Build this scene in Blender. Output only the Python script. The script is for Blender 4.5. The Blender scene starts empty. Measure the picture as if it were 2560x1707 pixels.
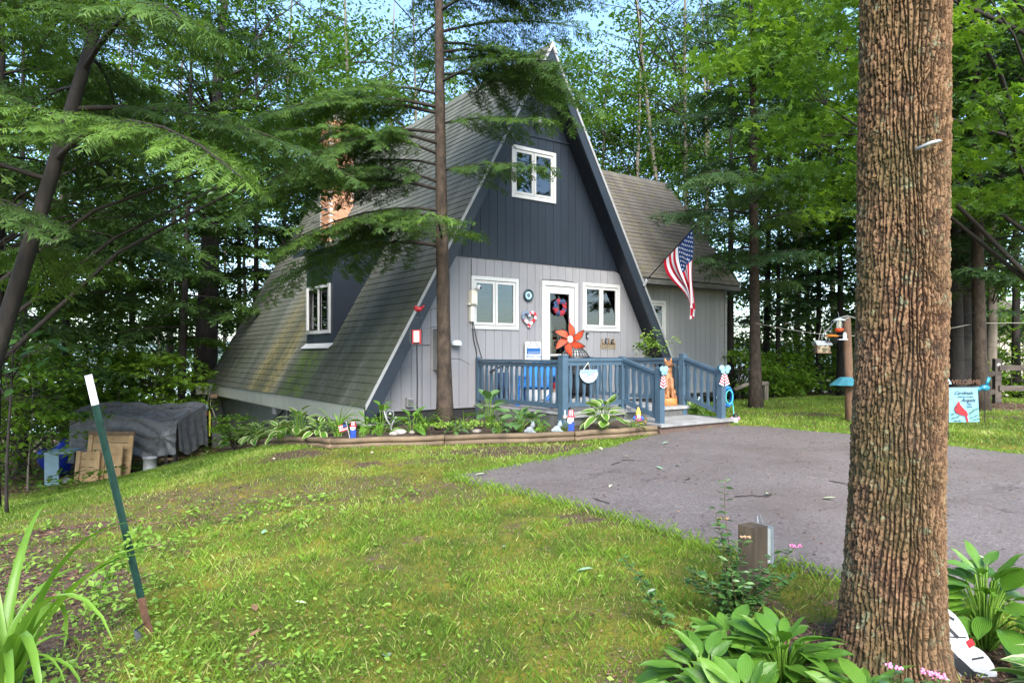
import bpy, math, random
import numpy as np
from mathutils import Vector, Matrix
R = math.radians
rng = np.random.default_rng(7); random.seed(7)
SC = bpy.context.scene
COL = SC.collection

# ------------------------------------------------------------------ camera, sky, sun, exposure
CZ = 1.65
cam_d = bpy.data.cameras.new('camera'); cam = bpy.data.objects.new('camera', cam_d); COL.objects.link(cam)
cam.location = (0, 0, CZ); cam.rotation_euler = (R(90), 0, 0)
cam_d.sensor_width = 36; cam_d.lens = 1729.5 / 2560 * 36; cam_d.shift_y = 32.1 / 2560
cam_d.clip_start = .1; cam_d.clip_end = 3000
SC.camera = cam
world = bpy.data.worlds.new('World'); SC.world = world; world.use_nodes = True
SUN_EL, SUN_AZ = R(40), R(171)      # azimuth measured from +Y towards +X
nt = world.node_tree
sky = nt.nodes.new('ShaderNodeTexSky'); sky.sky_type = 'NISHITA'; sky.sun_disc = False
sky.sun_elevation = SUN_EL; sky.sun_rotation = SUN_AZ; sky.air_density = 1.0; sky.dust_density = .9; sky.ozone_density = 3.5
bg = nt.nodes['Background']; nt.links.new(sky.outputs[0], bg.inputs[0]); bg.inputs[1].default_value = .15
sd = bpy.data.lights.new('sun', 'SUN'); sd.energy = 3.3; sd.angle = R(40); sd.color = (1, .95, .87)
sun = bpy.data.objects.new('sun', sd); COL.objects.link(sun)
sun.rotation_euler = Vector((math.sin(SUN_AZ) * math.cos(SUN_EL), math.cos(SUN_AZ) * math.cos(SUN_EL), math.sin(SUN_EL))).to_track_quat('Z', 'Y').to_euler()
vs = SC.view_settings
SC.display_settings.display_device = 'sRGB'
vs.view_transform = 'Standard'; vs.look = 'None'; vs.exposure = 1.85; vs.gamma = 1; vs.use_curve_mapping = False
SC.render.engine = 'CYCLES'
cy = SC.cycles
cy.max_bounces = 10; cy.diffuse_bounces = 6; cy.transparent_max_bounces = 12; cy.transmission_bounces = 4; cy.glossy_bounces = 3
cy.use_denoising = True
cy.use_adaptive_sampling = True; cy.adaptive_threshold = .02

# ------------------------------------------------------------------ object helpers
WM = {}
def world_m(o): return WM.get(o.name, Matrix.Identity(4))
def place(o, parent, local):
    if parent is not None:
        o.parent = parent
        if not local: o.matrix_parent_inverse = world_m(parent).inverted()
def thing(name, label, cat, loc=(0, 0, 0), rotz=0, group=None, rot=None):
    o = bpy.data.objects.new(name, None); COL.objects.link(o)
    o.empty_display_size = .1
    o.location = loc; o.rotation_euler = rot or (0, 0, rotz)
    WM[o.name] = Matrix.LocRotScale(Vector(loc), o.rotation_euler, None)
    tag(o, label, cat, group)
    return o
def tag(o, label=None, cat=None, group=None, kind=None):
    if label: o['label'] = label
    if cat: o['category'] = cat
    if group: o['group'] = group
    if kind: o['kind'] = kind
    return o
def link(name, me, parent=None, local=False, M=None, kind=None):
    o = bpy.data.objects.new(name, me); COL.objects.link(o)
    if M is not None:
        o.matrix_basis = M if parent is None or local else M
        WM[o.name] = (world_m(parent) @ M) if (parent and local) else M
    place(o, parent, local)
    if kind: o['kind'] = kind
    return o
def copy_thing(src, loc, rotz, scale=1, label=None, parent=None):
    c = src.copy(); COL.objects.link(c)
    if parent is None:
        c.location = loc; c.rotation_euler = (0, 0, rotz); c.scale = (scale,) * 3
        if label: c['label'] = label
    else: c.parent = parent
    for ch in list(src.children): copy_thing(ch, None, 0, 1, None, c)
    return c

class MB:
    def __init__(s): s.v = []; s.f = []; s.m = []; s.i = 0; s.T = None
    def add(s, vs, fs):
        n = len(s.v)
        if s.T is not None: vs = [tuple(s.T @ Vector(p)) for p in vs]
        s.v += [tuple(p) for p in vs]; s.f += [tuple(n + k for k in f) for f in fs]; s.m += [s.i] * len(fs)
        return s
    def box(s, a, b):
        x0, y0, z0 = a; x1, y1, z1 = b
        return s.hexa([(x0, y0, z0), (x1, y0, z0), (x1, y1, z0), (x0, y1, z0), (x0, y0, z1), (x1, y0, z1), (x1, y1, z1), (x0, y1, z1)])
    def hexa(s, p): return s.add(p, [(3, 2, 1, 0), (4, 5, 6, 7), (0, 1, 5, 4), (1, 2, 6, 5), (2, 3, 7, 6), (3, 0, 4, 7)])
    def bar(s, a, b, w, h, up=(0, 0, 1)):
        a = Vector(a); b = Vector(b); d = (b - a).normalized(); up = Vector(up)
        if abs(d.dot(up)) > .98: up = Vector((1, 0, 0)) if abs(d.x) < .9 else Vector((0, 1, 0))
        x = d.cross(up).normalized(); y = x.cross(d)
        x = x * (w / 2); y = y * (h / 2)
        return s.hexa([a - x - y, a + x - y, b + x - y, b - x - y, a - x + y, a + x + y, b + x + y, b - x + y])
    def tube(s, pts, rads, n=8, caps=True):
        pts = [Vector(p) for p in pts]; N = len(pts)
        if not hasattr(rads, '__len__'): rads = [rads] * N
        vs = []; fs = []
        ref = None
        for i, p in enumerate(pts):
            d = (pts[min(i + 1, N - 1)] - pts[max(i - 1, 0)]).normalized()
            if ref is None: ref = Vector((1, 0, 0)) if abs(d.x) < .8 else Vector((0, 1, 0))
            x = (ref - d * ref.dot(d)).normalized(); y = d.cross(x); ref = x
            for k in range(n):
                t = 2 * math.pi * k / n
                vs.append(p + (x * math.cos(t) + y * math.sin(t)) * rads[i])
        for i in range(N - 1):
            for k in range(n):
                fs.append((i * n + k, i * n + (k + 1) % n, (i + 1) * n + (k + 1) % n, (i + 1) * n + k))
        if caps: fs.append(tuple(range(n - 1, -1, -1))); fs.append(tuple((N - 1) * n + k for k in range(n)))
        return s.add(vs, fs)
    def lathe(s, prof, n=16, c=(0, 0, 0)):
        vs = []; fs = []
        for r, z in prof:
            for k in range(n):
                t = 2 * math.pi * k / n; vs.append((c[0] + r * math.cos(t), c[1] + r * math.sin(t), c[2] + z))
        for i in range(len(prof) - 1):
            for k in range(n): fs.append((i * n + k, i * n + (k + 1) % n, (i + 1) * n + (k + 1) % n, (i + 1) * n + k))
        fs.append(tuple(range(n - 1, -1, -1))); fs.append(tuple((len(prof) - 1) * n + k for k in range(n)))
        return s.add(vs, fs)
    def ball(s, c, r, nu=10, nv=7):
        if not hasattr(r, '__len__'): r = (r, r, r)
        vs = [(c[0], c[1], c[2] - r[2])]; fs = []
        for j in range(1, nv):
            a = math.pi * j / nv - math.pi / 2
            for k in range(nu):
                t = 2 * math.pi * k / nu
                vs.append((c[0] + r[0] * math.cos(a) * math.cos(t), c[1] + r[1] * math.cos(a) * math.sin(t), c[2] + r[2] * math.sin(a)))
        vs.append((c[0], c[1], c[2] + r[2])); top = len(vs) - 1
        for k in range(nu):
            fs.append((0, 1 + (k + 1) % nu, 1 + k)); fs.append((top, top - nu + k, top - nu + (k + 1) % nu))
        for j in range(nv - 2):
            for k in range(nu):
                a = 1 + j * nu + k; b = 1 + j * nu + (k + 1) % nu
                fs.append((a, b, b + nu, a + nu))
        return s.add(vs, fs)
    def prism(s, poly, fn0, fn1):
        n = len(poly)
        vs = [fn0(*p) for p in poly] + [fn1(*p) for p in poly]
        fs = [tuple(range(n - 1, -1, -1)), tuple(range(n, 2 * n))] + [(i, (i + 1) % n, n + (i + 1) % n, n + i) for i in range(n)]
        return s.add(vs, fs)
    def torus(s, c, R0, r, ax='y', n=24, m=6, a0=0, a1=2 * math.pi, sx=1, sz=1):
        pts = []
        full = abs(a1 - a0 - 2 * math.pi) < 1e-6
        for i in range(n + 1):
            t = a0 + (a1 - a0) * i / n; p = (R0 * math.cos(t) * sx, R0 * math.sin(t) * sz)
            pts.append({'y': (c[0] + p[0], c[1], c[2] + p[1]), 'z': (c[0] + p[0], c[1] + p[1], c[2]), 'x': (c[0], c[1] + p[0], c[2] + p[1])}[ax])
        return s.tube(pts, r, m, not full)
    def mesh(s, name, mats, smooth=False):
        me = bpy.data.meshes.new(name); me.from_pydata(s.v, [], s.f)
        if not hasattr(mats, '__len__'): mats = [mats]
        for m in mats: me.materials.append(m)
        if len(mats) > 1: me.polygons.foreach_set('material_index', s.m)
        if smooth: me.polygons.foreach_set('use_smooth', [True] * len(me.polygons))
        me.update(); return me
    def obj(s, name, mats, parent=None, smooth=False, local=False, kind=None):
        return link(name, s.mesh(name, mats, smooth), parent, local, None, kind)

def npmesh(name, V, F, mats, mi=None, tint=None, smooth=False, uv=None):
    me = bpy.data.meshes.new(name); V = np.asarray(V, np.float32); F = np.asarray(F, np.int32); k = F.shape[1]
    me.vertices.add(len(V)); me.vertices.foreach_set('co', V.ravel())
    me.loops.add(F.size); me.loops.foreach_set('vertex_index', F.ravel())
    me.polygons.add(len(F)); me.polygons.foreach_set('loop_start', np.arange(len(F), dtype=np.int32) * k)
    for m in (mats if hasattr(mats, '__len__') else [mats]): me.materials.append(m)
    if mi is not None: me.polygons.foreach_set('material_index', np.asarray(mi, np.int32))
    me.polygons.foreach_set('use_smooth', np.full(len(F), bool(smooth)))
    if tint is not None:
        a = me.attributes.new('tint', 'FLOAT', 'POINT'); a.data.foreach_set('value', np.asarray(tint, np.float32))
    if uv is not None:
        l = me.uv_layers.new(name='UVMap'); l.data.foreach_set('uv', np.asarray(uv, np.float32)[F.ravel()].ravel())
    me.update(calc_edges=True); return me

# smooth value noise for numpy, periodic in x when px is given
def vnoise(x, y, seed=0, px=None):
    g = np.random.default_rng(seed).random((257, 257))
    xi = np.floor(x).astype(int); yi = np.floor(y).astype(int); fx = x - xi; fy = y - yi
    fx = fx * fx * (3 - 2 * fx); fy = fy * fy * (3 - 2 * fy)
    P = px or 257
    a = g[xi % P, yi % 257]; b = g[(xi + 1) % P, yi % 257]; c = g[xi % P, (yi + 1) % 257]; d = g[(xi + 1) % P, (yi + 1) % 257]
    return (a * (1 - fx) + b * fx) * (1 - fy) + (c * (1 - fx) + d * fx) * fy
def fbm(x, y, seed=0, o=4):
    t = 0; a = .5; s = 0
    for k in range(o): t = t + a * vnoise(x * 2 ** k + 17.3 * k, y * 2 ** k + 5.1 * k, seed + k); s += a; a *= .5
    return t / s

# ------------------------------------------------------------------ materials
MATS = {}
class NT:
    def __init__(s, m): s.t = m.node_tree; s.n = s.t.nodes; s.l = s.t.links
    def new(s, ty, **k):
        n = s.n.new('ShaderNode' + ty)
        for a, b in k.items(): setattr(n, a, b)
        return n
    def set(s, n, **k):
        for a, b in k.items():
            a = a.replace('_', ' ')
            if hasattr(b, 'is_output'): s.l.new(b, n.inputs[a])
            else: n.inputs[a].default_value = b
        return n
    def noise(s, scale, vec=None, detail=4, rough=.6):
        n = s.new('TexNoise'); n.inputs['Scale'].default_value = scale; n.inputs['Detail'].default_value = detail; n.inputs['Roughness'].default_value = rough
        if vec is not None: s.l.new(vec, n.inputs['Vector'])
        return n.outputs['Fac']
    def ramp(s, fac, stops):
        n = s.new('ValToRGB'); e = n.color_ramp.elements
        while len(e) < len(stops): e.new(.5)
        for q, (p, c) in zip(e, stops): q.position = p; q.color = (*c, 1) if len(c) == 3 else c
        s.l.new(fac, n.inputs[0]); return n.outputs[0]
    def mix(s, fac, a, b, blend='MIX'):
        n = s.new('Mix', data_type='RGBA', blend_type=blend)
        for i, x in ((0, fac), (6, a), (7, b)):
            if hasattr(x, 'is_output'): s.l.new(x, n.inputs[i])
            elif i == 0: n.inputs[0].default_value = x
            else: n.inputs[i].default_value = (*x, 1)
        return n.outputs[2]
    def math(s, op, a, b=0, c=None):
        n = s.new('Math', operation=op)
        for i, x in enumerate((a, b, c)):
            if x is None: continue
            if hasattr(x, 'is_output'): s.l.new(x, n.inputs[i])
            else: n.inputs[i].default_value = x
        return n.outputs[0]
    def pos(s): return s.new('NewGeometry').outputs['Position']
    def mapping(s, vec, scale=(1, 1, 1), rot=(0, 0, 0), loc=(0, 0, 0)):
        n = s.new('Mapping'); n.inputs['Scale'].default_value = scale; n.inputs['Rotation'].default_value = rot; n.inputs['Location'].default_value = loc
        s.l.new(vec, n.inputs['Vector']); return n.outputs[0]
    def bump(s, h, strength=.3, dist=.01):
        n = s.new('Bump'); n.inputs['Strength'].default_value = strength; n.inputs['Distance'].default_value = dist
        s.l.new(h, n.inputs['Height']); return n.outputs[0]
def newmat(name):
    m = bpy.data.materials.new(name); m.use_nodes = True; q = NT(m)
    return m, q, q.n['Principled BSDF']
def mat(name, col, rough=.6, var=.2, scale=6, col2=None, bump=.2, bscale=60, metal=0, spec=.4, stretch=(1, 1, 1), each=.12):
    if name in MATS: return MATS[name]
    m, q, b = newmat(name)
    vec = q.mapping(q.new('TexCoord').outputs['Object'], stretch)
    c2 = col2 or tuple(min(1, x * (1 + var)) for x in col)
    c1 = tuple(x * (1 - var) for x in col) if not col2 else col
    c = q.ramp(q.noise(scale, vec), [(.3, c1), (.7, c2)])
    if each:
        rnd = q.new('ObjectInfo').outputs['Random']
        h = q.new('HueSaturation'); q.l.new(c, h.inputs['Color'])
        q.l.new(q.math('MULTIPLY_ADD', rnd, 2 * each, 1 - each), h.inputs['Value']); c = h.outputs[0]
    q.set(b, Base_Color=c, Roughness=rough, Metallic=metal)
    b.inputs['Specular IOR Level'].default_value = spec
    if bump: q.l.new(q.bump(q.noise(bscale, vec, 5), bump), b.inputs['Normal'])
    MATS[name] = m; return m
def leafmat(name, stops, trans=.4, rough=.45, tcol=None, spec=.35, attr='tint', ribs=False, each=0):
    m, q, b = newmat(name)
    if attr: f = q.new('Attribute', attribute_name=attr).outputs['Fac']
    else: f = q.noise(5, q.pos())
    if each: f = q.math('ADD', q.math('MULTIPLY', f, 1 - each), q.math('MULTIPLY', q.new('ObjectInfo').outputs['Random'], each))
    c = q.ramp(f, stops)
    if ribs:
        uv = q.new('TexCoord').outputs['UV']
        wv = q.new('TexWave', wave_type='BANDS', bands_direction='X'); wv.inputs['Scale'].default_value = 3.2; wv.inputs['Distortion'].default_value = .6
        q.l.new(uv, wv.inputs['Vector'])
        c = q.mix(q.math('MULTIPLY', wv.outputs['Fac'], .28), c, (.16, .30, .06))
        q.l.new(q.bump(wv.outputs['Fac'], .5, .006), b.inputs['Normal'])
    q.set(b, Base_Color=c, Roughness=rough); b.inputs['Specular IOR Level'].default_value = spec
    t = q.new('BsdfTranslucent'); q.l.new(q.mix(1, c, tcol or (1.0, 1.0, .45), 'MULTIPLY'), t.inputs['Color'])
    x = q.new('MixShader'); x.inputs[0].default_value = trans
    q.l.new(b.outputs[0], x.inputs[1]); q.l.new(t.outputs[0], x.inputs[2]); q.l.new(x.outputs[0], q.n['Material Output'].inputs[0])
    return m
def glassmat(name, tint=(.75, .8, .8), refl=.0):
    m, q, b = newmat(name); q.n.remove(b)
    g = q.new('BsdfGlossy'); g.inputs['Roughness'].default_value = .02; g.inputs['Color'].default_value = (.9, .92, .95, 1)
    t = q.new('BsdfTransparent'); t.inputs['Color'].default_value = (*tint, 1)
    fr = q.new('Fresnel'); fr.inputs['IOR'].default_value = 1.6
    x = q.new('MixShader'); q.l.new(q.math('ADD', fr.outputs[0], refl), x.inputs[0]); q.l.new(t.outputs[0], x.inputs[1]); q.l.new(g.outputs[0], x.inputs[2])
    q.l.new(x.outputs[0], q.n['Material Output'].inputs[0]); return m

M_white = mat('white_paint', (.50, .50, .49), .4, .06, 10, bump=.05)
M_whitewood = mat('white_board', (.50, .51, .52), .5, .06, 20, bump=.1)
M_grey = mat('grey_siding', (.235, .232, .245), .6, .06, 2.5, bump=.15, bscale=120, stretch=(1, 1, .25), each=.03)
M_greyside = mat('grey_wing_siding', (.255, .255, .26), .6, .07, 2.5, bump=.15, bscale=120, stretch=(1, 1, .25), each=.05)
M_base = mat('green_grey_wall', (.20, .21, .18), .7, .12, 2, bump=.2, bscale=80, each=.05)
M_eave = mat('eave_board', (.33, .34, .29), .6, .1, 3, bump=.1, each=.04)
M_navy = mat('navy_siding', (.018, .025, .037), .45, .12, 3, bump=.15, bscale=120, stretch=(1, 1, .25), each=.06)
M_navydk = mat('navy_soffit', (.014, .018, .026), .5, .12, 3, bump=.1)
M_black = mat('black_metal', (.012, .012, .014), .45, .2, 20, bump=.1)
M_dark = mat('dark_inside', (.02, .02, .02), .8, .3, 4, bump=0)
M_grmetal = mat('grey_metal', (.30, .31, .31), .45, .1, 8, metal=.3, bump=.05)
M_concrete = mat('concrete', (.33, .33, .33), .85, .25, 7, bump=.3, bscale=50)
M_blue = mat('blue_rail_paint', (.055, .095, .135), .5, .14, 5, bump=.15, bscale=70, each=.06)
M_deck = mat('deck_wood', (.26, .255, .25), .75, .3, 4, bump=.4, bscale=30, stretch=(1, 1, 1), each=.15)
M_skirt = mat('deck_skirt', (.10, .10, .095), .8, .35, 4, bump=.3, each=.1)
M_log = mat('landscape_log', (.085, .058, .036), .75, .3, 3, (.19, .135, .082), bump=.4, bscale=40, each=.2)
M_bark = mat('dark_bark', (.008, .007, .006), .9, .4, 9, (.028, .023, .019), bump=.9, bscale=28, stretch=(1, 1, .35), each=.2)
M_barkhem = mat('hemlock_bark', (.016, .011, .008), .9, .4, 13, (.075, .052, .036), bump=.9, bscale=35, stretch=(1, 1, .6), each=.1)
M_barkgrey = mat('grey_bark', (.09, .075, .06), .9, .4, 6, (.20, .17, .135), bump=.8, bscale=26, stretch=(1, 1, .3), each=.2)
M_twig = mat('dark_twig', (.024, .019, .015), .9, .3, 9, bump=.2)
M_wood = mat('weathered_wood', (.20, .13, .08), .8, .35, 5, bump=.4, bscale=40, stretch=(1, 1, .3), each=.15)
M_pallet = mat('new_wood', (.40, .24, .11), .75, .25, 7, (.55, .37, .20), bump=.3, bscale=30, each=.12)
M_red = mat('red_paint', (.30, .012, .018), .45, .15, 10)
M_orange = mat('orange_fabric', (.62, .065, .02), .6, .12, 10)
M_brightblue = mat('blue_plastic', (.010, .16, .52), .35, .12, 4, bump=.03)
M_flagblue = mat('flag_blue', (.012, .035, .13), .7, .1, 6)
M_flagred = mat('flag_red', (.52, .014, .035), .7, .1, 6)
M_flagwhite = mat('flag_white', (.60, .60, .60), .7, .05, 6)
M_tan = mat('tan_metal', (.30, .22, .12), .5, .3, 20)
M_teal = mat('teal_metal', (.05, .20, .25), .45, .2, 6)
M_lblue = mat('pale_blue_cloth', (.20, .42, .50), .7, .3, 90)
M_tarp = mat('grey_tarp', (.075, .075, .078), .42, .3, 9, (.17, .17, .175), bump=.35, bscale=45, spec=.6)
M_brick = mat('orange_brick', (.32, .14, .07), .85, .3, 14, (.48, .25, .14), bump=.5, bscale=50, each=.25)
M_mortar = mat('mortar', (.35, .32, .28), .9, .15, 20)
M_stone = mat('garden_stone', (.34, .30, .27), .85, .3, 9, bump=.5, bscale=25, each=.2)
M_soil = mat('bed_soil', (.035, .024, .017), .95, .4, 12, (.10, .065, .045), bump=.9, bscale=60)
M_green = mat('green_post', (.008, .030, .022), .5, .4, 12, bump=.15)
M_rust = mat('rust', (.10, .05, .03), .85, .4, 14, bump=.3)
M_glass = glassmat('window_glass', (.55, .6, .58), .02)
M_glassdk = glassmat('window_glass_dark', (.45, .5, .5), .06)
M_blind = mat('blind_slat', (.50, .47, .43), .6, .06, 10, bump=0)
M_black_print = mat('black_print', (.02, .02, .025), .6, .1, 10, bump=0)
M_blue_print = mat('blue_print', (.02, .10, .30), .6, .1, 10, bump=0)
M_carve = mat('carved_wood', (.12, .045, .016), .38, .35, 9, (.36, .16, .06), bump=.5, bscale=30, spec=.6)
M_yellow = mat('yellow_paint', (.70, .50, .06), .5, .15, 10)
M_pink = mat('pink_petal', (.75, .22, .42), .7, .2, 40)
M_beige = mat('beige_siding', (.46, .42, .33), .7, .06, 3, bump=.1)
M_mush = mat('mushroom_cap', (.62, .52, .40), .6, .2, 30)
M_terra = mat('terracotta', (.36, .11, .05), .7, .2, 12)
M_rope = mat('pale_rope', (.5, .46, .38), .8, .1, 20)
M_cream = mat('cream_plastic', (.62, .58, .49), .5, .06, 10, bump=.03)

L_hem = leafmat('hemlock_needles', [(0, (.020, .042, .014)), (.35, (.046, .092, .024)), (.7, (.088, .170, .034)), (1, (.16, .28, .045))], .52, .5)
L_hemr = leafmat('hemlock_needles_blue', [(0, (.024, .050, .022)), (.4, (.056, .112, .044)), (.75, (.10, .185, .066)), (1, (.17, .27, .09))], .50, .5)
L_maple = leafmat('maple_leaves', [(0, (.030, .070, .012)), (.5, (.085, .18, .020)), (1, (.19, .33, .035))], .52, .45)
L_far = leafmat('far_leaves', [(0, (.030, .075, .016)), (.5, (.078, .165, .024)), (1, (.17, .30, .04))], .55, .5)
L_oak = leafmat('oval_leaves', [(0, (.028, .075, .024)), (.5, (.075, .17, .045)), (1, (.16, .28, .08))], .35, .28, spec=.6)
L_grass = leafmat('grass_blades', [(0, (.09, .15, .022)), (.4, (.15, .26, .030)), (.75, (.25, .39, .045)), (1, (.44, .45, .16))], .45, .5)
L_clover = leafmat('clover_leaves', [(0, (.10, .20, .025)), (.6, (.20, .34, .05)), (1, (.33, .45, .09))], .4, .5)
L_litter = leafmat('dry_leaves', [(0, (.05, .025, .015)), (.5, (.15, .075, .045)), (1, (.30, .19, .12))], .1, .7)
L_hosta = leafmat('hosta_leaf', [(0, (.055, .15, .018)), (.5, (.10, .24, .024)), (1, (.18, .34, .035))], .35, .3, attr=None, ribs=True, each=.6, spec=.55)
L_hostae = leafmat('hosta_cream_edge', [(0, (.42, .48, .22)), (1, (.60, .62, .36))], .35, .4, attr=None)
L_hostab = leafmat('hosta_blue_green', [(0, (.07, .15, .06)), (.5, (.12, .23, .085)), (1, (.20, .33, .11))], .35, .35, attr=None, ribs=True, each=.6, spec=.5)
L_blade = leafmat('daylily_blade', [(0, (.09, .19, .025)), (.5, (.17, .33, .04)), (1, (.28, .46, .08))], .45, .35, attr=None, each=.6)
# ------------------------------------------------------------------ places
def at(px, py, D): return Vector(((px - 1280) / 1729.5 * D, D, CZ - (py - 885.6) / 1729.5 * D))
CP = np.array([(2.37, 11.3, .36), (3.84, 12.3, .38), (.95, 10.4, .31), (-1.02, 10.3, .29), (-2.69, 10.2, .26), (-4.7, 12.9, -.1), (-7.2, 16.4, -.76),
    (-9.2, 16.9, -1.3), (-8.2, 17.6, -1.18), (-11.3, 16.4, -1.32), (-10, 22, -1.25), (-7.2, 9.6, -.62), (-5.0, 8.2, -.20), (-4.2, 5.35, -.22), (-2.26, 4.3, -.08),
    (0, 3, 0), (2.5, 3.5, .03), (-2, 2.5, -.06), (0, -5, 0), (6, 1, .05), (-.65, 8, .2), (0, 6.5, .12), (2.2, 4.7, .06), (6.1, 8.3, .16), (4.1, 12.1, .35),
    (5.45, 11.2, .32), (6.9, 9.3, .25), (5.9, 16.4, .45), (5.6, 15.9, .43), (6.4, 13.3, .36), (10.2, 15, .42), (14, 20, .4), (20, 30, -.2), (8, 24, .25), (7, 32, -1.6),
    (-4, 27, -2.2), (0, 30, -2.5), (-14, 12, -1.35), (-16, 24, -1.7), (-11, 30, -2.6), (2, 16, .4), (0, 20, -.4), (60, 60, -4), (0, 60, -5.6), (-60, 60, -6),
    (-60, 20, -4), (60, 20, .2), (60, -20, 0), (-60, -20, -1), (0, -20, 0), (14, 8, .15), (-2.4, 7.5, .08), (-8.9, 13.4, -1.1), (-6.6, 12.4, -.58)])
def _k(d): return np.sqrt(d * d + .6)
_A = np.zeros((len(CP) + 3,) * 2); _n = len(CP)
_A[:_n, :_n] = _k(np.hypot(CP[:, None, 0] - CP[None, :, 0], CP[:, None, 1] - CP[None, :, 1])) + np.eye(_n) * -.02
_A[:_n, _n] = 1; _A[:_n, _n + 1:] = CP[:, :2]; _A[_n:, :_n] = _A[:_n, _n:].T
_w = np.linalg.solve(_A, np.r_[CP[:, 2], 0, 0, 0])
def H(x, y):
    x = np.clip(np.asarray(x, float), -60, 60); y = np.clip(np.asarray(y, float), -20, 60)
    sh = x.shape; x = x.ravel(); y = y.ravel(); out = np.empty(len(x))
    for i in range(0, len(x), 20000):
        a = x[i:i + 20000]; b = y[i:i + 20000]
        out[i:i + 20000] = _k(np.hypot(a[:, None] - CP[None, :, 0], b[:, None] - CP[None, :, 1])) @ _w[:_n] + _w[_n] + _w[_n + 1] * a + _w[_n + 2] * b
    out += .02 * (fbm(x * 1.3 + 60, y * 1.3 + 60, 3, 3) - .5) * 2
    return out.reshape(sh)
def h(x, y): return float(H(np.array([x]), np.array([y]))[0])
def ground(px, py):
    D = 2.2
    for i in range(4000):
        p = at(px, py, D)
        if p.z < h(p.x, p.y): break
        D += .06
    for k in range(12):
        p = at(px, py, D); D -= (.03 / 2 ** k) * (1 if p.z < h(p.x, p.y) else -1)
    p = at(px, py, D); p.z = h(p.x, p.y); return p

# driveway outline on the ground
DRV = [(-.74, 8.06), (.5, 9.05), (1.6, 10.2), (2.32, 11.05), (3.98, 12.2), (4.55, 12.25), (5.6, 11.25), (7.0, 9.45), (9.5, 6.6), (12, 3.5), (12, -6), (7.5, -6), (5.3, 1.0), (3.6, 3.9), (2.35, 4.75), (1.35, 5.9), (.55, 6.9)]
def inside(x, y, poly):
    r = np.zeros(np.shape(x), bool); n = len(poly)
    for i in range(n):
        x0, y0 = poly[i]; x1, y1 = poly[i - 1]
        c = ((y0 > y) != (y1 > y)) & (x < (x1 - x0) * (y - y0) / (y1 - y0 + 1e-12) + x0); r ^= c
    return r
LOGPX = [(1640, 11.15), (1436, 10.5), (1111, 10.35), (829, 10.2), (768, 10.9), (673, 12.9), (551, 16.4)]
LOGP = [((px - 1280) / 1729.5 * D, D) for px, D in LOGPX]
# house frame: s along the front, v into the house, A at the front roof line under the ridge
TH = .6176; U = np.array([math.cos(TH), math.sin(TH)]); Wv = np.array([-U[1], U[0]]); A0 = np.array([.80, 13.9])
ZA = 7.892; K = 1.782; SF = (ZA - .79) / K
def P(s, v, z): return Vector((A0[0] + U[0] * s + Wv[0] * v, A0[1] + U[1] * s + Wv[1] * v, z))
MH = Matrix(((U[0], Wv[0], 0, A0[0]), (U[1], Wv[1], 0, A0[1]), (0, 0, 1, 0), (0, 0, 0, 1)))     # house axes -> world
BED = LOGP + [tuple(P(-3.3, 7.5, 0))[:2], tuple(P(-3.6, .6, 0))[:2], tuple(P(-1.6, .6, 0))[:2], tuple(P(-1.5, -2.0, 0))[:2], tuple(P(-.1, -2.0, 0))[:2]]
HOUSE = [tuple(P(*q, 0))[:2] for q in ((-3.6, .5), (7.3, 1.4), (7.3, 6.3), (3.5, 12), (-3.6, 12))]

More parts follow.
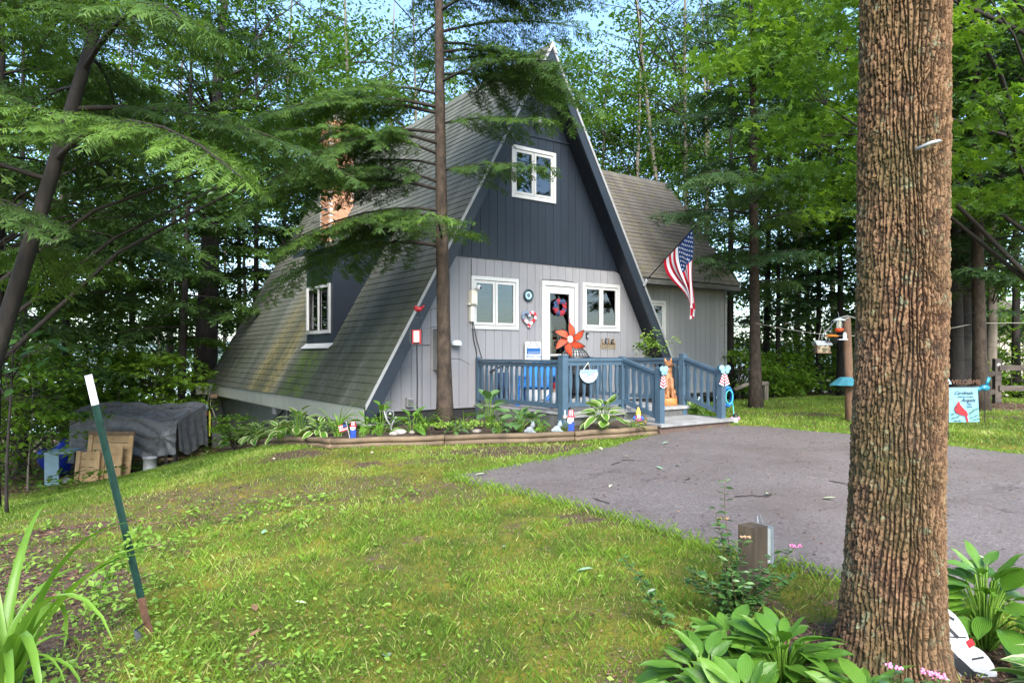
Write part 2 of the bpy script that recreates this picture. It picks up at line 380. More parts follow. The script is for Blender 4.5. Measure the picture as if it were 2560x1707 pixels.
# ground sheet: fine near, coarse far, with a soil map
def axis(fine0, fine1, st, lo, hi):
    a = list(np.arange(fine0, fine1, st)); d = st
    while a[-1] < hi: d *= 1.25; a.append(a[-1] + d)
    d = st
    while a[0] > lo: d *= 1.25; a.insert(0, a[0] - d)
    return np.array(a)
gx = axis(-13, 13, .125, -900, 900); gy = axis(1.5, 20, .125, -300, 1500)
GX, GY = np.meshgrid(gx, gy)
GZ = H(GX, GY)
far = np.maximum(np.hypot(np.clip(np.abs(GX) - 60, 0, None), np.clip(GY - 60, 0, None)), 0)
GZ = GZ - np.clip(far * .05, 0, 3)
def baremap(x, y):
    n = fbm(x * 1.1 + 40, y * 1.1 + 40, 11); m = fbm(x * 4 + 9, y * 4 + 30, 12, 3)
    b = np.clip((n - .56) * 4 + (m - .5) * 1.6, 0, 1) * .75
    def sm(d, w): return np.clip(.5 - d / w, 0, 1)
    left = x + 1.75 + np.clip(y - 3.2, 0, 9) * .62 + (n - .5) * 1.8              # bottom-left litter bed
    b = np.maximum(b, sm(left, .9) * (y < 7.4) * (x < -1.0) * .85)
    b = np.maximum(b, sm(np.hypot((x + 12.5) / 1.5, (y - 17) / 3.4) - 2.0 + (n - .5) * 2, .8))      # leaf litter behind the shed
    pd = np.abs((y - 15.1) - (x + 9.5) * .28 + (n - .5) * .5)
    b = np.maximum(b, sm(pd - .22, .4) * (x < -6.4) * .9)                                    # trodden path past the shed
    b = np.maximum(b, sm(np.hypot((x - 1.7) / 1.25, (y - 3.3) / 1.0) - 1.0 + (n - .5) * .8, .5))   # bed around the big tree
    b = np.maximum(b, sm(np.hypot((x - .1) / 1.3, (y - 9.7) / .5) - 1 + (n - .5) * 2.2, .8) * .75)   # worn strip by the logs
    b = np.maximum(b, sm(np.abs(y - 14.2 - (x - 6.4) * -.15 + (n - .5) * .8) - .25, .6) * (x > 4.5) * .8)
    b = np.maximum(b, sm(np.hypot((x - 10.6) / 2.4, (y - 16.2) / 1.3) - 1 + (n - .5), .5))
    b = np.maximum(b, sm(np.hypot((x + 3.6) / 2.6, (y - 7.6) / 1.0) - 1 + (n - .5) * 2.4, 1.0) * .5)
    b = np.maximum(b, np.clip((y - 19.5 + (n - .5) * 3) / 2, 0, 1))
    b = np.maximum(b, np.clip((-11 - x + (n - .5) * 3) / 2, 0, 1) * .9)
    return np.clip(b, 0, 1)
bare = baremap(GX, GY)
idx = np.arange(GX.size).reshape(GX.shape)
F = np.stack([idx[:-1, :-1], idx[:-1, 1:], idx[1:, 1:], idx[1:, :-1]], -1).reshape(-1, 4)
m, q, b_ = newmat('lawn_ground')
pos = q.pos(); ba = q.new('Attribute', attribute_name='tint').outputs['Fac']
n1 = q.noise(2.2, pos, 5, .65); n2 = q.noise(14, pos, 5, .7); n3 = q.noise(70, pos, 4, .7)
green = q.ramp(n1, [(.32, (.085, .095, .024)), (.5, (.18, .175, .024)), (.66, (.31, .27, .028))])
green = q.mix(q.math('MULTIPLY', n3, .55), green, (.05, .06, .02))
soil = q.ramp(n2, [(.3, (.050, .030, .022)), (.5, (.125, .078, .055)), (.7, (.25, .175, .135))])
soil = q.mix(q.math('MULTIPLY', n3, .5), soil, (.05, .033, .024))
fac = q.math('ADD', ba, q.math('MULTIPLY', q.math('SUBTRACT', n2, .5), 1.4))
fac = q.ramp(fac, [(.36, (0, 0, 0)), (.62, (1, 1, 1))])
q.set(b_, Base_Color=q.mix(fac, green, soil), Roughness=.9)
b_.inputs['Specular IOR Level'].default_value = .2
q.l.new(q.bump(q.math('ADD', n3, q.math('MULTIPLY', n2, 2)), .9, .03), b_.inputs['Normal'])
ground_o = link('ground', npmesh('ground', np.stack([GX, GY, GZ], -1).reshape(-1, 3), F, m, tint=bare.ravel(), smooth=True), kind='structure')

# lake behind the woods and the far shore
m, q, b_ = newmat('lake_water'); q.set(b_, Base_Color=(.30, .38, .42, 1), Roughness=.12)
q.l.new(q.bump(q.noise(1.2, q.pos()), .15, .05), b_.inputs['Normal'])
lk = MB(); lk.add([(-900, 62, -5.4), (900, 62, -5.4), (900, 1200, -5.4), (-900, 1200, -5.4)], [(0, 1, 2, 3)])
lk.obj('lake_water', m, kind='structure')
hx = np.linspace(-900, 900, 90); HV = []; HF = []
for i, x in enumerate(hx):
    t = 8 + 16 * fbm(np.array([x * .008 + 30]), np.array([2.]), 5)[0]
    HV += [(x, 800, -8), (x, 830, t * .7), (x, 900, t), (x, 1100, t * .8)]
for i in range(len(hx) - 1):
    for k in range(3): HF.append((i * 4 + k, i * 4 + 4 + k, i * 4 + 5 + k, i * 4 + 1 + k))
link('far_shore_hills', npmesh('far_shore_hills', HV, HF, mat('far_hills', (.10, .14, .13), .9, .3, .02, bump=0), smooth=True), kind='structure')

# driveway: asphalt sheet 3 cm thick with broken edges
from mathutils.geometry import delaunay_2d_cdt
bd = []
for i in range(len(DRV)):
    a = np.array(DRV[i]); b = np.array(DRV[(i + 1) % len(DRV)]); n = max(2, int(np.hypot(*(b - a)) / .09))
    for k in range(n):
        p = a + (b - a) * k / n; j = .05 * (fbm(p[0:1] * 5 + 50, p[1:2] * 5 + 50, 21, 3)[0] - .5) * (a[1] < 12)
        bd.append((p[0] + j, p[1] + j))
ix, iy = np.meshgrid(np.arange(-1, 12, .25), np.arange(-6, 12.6, .25)); ix = ix.ravel() + .01; iy = iy.ravel() + .007
sel = inside(ix, iy, bd)
pts = [Vector(p) for p in bd] + [Vector((a, b)) for a, b in zip(ix[sel], iy[sel])]
r = delaunay_2d_cdt(pts, [(i, (i + 1) % len(bd)) for i in range(len(bd))], [], 1, 1e-4)
vx = np.array([tuple(p) for p in r[0]]); vz = H(vx[:, 0], vx[:, 1]) + .030
vv = [(a, b, c) for (a, b), c in zip(vx, vz)]; ff = [tuple(t) for t in r[2]]
edge = {}
for t in ff:
    for a, b in zip(t, t[1:] + t[:1]): edge[(a, b)] = 1
nv = len(vv); low = {}
for (a, b) in list(edge):
    if (b, a) not in edge:
        for k in (a, b):
            if k not in low: low[k] = len(vv); vv.append((vv[k][0], vv[k][1], vv[k][2] - .08))
        ff.append((b, a, low[a], low[b]))
m, q, b_ = newmat('asphalt')
pos = q.pos(); nf = q.noise(130, pos, 3, .8); nb = q.noise(1.1, pos, 4)
nf2 = q.noise(38, pos, 3, .8)
nf = q.math('ADD', q.math('MULTIPLY', nf, .5), q.math('MULTIPLY', nf2, .5))
c = q.ramp(nf, [(.34, (.045, .040, .041)), (.5, (.128, .108, .102)), (.64, (.26, .23, .22))])
c = q.mix(q.ramp(nb, [(.42, (0, 0, 0)), (.75, (.5, .5, .5))]), c, (.095, .072, .060))
vo = q.new('TexVoronoi', feature='DISTANCE_TO_EDGE'); vo.inputs['Scale'].default_value = .38
nz_ = q.new('TexNoise'); nz_.inputs['Scale'].default_value = 1.6; nz_.inputs['Detail'].default_value = 6; q.l.new(pos, nz_.inputs['Vector'])
va = q.new('VectorMath', operation='ADD'); q.l.new(pos, va.inputs[0]); q.l.new(nz_.outputs['Color'], va.inputs[1]); q.l.new(va.outputs[0], vo.inputs['Vector'])
cr = q.math('MULTIPLY', q.ramp(vo.outputs['Distance'], [(.0, (1, 1, 1)), (.006, (0, 0, 0))]), q.ramp(q.noise(.7, pos, 3), [(.5, (0, 0, 0)), (.6, (1, 1, 1))]))
c = q.mix(q.math('MULTIPLY', cr, .75), c, (.035, .03, .028))
c = q.mix(q.math('MULTIPLY', q.ramp(q.noise(3.2, pos, 5, .7), [(.52, (0, 0, 0)), (.7, (1, 1, 1))]), .35), c, (.07, .058, .052))
q.set(b_, Base_Color=c, Roughness=q.math('MULTIPLY_ADD', nb, -.4, .8)); b_.inputs['Specular IOR Level'].default_value = .4
q.l.new(q.bump(nf, .6, .006), b_.inputs['Normal'])
me = bpy.data.meshes.new('driveway'); me.from_pydata(vv, [], ff); me.materials.append(m); me.update()
link('driveway', me, kind='structure')

# planting bed behind the logs
ix, iy = np.meshgrid(np.arange(-8, 3, .12), np.arange(9.6, 18, .12)); ix = ix.ravel() + .013; iy = iy.ravel() + .007
bb = []
for i in range(len(BED)):
    a = np.array(BED[i]); b = np.array(BED[(i + 1) % len(BED)]); n = max(1, int(np.hypot(*(b - a)) / .25))
    bb += [tuple(a + (b - a) * k / n) for k in range(n)]
sel = inside(ix, iy, bb)
def bedz(x, y): return h(x, y) + .115
pts = [Vector(p) for p in bb] + [Vector((a, b)) for a, b in zip(ix[sel], iy[sel])]
r = delaunay_2d_cdt(pts, [(i, (i + 1) % len(bb)) for i in range(len(bb))], [], 1, 1e-4)
vx = np.array([tuple(p) for p in r[0]]); vz = H(vx[:, 0], vx[:, 1]) + .115 + .03 * (fbm(vx[:, 0] * 4 + 50, vx[:, 1] * 4 + 50, 31, 3) - .5)
me = bpy.data.meshes.new('planting_bed'); me.from_pydata([(a, b, c) for (a, b), c in zip(vx, vz)], [], [tuple(t) for t in r[2]]); me.materials.append(M_soil); me.update()
link('planting_bed', me, kind='structure')

# ------------------------------------------------------------------ house
hc = P(0, 6, .3)
house = thing('a_frame_house', 'steep A-frame house with dark gable, grey lower front and mossy shingle roof', 'house', tuple(hc), TH)
def hp(name, mats, fn, parent=house, smooth=False, kind=None):
    m = MB(); m.T = MH; fn(m); return m.obj(name, mats, parent, smooth, kind=kind)
def zroof(s, off=0): return ZA - off - K * abs(s)
# roof slabs (vertical thickness .22), gable walls, shell
def slab(sg, th=.20, v0=.0, v1=12.15):
    def f(m):
        poly = [(0, ZA - .02), (sg * SF, .77), (sg * SF, .77 - th), (0, ZA - .02 - th)]
        if sg > 0: poly = poly[::-1]
        m.prism(poly, lambda s, z: (s, v0, z), lambda s, z: (s, v1, z))
    return f
def slab_left(m):       # left slope with the dormer hole
    th = .20
    def piece(v0, v1, z0, z1):
        s0 = -(ZA - .02 - z0) / K; s1 = -(ZA - .02 - z1) / K
        m.prism([(s1, z1), (s0, z0), (s0, z0 - th), (s1, z1 - th)], lambda s, z: (s, v0, z), lambda s, z: (s, v1, z))
    piece(.045, 3.1, .77, ZA - .02); piece(4.7, 12.15, .77, ZA - .02); piece(3.1, 4.7, .77, 1.86); piece(3.1, 4.7, 4.2, ZA - .02)
hp('roof_deck', M_navydk, slab_left)
hp('roof_deck', M_navydk, slab(1, v0=.045))
for sg in (-1, 1):
    def barge(m, sg=sg):
        d = .40
        poly = [(0, ZA - .012), (sg * SF, .785), (sg * SF, .785 - d * .55), (sg * (SF - .17), .785 - d * .55), (0, ZA - d)]
        m.prism(poly, lambda s, z: (s, 0, z), lambda s, z: (s, .042, z))
    hp('bargeboard', M_navy, barge)
    def drip(m, sg=sg):
        poly = [(0, ZA + .012), (sg * (SF + .015), .80), (sg * (SF + .015), .80 - .10), (0, ZA - .09)]
        m.prism(poly, lambda s, z: (s, -.022, z), lambda s, z: (s, -.003, z))
    hp('drip_edge', mat('drip_edge_metal', (.25, .255, .26), .45, .1, 8), drip)
hp('ridge_finial', M_white, lambda m: m.prism([(0, ZA + .03), (-.12, ZA - .19), (-.07, ZA - .19), (0, ZA - .06), (.07, ZA - .19), (.12, ZA - .19)], lambda s, z: (s, -.045, z), lambda s, z: (s, -.025, z)))
# siding boards cut to the gable, with the openings taken out
OPEN = [(-1.60, -.477, 2.15, 3.17), (1.24, 2.352, 2.165, 3.21), (.118, 1.09, .7, 3.18), (-.646, .492, 4.82, 5.876)]
def boards(parent, mt, sa, sb, za_, topf, wd, v, skip=OPEN, z_top=99, gap=.008, th=.02):
    s = sa
    while s < sb - .01:
        s1 = min(s + wd, sb); cuts = [s]
        for o in skip:
            for e in (o[0], o[1]):
                if s + .01 < e < s1 - .01: cuts.append(e)
        cuts.append(s1); cuts.sort()
        for c0, c1 in zip(cuts, cuts[1:]):
            mid = (c0 + c1) / 2; segs = [(za_, 99)]
            for o in skip:
                if o[0] <= mid <= o[1]:
                    ns = []
                    for a, b in segs:
                        if o[2] >= b or o[3] <= a: ns.append((a, b)); continue
                        if o[2] > a: ns.append((a, o[2]))
                        if o[3] < b: ns.append((o[3], b))
                    segs = ns
            for a, b in segs:
                e0 = c0 + (gap / 2 if c0 == s else 0); e1 = c1 - (gap / 2 if c1 == s1 else 0)
                t0 = min(b, z_top, topf(e0)); t1 = min(b, z_top, topf(e1))
                if t0 <= a + .03 and t1 <= a + .03: continue
                t0 = max(t0, a + .004); t1 = max(t1, a + .004)
                hp('siding_board', mt, lambda m: m.prism([(e0, a), (e1, a), (e1, t1), (e0, t0)], lambda s, z: (s, v, z), lambda s, z: (s, v + th, z)), parent)
        s = s1
tf = lambda s: zroof(s, .235)
boards(house, M_grey, -3.9, 3.9, .62, tf, .203, .5, z_top=3.53)
boards(house, M_navy, -2.4, 2.4, 3.57, tf, .203, .5, z_top=6.13)
boards(house, M_navy, -1.0, 1.0, 6.165, tf, .203, .5)
def gable_back(m):      # dark sheathing behind the boards, with the openings left free
    cs = [-3.9, -1.60, -.646, -.477, .118, .492, 1.09, 1.24, 2.352, 3.9]
    for c0, c1 in zip(cs, cs[1:]):
        mid = (c0 + c1) / 2; segs = [(.3, 99)]
        for o in OPEN:
            if o[0] <= mid <= o[1]:
                segs = [x for a, b in segs for x in ([(a, b)] if o[2] >= b or o[3] <= a else [(a, o[2]), (o[3], b)])]
        for a, b in segs:
            e0, e1 = c0, c1
            pts = [(e0, a), (e1, a), (e1, max(a, min(b, tf(e1)))), (e0, max(a, min(b, tf(e0))))]
            if c0 < 0 < c1 and b > 7: pts = [(e0, a), (e1, a), (e1, tf(e1)), (0, tf(0)), (e0, tf(e0))]
            m.prism(pts, lambda s, z: (s, .524, z), lambda s, z: (s, .60, z))
hp('front_wall', M_dark, gable_back)
hp('band_trim', M_navy, lambda m: m.box((-2.42, .478, 3.525), (2.42, .499, 3.572)))
hp('band_trim', M_navy, lambda m: m.box((-.86, .478, 6.125), (.86, .499, 6.168)))
hp('back_wall', M_grey, lambda m: m.prism([(-3.9, -2.4), (3.9, -2.4), (3.9, tf(3.9)), (0, tf(0)), (-3.9, tf(-3.9))], lambda s, z: (s, 11.8, z), lambda s, z: (s, 11.9, z)))
hp('foundation', M_concrete, lambda m: m.box((-3.6, .56, -1.0), (3.8, .9, .615)))
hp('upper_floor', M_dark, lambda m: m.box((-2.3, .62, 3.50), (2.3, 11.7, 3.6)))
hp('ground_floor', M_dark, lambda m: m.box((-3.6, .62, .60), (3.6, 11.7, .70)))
hp('inner_partition', mat('room_wall', (.18, .165, .14), .8, .2, 3), lambda m: m.prism([(-3.3, .7), (3.3, .7), (0.7, 6.2), (-.7, 6.2)], lambda s, z: (s, 2.2, z), lambda s, z: (s, 2.3, z)))
# left side: eave board and set-back basement wall panels
for i in range(8):
    v0 = .06 + i * 1.5
    hp('eave_board', M_eave, lambda m: m.box((-SF - .012, v0 + .004, .44), (-SF - .002, min(v0 + 1.496, 12.1), .752)))
hp('eave_soffit', M_eave, lambda m: m.box((-SF + .0, .06, .437), (-SF + .40, 12.0, .46)))
hp('eave_end_box', mat('eave_end', (.42, .43, .30), .6, .1, 4), lambda m: m.box((-SF - .32, 12.02, .42), (-SF + .12, 12.14, .76)))
for i in range(10):
    v0 = .62 + i * 1.13
    hp('basement_panel', M_base, lambda m: m.box((-SF + .38, v0 + .005, -2.6), (-SF + .42, v0 + 1.12, .41)))
hp('side_conduit', M_grmetal, lambda m: (m.tube([(-SF + .32, 5.25, -.6), (-SF + .32, 5.25, .35)], .03, 8), m.box((-SF + .0, 5.17, .28), (-SF + .06, 5.33, .66))))
def cable(m):
    for a, b, sag in (((5.3, .45), (9.2, -.45), .25), ((5.3, .42), (6.8, -.6), -.1), ((11.9, .35), (10.2, -.1), .2)):
        m.tube([(-SF + .35 - .02 * k, a[0] + (b[0] - a[0]) * k / 8, a[1] + (b[1] - a[1]) * k / 8 - sag * math.sin(math.pi * k / 8)) for k in range(9)], .012, 5)
hp('side_cable', M_black, cable)
hp('vent_pipe', M_base, lambda m: m.box((-SF + .22, 2.05, .1), (-SF + .37, 2.17, .34)))

# shingles
def shingle_mat(name, base, hi, wing=False):
    m, q, b = newmat(name); pos = q.pos()
    dv = q.new('VectorMath', operation='DOT_PRODUCT'); q.l.new(pos, dv.inputs[0]); dv.inputs[1].default_value = (Wv[0], Wv[1], 0)
    v = q.math('SUBTRACT', dv.outputs['Value'], float(A0 @ Wv))
    du = q.new('VectorMath', operation='DOT_PRODUCT'); q.l.new(pos, du.inputs[0]); du.inputs[1].default_value = (U[0], U[1], 0)
    z = q.new('SeparateXYZ'); q.l.new(pos, z.inputs[0]); z = z.outputs['Z']
    cv = q.new('CombineXYZ'); q.l.new(du.outputs['Value'] if wing else v, cv.inputs[0]); q.l.new(q.math('MULTIPLY', z, .12), cv.inputs[1])
    st = q.noise(1.6, cv.outputs[0], 4, .6); fine = q.noise(55, pos, 4, .7); mid = q.noise(6, pos, 4, .6)
    c = q.ramp(st, [(.3, base), (.7, hi)])
    c = q.mix(q.math('MULTIPLY', q.ramp(fine, [(.35, (0, 0, 0)), (.65, (1, 1, 1))]), .45), c, tuple(x * .4 for x in base))
    if not wing:
        low = q.ramp(q.math('MULTIPLY', z, .2), [(.30, (1, 1, 1)), (.75, (0, 0, 0))])
        g1 = q.ramp(q.math('DIVIDE', v, 12), [(.255, (0, 0, 0)), (.29, (1, 1, 1)), (.37, (1, 1, 1)), (.41, (0, 0, 0))])
        lz = q.ramp(q.math('DIVIDE', z, 2), [(.80, (1, 1, 1)), (.92, (.15, .15, .15)), (.95, (0, 0, 0))])
        moss = q.math('MULTIPLY', q.math('MULTIPLY', g1, lz), q.ramp(mid, [(.36, (0, 0, 0)), (.58, (1, 1, 1))]))
        c = q.mix(q.math('MULTIPLY', moss, .92), c, (.075, .125, .012))
        g2 = q.ramp(q.math('DIVIDE', v, 12), [(.42, (0, 0, 0)), (.47, (1, 1, 1)), (.52, (.25, .25, .25)), (.57, (1, 1, 1)), (.64, (0, 0, 0))])
        yel = q.math('MULTIPLY', q.math('MULTIPLY', g2, low), q.ramp(mid, [(.25, (.2, .2, .2)), (.6, (1, 1, 1))]))
        c = q.mix(q.math('MULTIPLY', yel, .75), c, (.30, .235, .075))
        dk = q.math('MULTIPLY', low, q.ramp(q.math('ADD', q.math('MULTIPLY', st, .6), q.math('MULTIPLY', mid, .4)), [(.45, (1, 1, 1)), (.60, (0, 0, 0))]))
        c = q.mix(q.math('MULTIPLY', dk, .55), c, (.035, .045, .02))
        sp = q.ramp(q.noise(22, pos, 3, .7), [(.56, (0, 0, 0)), (.64, (1, 1, 1))]); c = q.mix(q.math('MULTIPLY', q.math('MULTIPLY', sp, low), .6), c, (.022, .026, .012))
    else:
        c = q.mix(q.math('MULTIPLY', q.ramp(mid, [(.5, (0, 0, 0)), (.7, (1, 1, 1))]), .5), c, (.16, .145, .05))
    h_ = q.new('HueSaturation'); q.l.new(c, h_.inputs['Color']); q.l.new(q.math('MULTIPLY_ADD', q.new('ObjectInfo').outputs['Random'], .12, .94), h_.inputs['Value'])
    q.set(b, Base_Color=h_.outputs[0], Roughness=.85); b.inputs['Specular IOR Level'].default_value = .25
    q.l.new(q.bump(fine, .5, .008), b.inputs['Normal']); return m
M_sh = shingle_mat('roof_shingle', (.070, .076, .060), (.155, .157, .13))
M_shw = shingle_mat('wing_shingle', (.092, .082, .070), (.18, .16, .138), True)
def tabmesh(L, name, mt):
    e, t = .158, .016
    v = [(0, -.012, 0), (L - .006, -.012, 0), (L - .006, e, 0), (0, e, 0), (0, -.012, t), (L - .006, -.012, t), (L - .006, e, .003), (0, e, .003)]
    mb = MB(); mb.hexa(v); return mb.mesh(name, mt), np.array(v), np.array(mb.f)
E_ = .15
def course(slope, n_len, origin, along, up, nrm, mt, keep, Ltab=.92):
    """list of (distance, matrix) of tabs laid in courses from the eave up"""
    out = []; n = int(slope / E_)
    for i in range(n):
        a = -rng.random() * Ltab
        while a < n_len:
            lo = max(a, 0); hi = min(a + Ltab, n_len)
            if hi - lo > .12:
                o = origin + along * lo + up * (i * E_)
                for l0, l1 in keep(lo, hi, i * E_):
                    p = origin + along * l0 + up * (i * E_) + nrm * (.002 + .004 * rng.random())
                    M = Matrix((( *(along * ((l1 - l0) / Ltab)), 0), (*up, 0), (*nrm, 0), (*p, 1))).transposed()
                    out.append(((p - cam.location).length, M))
            a += Ltab
    return out
c_ = 1 / math.sqrt(1 + K * K)
upL = Vector((*(U * c_), K * c_)); nL = Vector((*(-U * K * c_), c_)); alongL = Vector((*Wv, 0))
def keepL(l0, l1, sl):
    z = .77 + sl * K * c_
    if 1.78 < z < 4.2:
        r = []
        if l0 < 3.1: r.append((l0, min(l1, 3.1)))
        if l1 > 4.7: r.append((max(l0, 4.7), l1))
        return [x for x in r if x[1] - x[0] > .05]
    return [(l0, l1)]
tabs = [(d, M, 0) for d, M in course((SF + .02) / c_, 12.17, P(-SF - .015, -.01, .765) , alongL, upL, nL, M_sh, keepL)]
# wing roof
WV0, WE, WR, WZE, WZR, WS1 = 1.4, 1.0, 3.67, 3.47, 6.83, 7.42
rise = WZR - WZE; run = WR - WE; wl = math.hypot(rise, run)
upW = Vector((*(Wv * run / wl), rise / wl)); nW = Vector((*(-Wv * rise / wl), run / wl)); alW = Vector((*U, 0))
def keepW(l0, l1, sl):
    z = WZE + sl * rise / wl; smin = (ZA - z) / K - 2.0 + .12
    return [(max(l0, smin), l1)] if l1 - max(l0, smin) > .1 else []
tabs += [(d, M, 1) for d, M in course(wl, WS1 - 2.0, P(2.0, WE, WZE + .06), alW, upW, nW, M_shw, keepW)]
tabs.sort(key=lambda t: t[0])
me0, tv, tfc = tabmesh(.92, 'shingle', M_sh); me1 = me0.copy(); me1.materials.clear(); me1.materials.append(M_shw)
for d, M, k in tabs[:300]: link('shingle', (me0, me1)[k], house, False, M)
for k, nm in ((0, 'shingle_courses'), (1, 'wing_shingle_courses')):
    ms = np.array([np.array(M) for d, M, kk in tabs[300:] if kk == k])
    V = np.einsum('nij,vj->nvi', ms[:, :3, :3], tv) + ms[:, None, :3, 3]
    FF = tfc[None] + (np.arange(len(ms)) * 8)[:, None, None]
    link(nm, npmesh(nm, V.reshape(-1, 3), FF.reshape(-1, 4), (M_sh, M_shw)[k]), house, kind='stuff')
def right_sh(m):
    n = int(SF / c_ / E_)
    for i in range(n):
        s0 = SF + .015 - i * E_ * c_; z0 = .765 + i * E_ * c_ * K
        m.hexa([(s0, -.01, z0), (s0, 12.1, z0), (s0 - E_ * c_, 12.1, z0 + E_ * c_ * K), (s0 - E_ * c_, -.01, z0 + E_ * c_ * K),
                (s0 + .02, -.01, z0 + .012), (s0 + .02, 12.1, z0 + .012), (s0 - E_ * c_ + .004, 12.1, z0 + E_ * c_ * K + .003), (s0 - E_ * c_ + .004, -.01, z0 + E_ * c_ * K + .003)])
hp('right_shingle_courses', M_sh, right_sh, kind='stuff')
for i in range(40):
    v = .0 + i * .305
    hp('ridge_cap', M_sh, lambda m: m.prism([(0, ZA + .045), (-.13, ZA - .16), (-.12, ZA - .18), (0, ZA + .02), (.12, ZA - .18), (.13, ZA - .16)], lambda s, z: (s, v, z), lambda s, z: (s, v + .30, z - .012)))
# wing body
hp('wing_roof_deck', M_navydk, lambda m: (m.prism([(WE, WZE), (WR, WZR), (WR, WZR - .15), (WE + .02, WZE - .12)], lambda v, z: (1.9, v, z), lambda v, z: (WS1, v, z)),
    m.prism([(WR, WZR), (2 * WR - WE, WZE), (2 * WR - WE, WZE - .12), (WR, WZR - .15)], lambda v, z: (1.9, v, z), lambda v, z: (WS1, v, z))))
hp('wing_ridge_cap', M_shw, lambda m: m.prism([(WR - .14, WZR - .10), (WR, WZR + .06), (WR + .14, WZR - .10), (WR, WZR + .03)], lambda v, z: (.6, v, z), lambda v, z: (WS1 + .02, v, z)))
hp('wing_fascia', M_skirt, lambda m: m.box((3.0, WE - .03, WZE - .09), (WS1, WE - .002, WZE + .03)))
WOPEN = [(4.15, 4.86, 2.0, 3.02)]
boards(house, M_greyside, 3.2, 7.33, .62, lambda s: WZE - .02, .203, WV0, WOPEN)
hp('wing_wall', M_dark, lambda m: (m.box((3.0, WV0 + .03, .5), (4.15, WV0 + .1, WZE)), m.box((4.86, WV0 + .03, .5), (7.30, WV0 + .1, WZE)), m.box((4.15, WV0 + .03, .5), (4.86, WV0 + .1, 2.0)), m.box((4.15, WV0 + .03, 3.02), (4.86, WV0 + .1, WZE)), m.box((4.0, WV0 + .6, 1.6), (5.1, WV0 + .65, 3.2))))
hp('wing_end_wall', M_greyside, lambda m: m.prism([(WV0 + .02, .55), (5.95, .55), (5.95, WZE + .1), (WR, WZR - .2), (WV0 + .02, WZE + .1)], lambda v, z: (7.29, v, z), lambda v, z: (7.33, v, z)))
hp('wing_corner_trim', M_greyside, lambda m: m.box((7.25, WV0 - .025, .6), (7.345, WV0 - .003, WZE - .13)))
hp('wing_skirt_post', M_wood, lambda m: [m.box((s, WV0 + .05, 0), (s + .1, WV0 + .15, .6)) for s in (3.8, 4.9, 6.0, 7.15)])
# windows
def window(parent, s0, s1, z0, z1, v, mt=M_white, glass=M_glass, blind=True, sashes=2, curtain=False):
    t = .07
    w = hp('window', mt, lambda m: (m.box((s0, v - .03, z0), (s0 + t, v + .02, z1)), m.box((s1 - t, v - .03, z0), (s1, v + .02, z1)), m.box((s0 + t, v - .03, z1 - t), (s1 - t, v + .02, z1)), m.box((s0 + t, v - .03, z0), (s1 - t, v + .02, z0 + t))), parent)
    a = s0 + t + .004; b = s1 - t - .004; n = sashes; wd = (b - a) / n; f = .05
    for i in range(n):
        x0 = a + i * wd + (.006 if i else 0); x1 = a + (i + 1) * wd - (.006 if i < n - 1 else 0); y0 = z0 + t + .012; y1 = z1 - t - .012
        hp('sash', mt, lambda m: (m.box((x0, v - .015, y0), (x0 + f, v + .03, y1)), m.box((x1 - f, v - .015, y0), (x1, v + .03, y1)), m.box((x0 + f, v - .015, y1 - f), (x1 - f, v + .03, y1)), m.box((x0 + f, v - .015, y0), (x1 - f, v + .03, y0 + f))), w)
        hp('pane', glass, lambda m: m.box((x0 + f, v + .004, y0 + f), (x1 - f, v + .010, y1 - f)), w)
    if blind:
        def bl(m):
            zz = z1 - t - .02
            while zz > z0 + t + .02:
                m.hexa([(a, v + .05, zz), (b, v + .05, zz), (b, v + .066, zz - .020), (a, v + .066, zz - .020), (a, v + .051, zz + .002), (b, v + .051, zz + .002), (b, v + .067, zz - .018), (a, v + .067, zz - .018)]); zz -= .046
        hp('blind', M_blind, bl, w, kind='stuff')
    if curtain: hp('curtain', mat('curtain_cloth', (.25, .26, .25), .8, .2, 5), lambda m: [m.tube([(a + .05 + .045 * k, v + .12, z1 - .1), (a + .05 + .055 * k, v + .13, z0 + .1)], .022, 6) for k in range(5)], w)
    return w
window(house, -1.603, -.477, 2.142, 3.171, .5)
wr = window(house, 1.239, 2.352, 2.163, 3.21, .5, glass=M_glassdk, blind=False, curtain=True)
window(house, -.646, .492, 4.819, 5.876, .5, glass=M_glassdk, blind=False, curtain=True)
window(house, 4.15, 4.86, 2.0, 3.02, WV0, glass=M_glassdk, blind=False, sashes=1, curtain=True)
# door with storm glass
door = hp('door', M_white, lambda m: (m.box((.118, .465, .72), (.20, .53, 3.18)), m.box((1.01, .465, .72), (1.09, .53, 3.18)), m.box((.20, .465, 3.09), (1.01, .53, 3.18)),
    m.box((.21, .485, .74), (.34, .53, 3.08)), m.box((.87, .485, .74), (1.0, .53, 3.08)), m.box((.34, .485, 2.93), (.87, .53, 3.08)), m.box((.34, .485, .74), (.87, .53, 1.05))))
hp('pane', M_glass, lambda m: m.box((.34, .503, 1.05), (.87, .509, 2.93)), door)
hp('midrail', M_white, lambda m: m.box((.34, .492, 1.62), (.87, .499, 1.655)), door)
hp('inner_blind', M_blind, lambda m: [m.box((.36, .545, 1.1 + .036 * k), (.70, .549, 1.128 + .036 * k)) for k in range(47)], door, kind='stuff')
hp('handle', M_grmetal, lambda m: (m.box((.90, .455, 1.75), (.93, .485, 1.93)), m.tube([(.915, .45, 1.78), (.86, .44, 1.78)], .012, 6)), door)
hp('cable', M_grmetal, lambda m: m.tube([(.09, .488, 1.7), (.085, .488, 2.6), (.08, .485, 3.19), (.11, .485, 3.22), (.6, .485, 3.235), (1.05, .485, 3.2), (1.12, .487, 3.15)], .009, 5), door)
